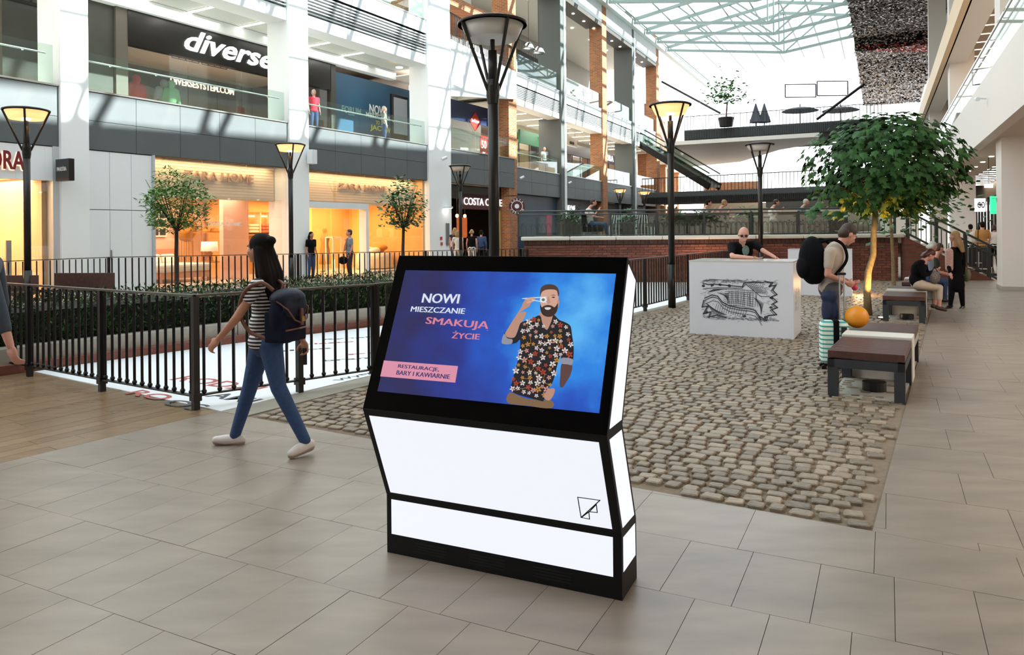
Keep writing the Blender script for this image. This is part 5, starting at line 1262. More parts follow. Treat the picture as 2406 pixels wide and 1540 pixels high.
# hedge and planter inside the court
m_hleaf=M('hedge_leaf','3f5a30',.35,tone=.65); HB=[G(-140,905),G(131,866),G(570,806),G(905,764),G(1010,752)]
hd=thing('hedge','dense dark green hedge in a low concrete planter inside the railed court','hedge',loc=HB[0])
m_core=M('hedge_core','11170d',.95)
for a,c in zip(HB,HB[1:]):
    a0=a-HB[0]; c0=c-HB[0]; d=(c0-a0); dn=d.normalized(); pn=Vector((-dn.y,dn.x,0)); ang=math.atan2(d.y,d.x); l=d.length
    mwl=Matrix.Translation(a0) @ rotz(ang)
    b=MB(); b.box(0,l,.0,.13,0,.11); o=b.build('brick_plinth', m_br, hd); o.matrix_local=mwl
    b=MB(); b.box(0,l,.13,.30,0,.30); o=b.build('planter_wall', m_conc, hd, bevel=.015); o.matrix_local=mwl
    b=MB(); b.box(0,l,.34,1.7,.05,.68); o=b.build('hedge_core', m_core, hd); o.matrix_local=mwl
    n=max(1,int(l/.26)); q=MB(); q.box(0,.25,-.006,.05,.01,.1); 
    me=q.mesh('brick',m_br)
    o=MB(); 
    r=random.Random(int(l*100)); b=MB()
    for i in range(int(1500*l/1.3)):
        u=r.uniform(0,l); 
        if r.random()<.62: y,z=.30+r.uniform(-.05,.08),r.uniform(.28,.82)
        else: y,z=r.uniform(.3,1.7),.78+r.uniform(-.06,.06)
        cc=Vector((u,y,z)); dd=Vector((r.uniform(-1,1),r.uniform(-1,.35),r.uniform(-.4,1))).normalized(); s_=dd.cross(Vector((r.uniform(-.5,.5),.3,1))).normalized(); L_=r.uniform(.05,.1); b.t=r.random()
        b.add([cc,cc+dd*L_*.5+s_*L_*.16,cc+dd*L_,cc+dd*L_*.5-s_*L_*.16],[(0,1,2,3)])
    o=b.build('foliage', m_hleaf, hd, kind='stuff'); o.matrix_local=mwl
# dark benches beyond the hedge, seen through the bars
for k,(px0,px1,py) in enumerate(((-40,50,745),(92,236,735))):
    a=G(px0,py); c=G(px1,py); d=c-a; t=thing('long_bench','dark slatted bench beyond the hedge, '+('at the far left edge','right of the left lamp post'),'bench',loc=a,rz=math.atan2(d.y,d.x)) if False else thing('long_bench',('dark bench beyond the hedge at the far left edge','dark bench beyond the hedge right of the left lamp post')[k],'bench',loc=a,rz=math.atan2(d.y,d.x))
    l=d.length
    for j in range(4): b=MB(); b.box(0,l,j*.12,j*.12+.105,.42,.48); b.build('slat', m_wood, t)
    for xx in (.1,l-.2): b=MB(); b.box(xx,xx+.1,.02,.44,0,.42); b.build('leg', m_dark, t)
    b=MB(); b.box(0,l,.46,.5,.45,.8); b.build('backrest', m_wood, t)
# ================================================================ lamp posts
m_lamp=M('lamp_black','23211f',.38,.4); m_dish=M('lamp_dish','c9c6c0',.45); m_dishlit=M('lamp_dish_lit','ffe0b0',.45,emit=1.2,ecol='ffc27a'); m_bulb=M('lamp_bulb','ffffff',.5,emit=14,ecol='ffdca8')
def lamp(p, label, lit, zt=4.2, d=.83):
    t=thing('street_lamp',label,'street lamp',loc=(p.x,p.y,0),group='street lamps of the mall street'); R=d/2
    b=MB(); b.tube([(0,0,0),(0,0,.9)],.078,16); b.tube([(0,0,.9),(0,0,3.35)],.066,16); b.build('pole', m_lamp, t, smooth=True)
    b=MB(); b.lathe([(.068,3.2),(.082,3.3),(.085,3.42),(.066,3.5)],16); b.build('collar', m_lamp, t)
    b=MB(); b.tube([(0,0,3.35),(0,0,zt-.34)],.058,16); b.build('upper_pole', m_lamp, t, smooth=True)
    b=MB(); b.lathe([(R+.015,zt-.03),(R+.02,zt),(R-.03,zt+.02),(R-.05,zt+.02),(R-.04,zt-.03),(R+.015,zt-.03)],36); b.build('rim', m_lamp, t, smooth=True)
    b=MB(); b.lathe([(R-.03,zt+.015),(.2,zt+.05),(0,zt+.06)],32); b.build('top_cover', m_lamp, t, smooth=True)
    b=MB(); b.lathe([(R-.02,zt-.01),(R-.11,zt-.2),(R-.13,zt-.2),(.1,zt-.12),(0,zt-.11)],36); b.build('reflector', m_dishlit if lit else m_dish, t, smooth=True)
    b=MB(); b.tube([(0,0,zt-.36),(0,0,zt-.2)],.03,10); b.build('lamp_stem', m_bulb if lit and False else m_lamp, t)
    if lit: b=MB(); b.lathe([(.07,zt-.22),(.09,zt-.19),(.05,zt-.16),(0,zt-.15)],14); b.build('bulb', m_bulb, t)
    for k in range(4):
        a=k*math.pi/2+.5; ca,sa=math.cos(a),math.sin(a)
        b=MB(); b.tube([(ca*.07,sa*.07,3.36),(ca*R,sa*R,zt-.01)],.021,8); b.build('arm', m_lamp, t)
    return t
lamp(PD(1164,866,9.25),'tall black lamp post with grey dish directly behind the kiosk',False)
lamp(PD(66,738,15.3),'black lamp post with a lit dish at the far left',True)
lamp(PD(685,677,21.7),'black lamp post with a lit dish before the second white column',True)
lamp(G(1579,724),'black lamp post with a lit dish left of the white map box',True)
lamp(PD(1083,640,29.3),'smaller unlit lamp post in front of the coffee shop',False,4.2,.85)
lamp(PD(1788,663,22.7),'black lamp post against the bright hall end behind the bald man',False)
lamp(PD(1458,600,47),'distant lit lamp above the terrace plants, left one',True); lamp(PD(1515,600,50),'distant lit lamp above the terrace plants, right one',True)
# ================================================================ white map boxes
def mapbox(bl, br, bk, h, label):
    d=br-bl; l=d.length; ang=math.atan2(d.y,d.x); n=Vector((-d.y,d.x,0)).normalized(); dep=(bk-br).dot(n)
    t=thing('map_display_box',label,'display box',loc=bl,rz=ang)
    b=MB(); b.box(0,l,0,dep,0,h-.015); b.build('body', M('box_white','e4e7f0',.35), t)
    b=MB(); b.box(-.004,l+.004,-.004,dep+.004,h-.015,h); b.build('top', M('box_top','d8d6d2',.12), t)
    return t,l,dep
bx,BW,BD=mapbox(G(1620.5,785.5),G(1865,799),G(1897,780),1.14,'white display box printed with an old fortified city map')
# printed map (zoom coordinates of the front face, 0..1 across)
r9=random.Random(21); m_mi=M('map_ink','3d434c',.6); m_mg=M('map_grey','8b929b',.6)
def mp(u,v): return (BW*u, BD and (1.14*(1-v)))
# corners in the close-up: left 75, right 968; top 495, bottom 1145
mc=lambda zx,zy: ((zx-75)/893*BW, (1-(zy-495)/650)*1.13)
mb=MB(); mg=MB()
def ln(pts,w_=.007,B=None,closed=False):
    line2d(B or mb,[mc(*p) for p in pts],w_*1.35,0,closed)
ln([(200,690),(250,700),(300,695),(545,712),(560,678),(640,670),(720,672)],.012); ln([(205,665),(300,655),(540,660)],.006); ln([(200,740),(320,725),(540,725),(575,690),(700,790),(775,790)],.007)
zig=[(735,660),(800,670),(780,700),(828,690),(800,735),(835,770),(790,790),(835,830),(800,850),(838,880),(790,900),(830,940),(760,950),(745,995),(690,960)]
ln(zig,.012); ln([(x-14,y+6) for x,y in zig],.006)
zg2=[(205,840),(190,900),(240,890),(200,960),(265,940),(250,985),(320,965),(400,985)]
ln(zg2,.012); ln([(x+14,y-6) for x,y in zg2],.005)
riv=[(215,820),(280,790),(330,800),(370,850),(430,880),(520,895),(600,900),(650,910),(680,950),(700,985)]
ln(riv,.012); ln([(x,y+18) for x,y in riv],.008); ln([(x+6,y+50) for x,y in riv],.006)
for k in range(15): # streets of the old town grid
    x=430+k*17; ln([(x,735+abs(k-7)*2),(x+r9.uniform(-8,8),800),(x+r9.uniform(-6,10),880)],.0045)
for k in range(9): y=738+k*17; ln([(400-k*4,y),(500,y+r9.uniform(-4,4)),(640,y+6+k*2)],.0045)
for k in range(14): x=320+k*20; ln([(x,870+k*3),(x-18,930+k*3)],.004)
for k in range(8): ln([(580+k*14,690+k*10),(640+k*16,670+k*14)],.004); ln([(600+k*16,690),(660+k*14,760)],.004)
for k in range(10): ln([(640+k*9,800+k*5),(700,870+k*8)],.0045)
for k in range(12): ln([(240+k*12,770-k*3),(300+k*10,735)],.0045); ln([(225+k*8,860+k*6),(300+k*10,960)],.004)
for k in range(10): ln([(330+k*10,770),(420,800+k*7)],.004)
for cx_,cy_ in ((205,712),(280,705),(350,700),(435,706),(778,700),(790,800),(782,880),(735,965),(232,945),(560,965)):
    pts=[mc(cx_+r9.uniform(10,20)*math.cos(a),cy_+r9.uniform(8,15)*math.sin(a)) for a in [i*.9 for i in range(7)]]; mb.add([(x,z,0) for x,z in pts],[tuple(range(7))])
for k in range(700):
    x=r9.uniform(195,830); y=r9.choice((r9.gauss(668,8),r9.gauss(985,8),r9.uniform(650,990))); 
    if 300<x<700 and 700<y<940 and r9.random()<.7: continue
    ln([(x,y),(x+r9.uniform(-26,26),y+r9.uniform(-7,7))],.004,mg)
pm=Matrix.Translation((0,-.003,0))@XZ
for B,mt,nm in ((mg,m_mg,'map_shading'),(mb,m_mi,'map_print')): o=B.build(nm, mt, bx, kind='stuff'); o.matrix_local=pm; pm=Matrix.Translation((0,-.0035,0))@XZ
b=MB()
for k in range(60): z=r9.uniform(.38,.72); y=r9.uniform(.2,.75); line2d(b,[(y,z),(y+r9.uniform(-.03,.03),z+r9.uniform(-.05,.05))],.012,0,False)
o=b.build('side_print', m_mg, bx, kind='stuff'); o.matrix_local=Matrix.Translation((BW+.002,0,0)) @ rotz(math.pi/2) @ XZ
bx2,_,_=mapbox(G(1852,694),G(2003,698),G(2016,694),1.12,'plain white display box behind the man with the black backpack')
# ================================================================ benches
m_bw=M('bench_wood','4f312c',.42,noise=(10,.2,(1,10,1),1.0),rnd=.08); m_bst=M('bench_steel','33363b',.5,.2)
def bench(p, ang, label, w_=.66, seg=1.08, mid=.36, seg2=1.1):
    t=thing('bench',label,'bench',loc=p,rz=ang); tot=seg+mid+seg2
    for a,c in ((0,seg),(seg+mid,tot)):
        n=9; h=(c-a-.02)/n
        for i in range(n): b=MB(); b.box(.0,w_,a+.01+i*h+.004,a+.01+(i+1)*h-.004,.375,.445); b.build('slat', m_bw, t, bevel=.004)
        for xx in (0,w_-.09):
            for yy in ((a+.0,a+.09),(c-.09,c)): b=MB(); b.box(xx,xx+.09,yy[0],yy[1],0,.285); b.build('leg', m_bst, t)
        b=MB(); b.box(0,w_,a,a+.06,.285,.365); b.box(0,w_,c-.06,c,.285,.365); b.box(0,.06,a,c,.285,.365); b.box(w_-.06,w_,a,c,.285,.365); b.build('frame', m_bst if a==0 else m_conc, t)
    b=MB(); b.box(-.01,w_+.01,seg,seg+mid,0,.47); b.build('concrete_block', m_cop, t, bevel=.01)
    b=MB(); b.box(.02,w_-.02,.02,tot-.02,.0,.012); b.build('base_plate', m_conc, t)
    b=MB(); b.tube([(w_*.55,.45,.012),(w_*.55,.45,.1)],.11,20); b.build('uplight', m_black, t)
    return t
bp=G(1945,932); bd=PD(1982,790,8.1)-PD(1945.7,823.6,7.16); bang=math.atan2(bd.y,bd.x)-math.pi/2
bench(bp,bang+.0,'nearest dark wooden bench with a pale concrete middle block')
b2=G(2074,756); bench(b2,bang+.02,'second dark wooden bench with concrete block, the seated woman on it',.64)
b3=PD(2112,668,15.3); b3.z=0; bench(PD(2118,640,16.0).xy.to_3d(),bang,'farthest bench, behind the seated woman')
# orange ball on the first bench
p=PD(2013,755,8.55); p.z=.47+.128; o=MB().ell((0,0,0),.128,28,18).build('balloon', M('orange_ball','e8921e',.4,rnd=0), smooth=True); o.location=p; tag(o,'round orange ball resting on the nearest bench','ball')
# ================================================================ trees
m_bark=M('bark','7a6a4a',.8,noise=(18,.25),bump=(40,.6)); m_barkd=M('dark_bark','3f342a',.85,noise=(18,.2))
def maple_mesh(nm, mat, s=1.):
    pts=[(0,0),(.12,.02),(.34,-.06),(.28,.12),(.5,.28),(.34,.34),(.38,.56),(.18,.5),(.1,.72),(0,.95),(-.1,.72),(-.18,.5),(-.38,.56),(-.34,.34),(-.5,.28),(-.28,.12),(-.34,-.06),(-.12,.02)]
    b=MB(); V=[(x*s,y*s,-(abs(x)**1.5)*.28*s-(y*y)*.12*s) for x,y in pts]+[(0,.3*s,.02*s)]; c=len(pts)
    b.add(V,[(i,(i+1)%c,c) for i in range(c)]); return b.mesh(nm,mat), V, [(i,(i+1)%c,c) for i in range(c)]
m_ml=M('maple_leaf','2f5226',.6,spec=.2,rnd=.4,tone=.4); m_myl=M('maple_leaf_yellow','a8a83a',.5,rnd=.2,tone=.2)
tb=G(2040,742); T0=Vector((tb.x,tb.y,0)); t=thing('maple_tree','large round-crowned maple with a lit yellow trunk beside the benches','tree',loc=T0)
D0=T0.y; tp=lambda px,py,dd=0: PD(px,py,D0+dd)-T0
b=MB(); b.tube([(0,0,-.02),tp(2037,690),tp(2040,640),tp(2052,600,.05),tp(2053,540,.05),tp(2058,490)],[.075,.062,.058,.052,.05,.045],12); b.build('trunk', m_bark, t, smooth=True)
fork=tp(2058,490); r7=random.Random(17)
cc=tp(2078,385); RX,RY,RZ=1.5,1.35,.95
def crownpt(r,shell=.55):
    while True:
        u=Vector((r.uniform(-1,1),r.uniform(-1,1),r.uniform(-1,1)))
        if shell < u.length < 1: break
    p=Vector((u.x*RX,u.y*RY,u.z*RZ)); 
    if u.z<-.3: p.x*=1.0
    return cc+p, u.normalized()
for i in range(26):
    e,_=crownpt(r7,.5); m=fork.lerp(e,.5)+Vector((r7.uniform(-.1,.1),r7.uniform(-.1,.1),-.12 if e.z>fork.z+.6 else .1)); b=MB(); b.tube([fork+Vector((0,0,-.05)),m,e],[.028,.015,.005],6); b.build('branch', m_barkd, t)
lm,LV,LF=maple_mesh('leaf',m_ml); ly,_,_=maple_mesh('leaf',m_myl)
leaves=[]
for i in range(3600):
    p,u=crownpt(r7,.50)
    lobes=math.sin(p.x*3.1+1)*.13+math.sin(p.z*5+p.y*3)*.1
    if (p-cc).length>1.15+lobes*2 and r7.random()<.6: continue
    leaves.append((p,u))
for i in range(110): # low side sprays
    s_=r7.choice((-1,1,1)); p=tp(2078+s_*r7.uniform(60,150)+ (0 if s_>0 else -30),480+r7.uniform(-25,40),r7.uniform(-.8,.8)); leaves.append((p,Vector((s_*.6,-.5,.5))))
leaves.sort(key=lambda q: (q[0].y + r7.uniform(-.2,.2)))
rest=MB()
for k,(p,u) in enumerate(leaves):
    n=(Vector((u.x,u.y,u.z*.5+.75))+Vector((r7.uniform(-.5,.5),r7.uniform(-.5,.5),r7.uniform(-.3,.3)))).normalized()
    d=(Vector((u.x,u.y,-.35))+Vector((r7.uniform(-.6,.6),r7.uniform(-.6,.6),r7.uniform(-.3,.3)))); d=(d-n*d.dot(n)).normalized(); s_=d.cross(n); sz=r7.uniform(.11,.2)
    R=Matrix((s_*sz,d*sz,n*sz)).transposed().to_4x4(); R.translation=p
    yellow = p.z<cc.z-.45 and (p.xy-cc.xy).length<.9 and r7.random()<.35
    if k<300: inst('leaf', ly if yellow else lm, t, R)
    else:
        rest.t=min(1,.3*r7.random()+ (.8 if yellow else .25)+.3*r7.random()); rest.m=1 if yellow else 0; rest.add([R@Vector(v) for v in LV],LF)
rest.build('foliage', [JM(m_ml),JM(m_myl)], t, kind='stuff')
l=bpy.data.lights.new('tree_uplight','SPOT'); l.energy=420; l.color=(1,.58,.2); l.spot_size=1.0; l.shadow_soft_size=.05; o=bpy.data.objects.new('tree_uplight',l); C.objects.link(o); o.location=T0+Vector((.0,-.55,.06)); o.rotation_euler=(Vector((.0,-.42,-1))*-1).to_track_quat('-Z','Y').to_euler()
ul=thing('ground_uplight','round black uplight sunk beside the lit maple trunk','light fitting',loc=T0+Vector((0,-.55,0))); b=MB(); b.tube([(0,0,0),(0,0,.03)],.1,18); b.build('ring', m_black, ul); b=MB(); b.tube([(0,0,.03),(0,0,.034)],.075,16); b.build('lens', m_bulb, ul)
l=bpy.data.lights.new('wall_uplight','POINT'); l.energy=45; l.color=(1,.55,.22); l.shadow_soft_size=.06; o=bpy.data.objects.new('wall_uplight',l); C.objects.link(o); o.location=G(2035,698)+Vector((0,.3,.25))
l=bpy.data.lights.new('wall_uplight','POINT'); l.energy=60; l.color=(1,.5,.2); l.shadow_soft_size=.06; o=bpy.data.objects.new('wall_uplight',l); C.objects.link(o); o.location=TW.P(5.6,-.5,.25)
# second thin tree behind
tb2=PD(2100,668,21.0); tb2.z=0; t=thing('young_tree','thin young tree with a bare trunk just behind the big maple','tree',loc=tb2)
b=MB(); b.tube([(0,0,0),PD(2098,600,21)-tb2,PD(2094,540,21)-tb2,PD(2092,500,21)-tb2],[.06,.05,.045,.035],8); b.build('trunk', m_bark, t)
c3=PD(2125,470,21)-tb2
leafcloud(700, lambda r:(c3.x+r.gauss(0,.75),c3.y+r.gauss(0,.7),c3.z+r.gauss(0,.42)), .2, random.Random(31),1.3).build('foliage', M('leaf_mid','3f6130',.5,tone=.4), t, kind='stuff')
# small round trees in the court
def roundtree(px,pytop,pybot,pw_,base_px,D,label,seed,n,lsz,el,mat,drop=False):
    base=PD(base_px,600,D); base.z=.3; t=thing('round_tree',label,'tree',loc=base); P_=lambda a,c,dd=0: PD(a,c,D+dd)-base
    cz=P_(px,(pytop+pybot)/2); RX=pw_/2/F_PX*D; RZ=(pybot-pytop)/2/F_PX*D; fk=P_(px+2,pybot-12)
    b=MB(); b.tube([(0,0,-.3),(0,0,.2),P_((px+base_px)/2,pybot+50),fk],[.05,.045,.038,.034],8); b.build('trunk', m_barkd, t)
    r=random.Random(seed)
    for i in range(22):
        a=r.uniform(0,6.28); e=cz+Vector((math.cos(a)*RX*r.uniform(.3,.95),math.sin(a)*RX*r.uniform(.3,.9),r.uniform(-.5,.8)*RZ)); b=MB(); b.tube([fk,fk.lerp(e,.5)+Vector((0,0,-.06)),e],[.016,.01,.004],5); b.build('branch', m_barkd, t)
    def pt(r):
        while True:
            u=Vector((r.uniform(-1,1),r.uniform(-1,1),r.uniform(-1,1)))
            if .45<u.length<1 and (u.z>-.75 or r.random()<.3): break
        j=1+.12*math.sin(u.x*7+seed)+.1*math.sin(u.z*9); return (cz.x+u.x*RX*j,cz.y+u.y*RX*j,cz.z+u.z*RZ*j-(abs(u.x)**2)*.12*RZ)
    leafcloud(n, pt, lsz, r, el).build('foliage', mat, t, kind='stuff')
roundtree(413,401,555,150,415,14.6,'round tree with fine drooping foliage in front of the left warm shop window',3,3400,.12,3.6,M('leaf_fine','5b8a3a',.5,tone=.45))
roundtree(946,420,548,108,947,17.6,'round broad-leaved tree in front of the right warm shop window',8,900,.13,1.8,M('leaf_broad','3f6c35',.5,tone=.4))
# ================================================================ people
m_sk={'tan':M('skin_tan','b07a5e',.5,noise=(30,.05)),'pale':M('skin_pale','cf9a86',.5,noise=(30,.05)),'rosy':M('skin_rosy','c98f7c',.5)}
m_eye=M('eye_white','e9e6e2',.3); m_iris=M('eye_dark','20140e',.3); m_lip=M('lip','8f4a42',.5)
def stripes(name,c1,c2,period,duty=.5):
    m=bpy.data.materials.new(name); m.use_nodes=True; nt=m.node_tree; N=nt.nodes; K=nt.links.new; p=N['Principled BSDF']
    tc=N.new('ShaderNodeTexCoord'); sx=N.new('ShaderNodeSeparateXYZ'); K(tc.outputs['Object'],sx.inputs[0])
    a=N.new('ShaderNodeMath'); a.operation='PINGPONG'; K(sx.outputs[2],a.inputs[0]); a.inputs[1].default_value=period/2
    g=N.new('ShaderNodeMath'); g.operation='GREATER_THAN'; K(a.outputs[0],g.inputs[0]); g.inputs[1].default_value=period/2*duty
    mx=N.new('ShaderNodeMix'); mx.data_type='RGBA'; K(g.outputs[0],mx.inputs[0]); mx.inputs[6].default_value=(*lin(c1),1); mx.inputs[7].default_value=(*lin(c2),1)
    K(mx.outputs[2],p.inputs['Base Color']); p.inputs['Roughness'].default_value=.8; return m
def remesh(o, vox, it=3):
    r=o.modifiers.new('skin','REMESH'); r.mode='VOXEL'; r.voxel_size=vox; r.use_smooth_shade=True
    s_=o.modifiers.new('smooth','SMOOTH'); s_.factor=.5; s_.iterations=it
    return o
STAND=dict(hipR=(.09,0,.90),kneeR=(.10,.02,.49),ankR=(.10,-.02,.09),toeR=(.12,.14,.035),hipL=(-.09,0,.90),kneeL=(-.10,.02,.49),ankL=(-.10,-.02,.09),toeL=(-.12,.14,.035),
    waist=(0,0,1.06),chest=(0,.0,1.27),neck=(0,-.01,1.46),head=(0,.02,1.63),
    shR=(.175,-.01,1.41),elR=(.22,-.03,1.13),wrR=(.22,.06,.89),shL=(-.175,-.01,1.41),elL=(-.22,-.03,1.13),wrL=(-.22,.06,.89))
def person(label, mw, J=None, H=1.75, sex='m', skin='pale', top=None, sleeve=.5, bottom=None, leg=1., shoe=None, hair=None, hairlen=0., vox=.012, gaze=(0,0), wide=1., skirt=False, coat=0., face=True, hands=True, curl=.5, group=None, bun=False, hv=1.):
    """one figure facing local +Y; J overrides joints (metres, before scaling when given as in STAND)"""
    P={k:Vector(v)*(H/1.75) for k,v in STAND.items()}
    if J: P.update({k:Vector(v) for k,v in J.items()})
    t=thing('person',label,'person',mw,group); k=H/1.75*(.94 if sex=='f' else 1.)
    v=lambda n: P[n]
    # ---- body: one continuous surface
    b=MB(); hd=v('head'); yaw,pit=gaze; R=Matrix.Rotation(yaw,3,'Z') @ Matrix.Rotation(pit,3,'X'); Q=lambda x,y,z: hd+R@Vector((x*k,y*k,z*k))
    b.ell(Q(0,-.012,.03),(.075*k,.093*k,.093*k),16,12,R); b.ell(Q(0,.022,-.03),(.060*k,.068*k,.085*k),16,12,R); b.cap(Q(0,.03,-.07),.036*k,Q(0,.062,-.088),.022*k)
    b.cap(Q(0,.085,.012),.009*k,Q(0,.104,-.026),.014*k,8); b.ell(Q(0,.082,-.058),(.025*k,.013*k,.011*k),8,6,R); b.cap(Q(-.035,.078,.034),.010*k,Q(.035,.078,.034),.010*k,8)
    for s_ in (-1,1): b.ell(Q(s_*.078,-.012,-.012),(.011*k,.020*k,.032*k),8,6,R)
    for s_ in (-1,1): b.ell(Q(s_*.038,.060,-.022),(.022*k,.02*k,.02*k),8,6,R)
    b.cap(v('neck'),.056*k,Q(0,-.018,-.06),.05*k)
    fw0=Vector((0,.025,0)); b.cap(v('neck')-Vector((0,-.01,.04)),.06*k,v('chest')+fw0,.09*k); b.cap(v('chest')+fw0,.09*k,v('waist')+fw0,.085*k); b.cap(v('waist')+fw0,.085*k,(v('hipR')+v('hipL'))/2,.09*k)
    mh=(v('hipR')+v('hipL'))/2
    for s_ in 'RL':
        b.cap(v('neck')-Vector((0,-.01,.06)),.045*k,v('sh'+s_),.042*k); b.cap(v('sh'+s_),.044*k,v('el'+s_),.037*k); b.cap(v('el'+s_),.037*k,v('wr'+s_),.025*k)
        fa=(v('wr'+s_)-v('el'+s_)).normalized(); side=Vector((1 if s_=='R' else -1,0,0)); inn=(Vector((0,1,0))-fa*fa.y).normalized(); out=fa.cross(inn).normalized()
        # palm, four fingers of unequal length, thumb from the side of the palm
        w0=v('wr'+s_); pc=w0+fa*.05*k
        if hands:
            RR=Matrix((inn,out,fa)).transposed(); b.ell(pc,(.042*k,.017*k,.052*k),10,8,RR)
            pal=out*(-1 if s_=='R' else 1)
            for i,(ln_,off) in enumerate(((.07,.028),(.08,.010),(.075,-.009),(.058,-.027))):
                a=pc+inn*off*k+fa*.040*k; m1=a+(fa*math.cos(curl*.6)+pal*math.sin(curl*.6))*ln_*.5*k; m2=m1+(fa*math.cos(curl*1.6)+pal*math.sin(curl*1.6))*ln_*.5*k
                b.cap(a,.0092*k,m1,.0085*k,8); b.cap(m1,.0085*k,m2,.007*k,8)
            a=pc+inn*.03*k-fa*.022*k; m1=a+(inn*.75+fa*.5+pal*.45).normalized()*.036*k; b.cap(a,.013*k,m1,.0105*k,8); b.cap(m1,.0105*k,m1+(fa*.9+inn*.25+pal*.4).normalized()*.03*k,.009*k,8)
        else: b.ell(pc,(.03*k,.03*k,.06*k),8,6)
        b.cap(v('hip'+s_),.08*k,v('knee'+s_),.055*k); b.cap(v('knee'+s_),.056*k,v('ank'+s_),.036*k)
        b.ell(v('knee'+s_).lerp(v('ank'+s_),.25),(.05*k,.052*k,.07*k),10,8)
        b.cap(v('ank'+s_)-Vector((0,0,.03)),.035*k,v('toe'+s_)-Vector((0,0,.005)),.026*k)
    remesh(b.build('body', m_sk[skin], t, smooth=True), vox, 2)
    if face:
        for s_ in (-1,1):
            e=MB(); e.ell(Q(s_*.031,.070,.006),.0125*k,8,6); eo=e.build('eye', m_eye, t, smooth=True); e=MB(); e.ell(Q(s_*.031,.0795,.005),.006*k,8,6); e.build('iris', m_iris, eo)
            e=MB(); e.cap(Q(s_*.018,.088,.028),.0035*k,Q(s_*.046,.078,.031),.003*k,6); e.build('eyebrow', hair or m_iris, t)
        e=MB(); e.ell(Q(0,.090,-.058),(.022*k,.008*k,.006*k),8,6,R); e.build('lips', m_lip, t, smooth=True)
    # ---- top
    if top:
        b=MB(); W=wide
        ax=(v('shR')-v('shL')).normalized()
        sp=(v('neck')-v('waist')).normalized(); fw=sp.cross(ax)*-1; fw=ax.cross(sp)*-1
        RT=Matrix((ax,sp.cross(ax),sp)).transposed()
        b.ell(v('chest'),(.168*k*W,.125*k*W,.20*k),16,12,RT); b.ell(v('waist'),(.148*k*W,.122*k*W,.16*k),16,12,RT); b.cap(v('chest'),.125*k*W,mh+(v('waist')-mh)*.25,.125*k*W)
        b.cap(v('shR'),.064*k,v('shL'),.064*k); b.cap(v('neck')-sp*.06*k,.07*k,v('chest'),.13*k*W)
        hem=mh+(v('waist')-mh)*(.2) ; b.ell(hem,(.172*k*W,.142*k*W,.10*k),16,10,RT)
        for s_ in 'RL':
            e=sleeve; a=v('sh'+s_); m_=v('el'+s_); c=v('wr'+s_)
            if e<=1: b.cap(a,.066*k,a.lerp(m_,min(e,.98)),.052*k)
            else: b.cap(a,.066*k,m_,.050*k); b.cap(m_,.050*k,m_.lerp(c,e-1),.040*k)
        if coat:
            cb=mh+Vector((0,-.01,-coat)); b.cap(mh,.15*k*W,cb,.16*k*W); b.ell((mh+cb)/2,(.175*k*W,.14*k*W,coat*.75+.08),14,10)
        remesh(b.build('top_garment', top, t, smooth=True), vox, 3)
    if bottom:
        b=MB(); b.ell(mh+Vector((0,-.01,.03)),(.158*k*wide,.13*k*wide,.14*k),14,10)
        if skirt:
            b.cap(mh,.15*k,mh+Vector((0,0,-.3)),.17*k)
        for s_ in 'RL':
            a=v('hip'+s_); m_=v('knee'+s_); c=v('ank'+s_); b.cap(a,.100*k*wide**.5,m_,.066*k)
            if leg>.5: b.cap(m_,.066*k,m_.lerp(c,(leg-.5)*2),.066*k-(.020*k if leg>.9 else .008*k)); b.ell(m_.lerp(c,.25),(.058*k,.060*k,.07*k),10,8)
        remesh(b.build('trousers', bottom, t, smooth=True), vox, 3)
    if shoe:
        for s_ in 'RL':
            a=v('ank'+s_)-Vector((0,0,.035*k)); c=v('toe'+s_); d=(c-a); dn=d.normalized(); heel=a-Vector((dn.x,dn.y,0))*.05*k; b=MB()
            b.cap(heel,.040*k,a.lerp(c,.5),.044*k,12); b.cap(a.lerp(c,.5),.044*k,c,.032*k,12); b.cap(a+Vector((0,0,.01)),.042*k,heel,.038*k)
            so_=remesh(b.build('shoe', shoe, t, smooth=True), max(.008,vox*.8), 2)
            if vox<.009: e=MB(); e.cap(heel-Vector((0,0,.022)),.036*k,c-Vector((0,0,.014)),.029*k,12); remesh(e.build('sole', M('rubber_sole','a08f80',.8), so_, smooth=True), .008, 2)
    if hair:
        b=MB(); b.ell(Q(0,-.024-.1*(hv-1),.046),(.084*k*hv,.098*k*hv,.089*k*hv),16,12,R); b.ell(Q(0,-.055*hv,-.005),(.080*k*hv,.065*k*hv,.085*k*hv),14,10,R)
        if hairlen:
            for x in (-.05,-.02,.02,.05):
                b.cap(Q(x,-.06,.0),.048*k*hv,Q(x*1.5,-.075*hv-(.05 if hairlen>.3 else 0),-hairlen*.55),.050*k*hv,10); b.cap(Q(x*1.5,-.075*hv-(.05 if hairlen>.3 else 0),-hairlen*.55),.050*k*hv,Q(x*1.4,-.09*hv-(.08 if hairlen>.3 else 0),-hairlen),.024*k*hv,10)
            for s_ in (-1,1): b.cap(Q(s_*.072,-.035,.02),.024*k,Q(s_*.078,-.06,-min(hairlen,.22)),.024*k,10)
        if bun: b.ell(Q(.0,-.125,.075),(.05*k,.045*k,.04*k),12,8,R)
        remesh(b.build('hair', hair, t, smooth=True), vox, 2)
    return t,P
h_dark=M('hair_dark','120b09',.75,spec=.15,noise=(60,.3)); h_brown=M('hair_brown','3a261c',.6,noise=(60,.25)); h_blond=M('hair_blond','9a7a52',.6,noise=(60,.25)); h_grey=M('hair_grey','b5b0a8',.7,noise=(60,.2)); h_red=M('hair_auburn','4a2018',.5,noise=(60,.25))
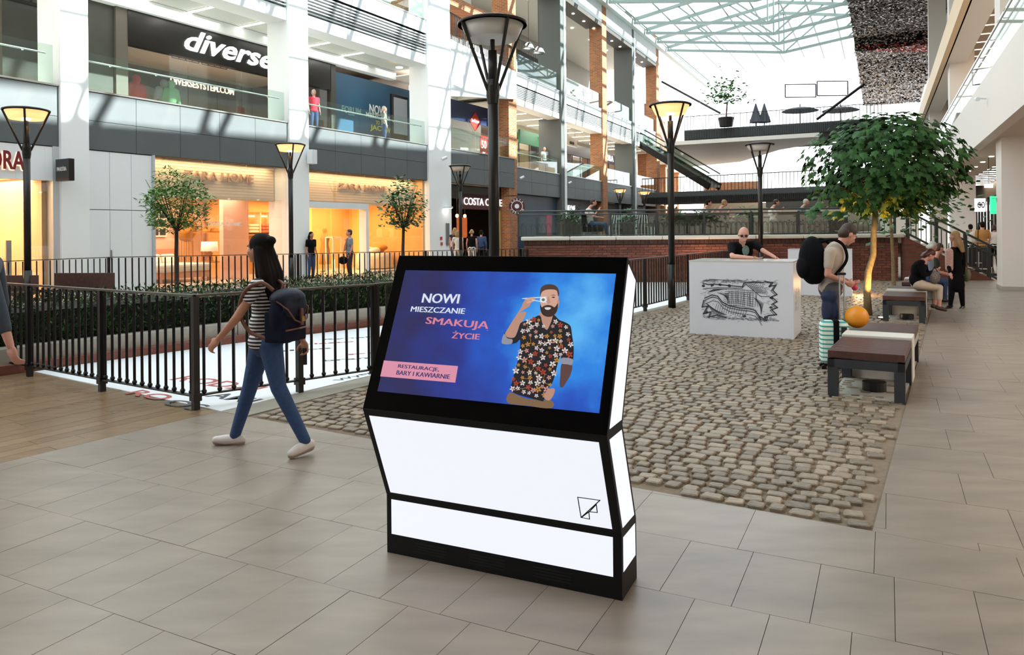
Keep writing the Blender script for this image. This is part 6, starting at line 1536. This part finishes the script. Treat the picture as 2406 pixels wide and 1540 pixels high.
m_denim=M('denim','2e466e',.85,noise=(40,.14)); m_blk=M('black_cloth','0b0b0f',.9,spec=.15); m_gry=M('grey_cloth','4b4a50',.85,noise=(30,.08)); m_bei=M('beige_shirt','b9aa9c',.85,noise=(20,.05)); m_wht=M('white_cloth','d4cfc8',.85)
def mwh(p, hx, hy): # person matrix: feet at p, facing (hx,hy)
    return Matrix.Translation((p.x,p.y,0)) @ rotz(math.atan2(hy,hx)-math.pi/2)
def local(mw): inv=mw.inverted(); return lambda px,py,D: inv @ PD(px,py,D)
# ---- striped walker
W0=G(625,1060); mw=mwh(W0,-.94,.34); l=local(mw)
J=dict(head=l(607,587,5.60),neck=l(634,642,5.58),chest=l(628,700,5.60),waist=l(622,762,5.58),hipL=l(636,812,5.50),hipR=l(614,812,5.66),
 shL=l(604,672,5.44),elL=l(556,748,5.36),wrL=l(514,796,5.34),shR=l(654,664,5.75),elR=l(697,742,5.83),wrR=l(712,800,5.80),
 kneeR=l(588,908,5.70),ankR=l(552,1024,5.72),toeR=l(507,1034,5.70),kneeL=l(654,910,5.46),ankL=l(717,1036,5.42),toeL=l(684,1066,5.34))
m_str=stripes('striped_jersey','e4e0e0','17161e',.026,.5)
pw_,_=person('woman in a black and white striped T-shirt and blue jeans walking past the railing',mw,J,1.66,'f','tan',m_str,.42,m_denim,1.,M('white_canvas','d9cfcc',.8),h_dark,.40,.0075,(0,0),.98,curl=1.0,bun=True,hv=1.1)
# backpack
bc=PD(668,733,5.42); bmw=mwh(bc,-.94,.34); bmw.translation=bc
t=thing('backpack','dark navy canvas backpack with brown leather straps and flap on the striped walker','backpack',bmw)
m_nav=M('navy_canvas','0d1226',.85,spec=.2,noise=(40,.1)); m_lea=M('brown_leather','6b4030',.5)
b=MB(); b.ell((0,-.02,-.03),(.155,.105,.20),18,12); b.cbox((0,-.01,-.10),(.27,.17,.22)); remesh(b.build('bag', m_nav, t, smooth=True),.01,5)
b=MB(); b.ell((0,-.03,.10),(.15,.115,.075),16,10); b.ell((0,-.095,.04),(.135,.04,.10),16,10); remesh(b.build('flap', M('navy_flap','12182c',.6,spec=.3), t, smooth=True),.01,4)
b=MB(); b.tube([(-.14,-.04,.09),(-.12,-.12,.03),(-.07,-.145,-.05),(0,-.15,-.075),(.07,-.145,-.05),(.12,-.12,.03),(.14,-.04,.09)],.006,6); b.build('flap_piping', m_lea, t)
b=MB(); b.cbox((0,-.152,-.03),(.03,.012,.12)); b.build('buckle_strap', m_lea, t); b=MB(); b.cbox((0,-.16,-.045),(.03,.012,.035)); b.build('buckle', m_gold, t)
b=MB(); b.tube([(-.12,-.10,-.12),(0,-.13,-.115),(.12,-.10,-.12)],.007,6); b.build('pocket_trim', m_lea, t)
for s_ in (-1,1):
    b=MB(); b.tube(spline([(s_*.07,.04,.16),(s_*.10,.12,.215),(s_*.13,.235,.16),(s_*.145,.28,.02),(s_*.14,.20,-.13),(s_*.12,.06,-.18)]),.014,8); b.build('shoulder_strap', m_lea, t)
b=MB(); b.tube([(-.03,.0,.16),(-.02,-.01,.205),(.02,-.01,.205),(.03,.0,.16)],.009,6); b.build('carry_loop', m_lea, t)
pp=PD(716,838,5.76); t=thing('mobile_phone','black mobile phone held in the striped walker hand','phone',loc=pp,rz=.3); b=MB(); b.cbox((0,0,0),(.035,.012,.13)); b.build('body', m_black, t, bevel=.004)
# ---- man with black backpack
P0=G(1955,858); mw=mwh(P0,.98,.12); l=local(mw)
D=8.9
J=dict(head=l(1993,552,D),neck=l(1967,585,D),chest=l(1958,606,D),waist=l(1953,648,D),hipR=l(1953,684,D-.09),hipL=l(1953,684,D+.09),
 shR=l(1950,594,D-.19),elR=l(1944,646,D-.22),wrR=l(1988,664,D-.16),shL=l(1968,592,D+.18),elL=l(1962,650,D+.2),wrL=l(1994,662,D+.05),
 kneeR=l(1952,762,D-.1),ankR=l(1946,846,D-.1),toeR=l(1975,860,D-.1),kneeL=l(1958,762,D+.1),ankL=l(1955,842,D+.1),toeL=l(1982,853,D+.1))
person('man in a beige short-sleeved shirt with a black backpack looking down at his hands',mw,J,1.78,'m','rosy',m_bei,.62,m_gry,1.,M('brown_shoe','4a2e24',.6),h_brown,0,.010,(0,-.65),1.0,curl=1.1)
bc=PD(1908,612,D-.02); bmw=mwh(bc,.98,.12); bmw.translation=bc
t=thing('backpack','large plain black backpack worn by the man in the beige shirt','backpack',bmw)
b=MB(); b.ell((0,-.0,0),(.17,.15,.29),18,14); b.ell((0,.05,-.03),(.16,.10,.26),18,12); remesh(b.build('bag', M('black_nylon','06070b',.85,spec=.15), t, smooth=True),.012,4)
b=MB(); b.ell((0,-.11,-.08),(.12,.07,.14),14,10); remesh(b.build('front_pocket', M('black_nylon2','08090d',.85,spec=.15), t, smooth=True),.012,3)
for s_ in (-1,1): b=MB(); b.tube(spline([(s_*.10,.06,.22),(s_*.13,.20,.245),(s_*.15,.315,.17),(s_*.16,.34,.0),(s_*.15,.2,-.18)]),.018,8); b.build('shoulder_strap', m_blk, t)
b=MB(); b.ell((0,0,0),.035,10,8); o=b.build('pink_phone_case', M('hot_pink','d8346a',.5), smooth=True); o.location=PD(2008,676,D-.1); tag(o,'small hot pink case held by the man with the black backpack','phone')
# tripod/handle and suitcase
sp=G(1962,868); t=thing('suitcase','striped turquoise wheeled suitcase with raised silver handle by the bench','suitcase',loc=sp,rz=-.25)
msu=stripes('suitcase_stripes','3c9c9a','e2ecdf',.05,.35)
b=MB(); b.box(-.16,.14,-.11,.11,.07,.56); b.build('shell', msu, t, bevel=.05)
b=MB(); b.box(-.03,.03,-.125,.125,.06,.575); b.build('strap', m_blk, t, bevel=.01); b=MB(); b.box(.05,.11,-.13,-.11,.38,.5); b.build('side_handle', m_black, t, bevel=.008)
for xx in (.07,.12): b=MB(); b.tube([(xx,.09,.5),(xx,.09,1.08)],.009,8); b.build('telescopic_rod', m_steel, t)
b=MB(); b.cbox((.095,.09,1.09),(.09,.03,.03)); b.build('grip', m_black, t, bevel=.008)
for xx in (-.13,.11):
    for yy in (-.08,.08): b=MB(); b.tube([(xx,yy-.012,.028),(xx,yy+.012,.028)],.028,14); b.build('wheel', m_black, t)
p=PD(1950,728,8.68); t=thing('jacket','dark blue folded jacket hanging on the suitcase handle','jacket',loc=p); b=MB(); b.ell((-.03,.02,-.0),(.06,.05,.17),12,10); b.ell((.06,.02,-.02),(.05,.05,.16),12,10); b.ell((0,.02,.15),(.10,.06,.07),12,10); remesh(b.build('cloth', M('blue_jacket','1e2b4a',.8,noise=(20,.2)), t, smooth=True),.012,2)
# ---- bald man leaning over the map box
P0=PD(1742,640,12.35); mw=mwh(P0,-.02,-1); l=local(mw)
J=dict(head=l(1747,552,11.95),neck=l(1744,571,12.2),chest=l(1742,592,12.3),waist=l(1740,625,12.45),hipR=l(1727,650,12.5),hipL=l(1752,650,12.5),
 shR=l(1718,578,12.2),elR=l(1720,602,11.95),wrR=l(1768,606,11.75),shL=l(1773,574,12.2),elL=l(1793,589,12.0),wrL=l(1820,604,11.85),
 kneeR=l(1730,720,12.5),ankR=l(1730,772,12.5),toeR=l(1728,780,12.35),kneeL=l(1750,720,12.5),ankL=l(1752,772,12.5),toeL=l(1754,780,12.35))
t,_=person('bald man with glasses in a black T-shirt leaning over the white map box',mw,J,1.8,'m','pale',m_blk,.75,m_gry,1.,m_black,None,0,.012,(0,-.75),1.12,curl=.3)
o=MB().ell((0,0,0),(.06,.012,.085),12,8).build('shirt_print', M('print_teal','6c827f',.8,noise=(60,.4)), smooth=True); o.matrix_world=Matrix.Translation(PD(1752,589,12.12)); adopt(o,t)
gp=PD(1748,555,11.83); o=MB()
for s_ in (-1,1): o.tube([(s_*.034,0,0),(s_*.034,-.004,0)],.024,12)
o.cap((-.075,.04,.01),.005,(-.03,0,.006),.005,6); o.cap((.075,.04,.01),.005,(.03,0,.006),.005,6)
o=o.build('glasses', m_black); o.matrix_world=Matrix.Translation(gp); adopt(o,t)
# ---- woman in black standing on the walkway
P0=G(2247,724); mw=mwh(P0,-.35,.55); l=local(mw); D=P0.y
J=dict(head=l(2242,556,D),neck=l(2243,582,D),chest=l(2244,600,D),waist=l(2246,630,D),hipL=l(2240,655,D),hipR=l(2254,655,D),
 shL=l(2228,590,D-.03),elL=l(2227,618,D-.05),wrL=l(2233,642,D-.2),shR=l(2260,590,D+.03),elR=l(2264,618,D+.05),wrR=l(2262,645,D),
 kneeL=l(2236,688,D),ankL=l(2233,716,D),toeL=l(2224,724,D-.1),kneeR=l(2259,688,D),ankR=l(2262,718,D+.02),toeR=l(2255,728,D-.15))
person('woman with long fair hair in a black coat and leggings standing on the walkway',mw,J,1.65,'f','rosy',m_blk,1.9,m_blk,1.,m_black,h_blond,.34,.013,(.2,0),1.0,coat=.14)
o=MB().cap((0,0,0),.075,(0,0,-.33),.07).build('scarf', M('pink_print','c09a94',.8,noise=(60,.3)), smooth=True); o.matrix_world=Matrix.Translation(PD(2230,592,D-.08)); tag(o,'pink patterned scarf hanging down the standing woman in black','scarf')
hb=PD(2270,640,D+.05); t=thing('handbag','olive shoulder bag at the side of the standing woman in black','bag',loc=hb); b=MB(); b.ell((0,0,-.05),(.07,.12,.14),12,10); b.build('bag', M('olive_bag','6a6a52',.7), t, smooth=True); b=MB(); b.tube([(0,-.08,.02),(-.03,0,.3),(0,.08,.02)],.008,6); b.build('strap', m_lea, t)
# ---- seated woman on the second bench
P0=PD(2165,705,13.6); P0.z=0; mw=mwh(P0,.9,-.25); l=local(mw); D=13.55
J=dict(head=l(2185,600,D),neck=l(2170,612,D),chest=l(2158,632,D),waist=l(2153,655,D),hipR=l(2158,670,D-.09),hipL=l(2160,670,D+.09),
 shR=l(2163,618,D-.18),elR=l(2170,648,D-.2),wrR=l(2190,640,D-.12),shL=l(2170,616,D+.15),elL=l(2178,645,D+.15),wrL=l(2194,638,D+.05),
 kneeR=l(2208,676,D-.1),ankR=l(2207,720,D-.12),toeR=l(2222,729,D-.15),kneeL=l(2200,678,D+.1),ankL=l(2196,716,D+.1),toeL=l(2210,724,D+.1))
person('woman in a black cardigan and cream cropped trousers sitting bent over on the second bench',mw,J,1.62,'f','rosy',m_blk,1.8,M('cream_cloth','b9a896',.85),.8,M('brown_sandal','3a241c',.6),h_red,.12,.012,(0,-.8),1.15)
hb=PD(2196,652,D-.15); t=thing('handbag','black and white patterned handbag on the lap of the seated woman','bag',loc=hb); b=MB(); b.ell((0,0,0),(.10,.06,.12),14,10); b.build('bag', M('leopard_bag','6a625c',.7,noise=(45,.8)), t, smooth=True); b=MB(); b.tube([(-.07,0,.07),(0,0,.19),(.07,0,.07)],.008,6); b.build('handle', m_blk, t)
# ---- elderly person and companion behind
P0=PD(2190,690,16.3); P0.z=0; mw=mwh(P0,.9,.1); l=local(mw); D=16.2
sit=lambda x,y,d: dict(head=l(x+10,y,d),neck=l(x,y+22,d),chest=l(x-3,y+40,d),waist=l(x-6,y+62,d),hipR=l(x-4,y+78,d-.09),hipL=l(x-4,y+78,d+.09),shR=l(x-1,y+27,d-.18),elR=l(x+5,y+55,d-.2),wrR=l(x+28,y+62,d-.12),shL=l(x+1,y+27,d+.17),elL=l(x+7,y+55,d+.2),wrL=l(x+28,y+60,d+.12),kneeR=l(x+38,y+82,d-.1),ankR=l(x+38,y+122,d-.1),toeR=l(x+50,y+130,d-.1),kneeL=l(x+36,y+80,d+.1),ankL=l(x+35,y+120,d+.1),toeL=l(x+48,y+128,d+.1))
person('grey-haired person in a pale blue jacket sitting behind the woman in the cardigan',mw,sit(2182,580,D),1.65,'f','rosy',M('pale_blue','8492a4',.85),1.8,m_denim,1.,m_black,h_grey,.05,.013,(0,-.3),1.1)
P0=PD(2205,690,17.6); P0.z=0; mw=mwh(P0,.9,.1); l=local(mw)
person('man in a dark grey shirt sitting farthest along the benches',mw,sit(2198,584,17.6),1.7,'m','rosy',M('charcoal','2b2b30',.85),.6,m_denim,1.,m_black,h_brown,0,.014,(0,-.2))
# ---- walkway people
P0=PD(2309,640,27.0); P0.z=0; person('man in an ochre T-shirt and dark shorts walking away down the walkway',mwh(P0,.2,1),None,1.8,'m','rosy',M('ochre_tee','a8763c',.85),.8,M('dark_shorts','2a2a2e',.85),.5,m_black,h_dark,0,.016,wide=1.15,face=False)
P0=PD(2281,640,29.5); P0.z=0; person('person in a white shirt half hidden beside the right walkway column',mwh(P0,.2,1),None,1.72,'m','tan',m_wht,.8,m_blk,1.,m_black,h_dark,0,.018,face=False)
P0=PD(2337,640,28.3); P0.z=0; person('person in a white top and black trousers at the edge of the nearest right column',mwh(P0,.2,1),None,1.7,'f','rosy',m_wht,1.8,m_blk,1.,m_wht,h_brown,.1,.018,face=False)
# cleaning cart
P0=G(2297,648); t=thing('cleaning_cart','black cleaning cart with chrome frame and broom on the walkway','cart',loc=P0,rz=-.45)
b=MB(); b.box(-.28,.28,-.3,.3,.2,.95); b.build('bin', m_black, t, bevel=.03); b=MB(); b.tube([(-.24,-.3,.95),(-.24,-.3,1.12),(.24,-.3,1.12),(.24,-.3,.95)],.018,8); b.build('push_bar', m_steel, t)
b=MB(); b.box(-.3,.3,-.32,.32,.12,.18); b.build('chassis', m_black, t); b=MB(); b.box(-.29,.29,-.325,-.30,.22,.26); b.build('trim_bar', m_steel, t)
b=MB(); b.box(-.012,.012,-.33,-.3,.3,.8); b.box(-.1,.1,-.33,-.31,.42,.45); b.build('printed_mark', m_steel, t)
for xx in (-.24,.24):
    for yy in (-.25,.25): b=MB(); b.tube([(xx-.015,yy,.06),(xx+.015,yy,.06)],.06,12); b.build('wheel', m_dark, t)
b=MB(); b.tube([(0,-.1,.9),(.02,-.1,1.75)],.014,6); b.build('mop_handle', m_dark, t); b=MB(); b.tube([(.3,-.3,.9),(.42,-.35,.1)],.012,6); b.box(.33,.62,-.4,-.3,.02,.1); b.build('broom', m_dark, t)
# ---- man on the phone by the shop
P0=PD(822,648,25.5); P0.z=0; mw=mwh(P0,-.75,-.4); l=local(mw); D=25.5
J=dict(wrR=l(813,567,D-.12),elR=l(810,588,D-.12))
person('man in a grey T-shirt and maroon trousers talking on a phone outside the warm shop',mw,J,1.72,'m','rosy',M('grey_tee','7d8996',.85),.6,M('maroon_trousers','3a2528',.85),1.,m_black,h_brown,0,.014)
o=MB().ell((0,0,0),(.16,.07,.14),12,8).build('bag', m_blk, smooth=True); t=thing('shoulder_bag','black shoulder bag hanging beside the man on the phone','bag',loc=PD(806,612,25.2)); o.parent=t; b=MB(); b.tube([(0,-.05,.1),(.06,0,.5),(.16,.05,.75)],.01,5); b.build('strap', m_lea, t)
P0=PD(732,655,26.3); P0.z=0; person('dark-haired woman in black and jeans half hidden by the second white column',mwh(P0,.6,-.4),None,1.66,'f','tan',m_blk,.7,m_denim,1.,m_black,h_dark,.2,.015)
# ---- coffee shop queue
def stand(px,D,label,H,sex,top,bot,hair,hl=0.,sl=.5,hx=.1,hy=1,vox=.016,sk='rosy',z=0,wide=1.):
    P0=PD(px,600,D); mw=mwh(P0,hx,hy); mw.translation.z=z; return person(label,mw,None,H,sex,sk,top,sl,bot,1.,m_black,hair,hl,vox,face=hy<0,wide=wide)
stand(1109,31,'blond woman in a black tank top and white trousers at the coffee shop',1.7,'f',m_blk,m_wht,h_blond,.04,.08)
stand(1131,32,'man in a blue shirt standing beside the woman in the tank top',1.66,'m',M('blue_shirt','34496e',.85),m_blk,h_dark,0,1.7)
stand(1076,29.8,'woman in a white T-shirt with a blond ponytail behind the small lamp post',1.66,'f',m_wht,m_wht,h_blond,.15,.4)
stand(1069,31.5,'taller blond woman in a navy sleeveless top next to the white column',1.78,'f',M('navy_top','1f2638',.85),m_denim,h_blond,.2,.1)
# ---- upper gallery people
zz=5.35
p=F1.P(F1.hit(738,295,1.2)[0],1.2); stand_=lambda p,label,**k: person(label,(lambda m:(setattr(m.translation,'z',zz),m)[1])(mwh(p,k.pop('hx'),k.pop('hy'))),None,k.pop('H'),k.pop('sex'),k.pop('sk','rosy'),k.pop('top'),k.pop('sl',.5),k.pop('bot'),1.,m_black,k.pop('hair'),0,.018,face=True)
stand_(p,'man in a bright red polo shirt leaning on the first floor balustrade',hx=.6,hy=-.8,H=1.72,sex='m',top=M('red_polo','d02a42',.85),bot=m_denim,hair=h_grey)
p=F1.P(F1.hit(903,320,1.3)[0],1.3); stand_(p,'man in an olive grey shirt with a dark bag passing the blue poster wall',hx=1,hy=.3,H=1.7,sex='m',top=M('olive_shirt','85877c',.85),bot=m_denim,hair=h_grey)
zz=5.05; p=F2.P(F2.hit(1280,390,1.0)[0],1.0); stand_(p,'person in a pale shirt leaning on the gallery balustrade of the brick wing',hx=.3,hy=-.9,H=1.7,sex='m',top=M('pale_shirt','c3d0cf',.85),bot=m_gry,hair=h_grey)
# ---- terrace guests
def guest(px,py,d,label,top,hair,sk='rosy'):
    global l
    q=PD(px,py,24.2+d); q.z=1.32; mw=mwh(q,1,-.2); mw.translation.z=1.32; x0=mw.inverted()@q; s_=.55
    J=dict(head=(0,.05,1.22),neck=(0,-.1,1.04),chest=(0,-.13,.86),waist=(0,-.12,.64),hipR=(.09,-.05,.5),hipL=(-.09,-.05,.5),shR=(.18,-.1,.98),elR=(.2,.05,.75),wrR=(.1,.2,.95),shL=(-.18,-.1,.98),elL=(-.2,.1,.74),wrL=(-.1,.3,.72),kneeR=(.11,.42,.48),ankR=(.11,.5,.09),toeR=(.12,.62,.03),kneeL=(-.11,.42,.5),ankL=(-.11,.48,.09),toeL=(-.12,.6,.03))
    person(label,mw,J,1.7,'m',sk,top,.6,m_denim,1.,m_black,hair,0,.016,face=False)
guest(1392,540,.6,'man in a white T-shirt lounging in an armchair on the terrace',m_wht,h_brown)
t=thing('lounge_chair','black lounge armchair under the man in the white T-shirt','chair',TW.at(TW.hit(1388,540,1.3)[0]-.3,.9,1.32)); b=MB(); b.box(0,.7,0,.7,.25,.42); b.build('seat', m_blk, t, bevel=.04); b=MB(); b.box(0,.14,0,.7,.42,.85); b.build('backrest', m_blk, t, bevel=.04)
for xx in (.05,.6):
    for yy in (.05,.6): b=MB(); b.box(xx,xx+.04,yy,yy+.04,0,.25); b.build('leg', m_steel, t)
for px,lab,tp_,hr in ((1663,'person in a pale grey top seated behind the long terrace sofa',m_wht,h_dark),(1700,'person with light hair seated behind the terrace sofa centre',M('rose_top','b08a80',.85),h_blond),(1822,'seated guest in a light top right of the bright lamp post',m_wht,h_brown),(1892,'older guest with white hair seated near the big tree',M('teal_top','5d7f80',.85),h_grey),(1925,'guest in dark clothes seated behind the tree leaves',m_blk,h_brown)):
    guest(px,540,2.2,lab,tp_,hr)
t=thing('terrace_table','row of low dark wooden tables behind the terrace sofas','table',TW.at(4,3.4,1.32)); b=MB(); b.box(0,7,0,.8,.68,.73); b.build('tabletop', m_wood, t)
for i in range(5): b=MB(); b.box(i*1.7+.05,i*1.7+.12,.1,.7,0,.68); b.build('leg', m_dark, t)
# ---- passer-by cut by the left edge
P0=PD(-75,900,5.15); P0.z=0; mw=mwh(P0,-.9,.3); l=local(mw); D=5.1
J=dict(shR=l(-58,640,D+.2),shL=l(-30,650,D-.1),elL=l(2,745,D-.12),wrL=l(24,812,D-.14),head=l(-60,560,D),neck=l(-55,610,D),chest=l(-55,680,D),waist=l(-60,760,D),hipR=l(-70,815,D+.1),hipL=l(-60,815,D-.1))
J={k:v_ for k,v_ in J.items() if k in('elL','wrL','shL')}
person('passer-by in a dark grey denim jacket, only arm and hand in view at left edge',mw,J,1.76,'m','rosy',M('grey_denim','39404a',.8,noise=(40,.1)),1.45,m_gry,1.,m_black,h_dark,0,.008,curl=.8)
# ---- shop mannequins and garments
def torso(name,label,mw,mat,hood=False,s=1.,tilt=0):
    t=thing(name,label,'clothing',mw); b=MB(); b.ell((0,0,.95*s),(.2*s,.12*s,.3*s),14,10); b.cap((-.17*s,0,1.15*s),.075*s,(.17*s,0,1.15*s),.075*s)
    for s_ in (-1,1): b.cap((s_*.2*s,0,1.14*s),.075*s,(s_*.3*s,.02,.72*s),.055*s)
    if hood: b.ell((0,-.02,1.32*s),(.12*s,.12*s,.14*s),12,8)
    remesh(b.build('garment', mat, t, smooth=True),.02*s,3); b=MB(); b.tube([(0,0,0),(0,0,.8*s)],.02,6); b.lathe([(.18,0),(.18,.02)],12); b.build('stand', m_steel, t); return t
for (px,py,y,lab,c,hood) in ((320,228,3.9,'bright red hoodie on a stand in the dark shop','c42d42',1),(344,235,4.2,'grey camouflage jacket on a stand between the hoodies','77746a',0),(385,240,3.8,'pale grey hoodie on a stand in the dark shop','8f979c',1),(402,244,3.7,'mint green hoodie on a stand in the dark shop','6fae82',1)):
    p=F1.P(F1.hit(px,py,y)[0],y,5.3); torso('hoodie_display',lab,Matrix.Translation(p) @ rotz(F1.ang),M('garment'+c,c,.85),hood,1.15)
p=F1.P(F1.hit(15,180,4.0)[0],4.0,5.5); t=torso('shirt_mannequin','mannequin torso in a dark grey polo shirt in the cream shop window',Matrix.Translation(p) @ rotz(F1.ang),M('polo_grey','4a4c50',.85),0,1.3)
b=MB(); b.ell((0,0,1.75),(.08,.09,.12),12,8); b.build('head', m_creamsign, t, smooth=True)
for k,(px,py,s_) in enumerate(((22,85,.62),(52,85,.66))):
    x,z=F1.hit(px,py,4.4); t=thing('paper_pendant','large faceted cream paper shape hanging in the far left shop, '+('left one','right one')[k],'pendant',F1.at(x,4.4,z-.1))
    b=MB(); b.add([(0,0,s_),(-s_,-.2,0),(0,-s_*.7,-.1),(s_,-.2,.15),(0,s_*.6,0),(.1,0,-s_)],[(0,1,2),(0,2,3),(0,3,4),(0,4,1),(5,2,1),(5,3,2),(5,4,3),(5,1,4)]); b.build('paper_shade', M('paper_cream','ecd9bd',.8,emit=.15), t); b=MB(); b.tube([(0,0,s_),(0,0,9-z)],.008,5); b.build('cord', m_dark, t)
# ---- small fixtures
for k,(px,py,D_) in enumerate(((1039,374,33.2),(1222,419,39.6),(1335,431,46.5))):
    p=PD(px,py,D_); t=thing('security_camera','small white security camera on '+('the third white column','the first brick pier','the first grey pier')[k],'camera',loc=p); b=MB(); b.tube([(.2,0,.08),(0,-.1,-.02)],.07,10); b.build('housing', m_white, t); b=MB(); b.tube([(.1,0,.05),(.15,.25,.1)],.02,6); b.build('arm', m_white, t)
p=F1.P(F1.hit(1047,482,0)[0],-.1,F1.hit(1047,490,0)[1]); t=thing('wall_light','small white wall light on the third white column','wall light',Matrix.Translation(p)@rotz(F1.ang)); b=MB(); b.box(-.15,.15,-.2,.1,0,.08); b.build('housing', m_white, t); b=MB(); b.box(-.12,.12,-.17,.05,-.01,-.002); b.build('diffuser', m_lightw, t)
for k,(px,py) in enumerate(((1034,564),(1035,577))):
    x,z=F1.hit(px,py,0); b=MB(); b.box(0,.14,-.03,0,0,.14); o=b.build('safety_sign', M('safety_red','b5483f',.5)); o.matrix_world=F1.at(x,0,z); tag(o,'small red square fire sign on the third white column, '+('upper','lower')[k],'sign')
x,z=F1.hit(1048,600,0); b=MB(); b.box(0,.22,-.05,0,0,1.0); o=b.build('call_panel', M('panel_grey','7f8080',.4,.4)); o.matrix_world=F1.at(x,0,1.0); tag(o,'narrow grey call panel at the foot of the third white column','panel')
x,z=F1.hit(708,385,0)
t=thing('wall_speaker','small white speaker box on the second white column','speaker',F1.at(19.2,-.1,z)); b=MB(); b.box(0,.25,-.25,0,0,.5); b.build('housing', m_white, t, bevel=.01); b=MB(); b.box(.1,.14,0,.1,.2,.3); b.build('bracket', m_steel, t)
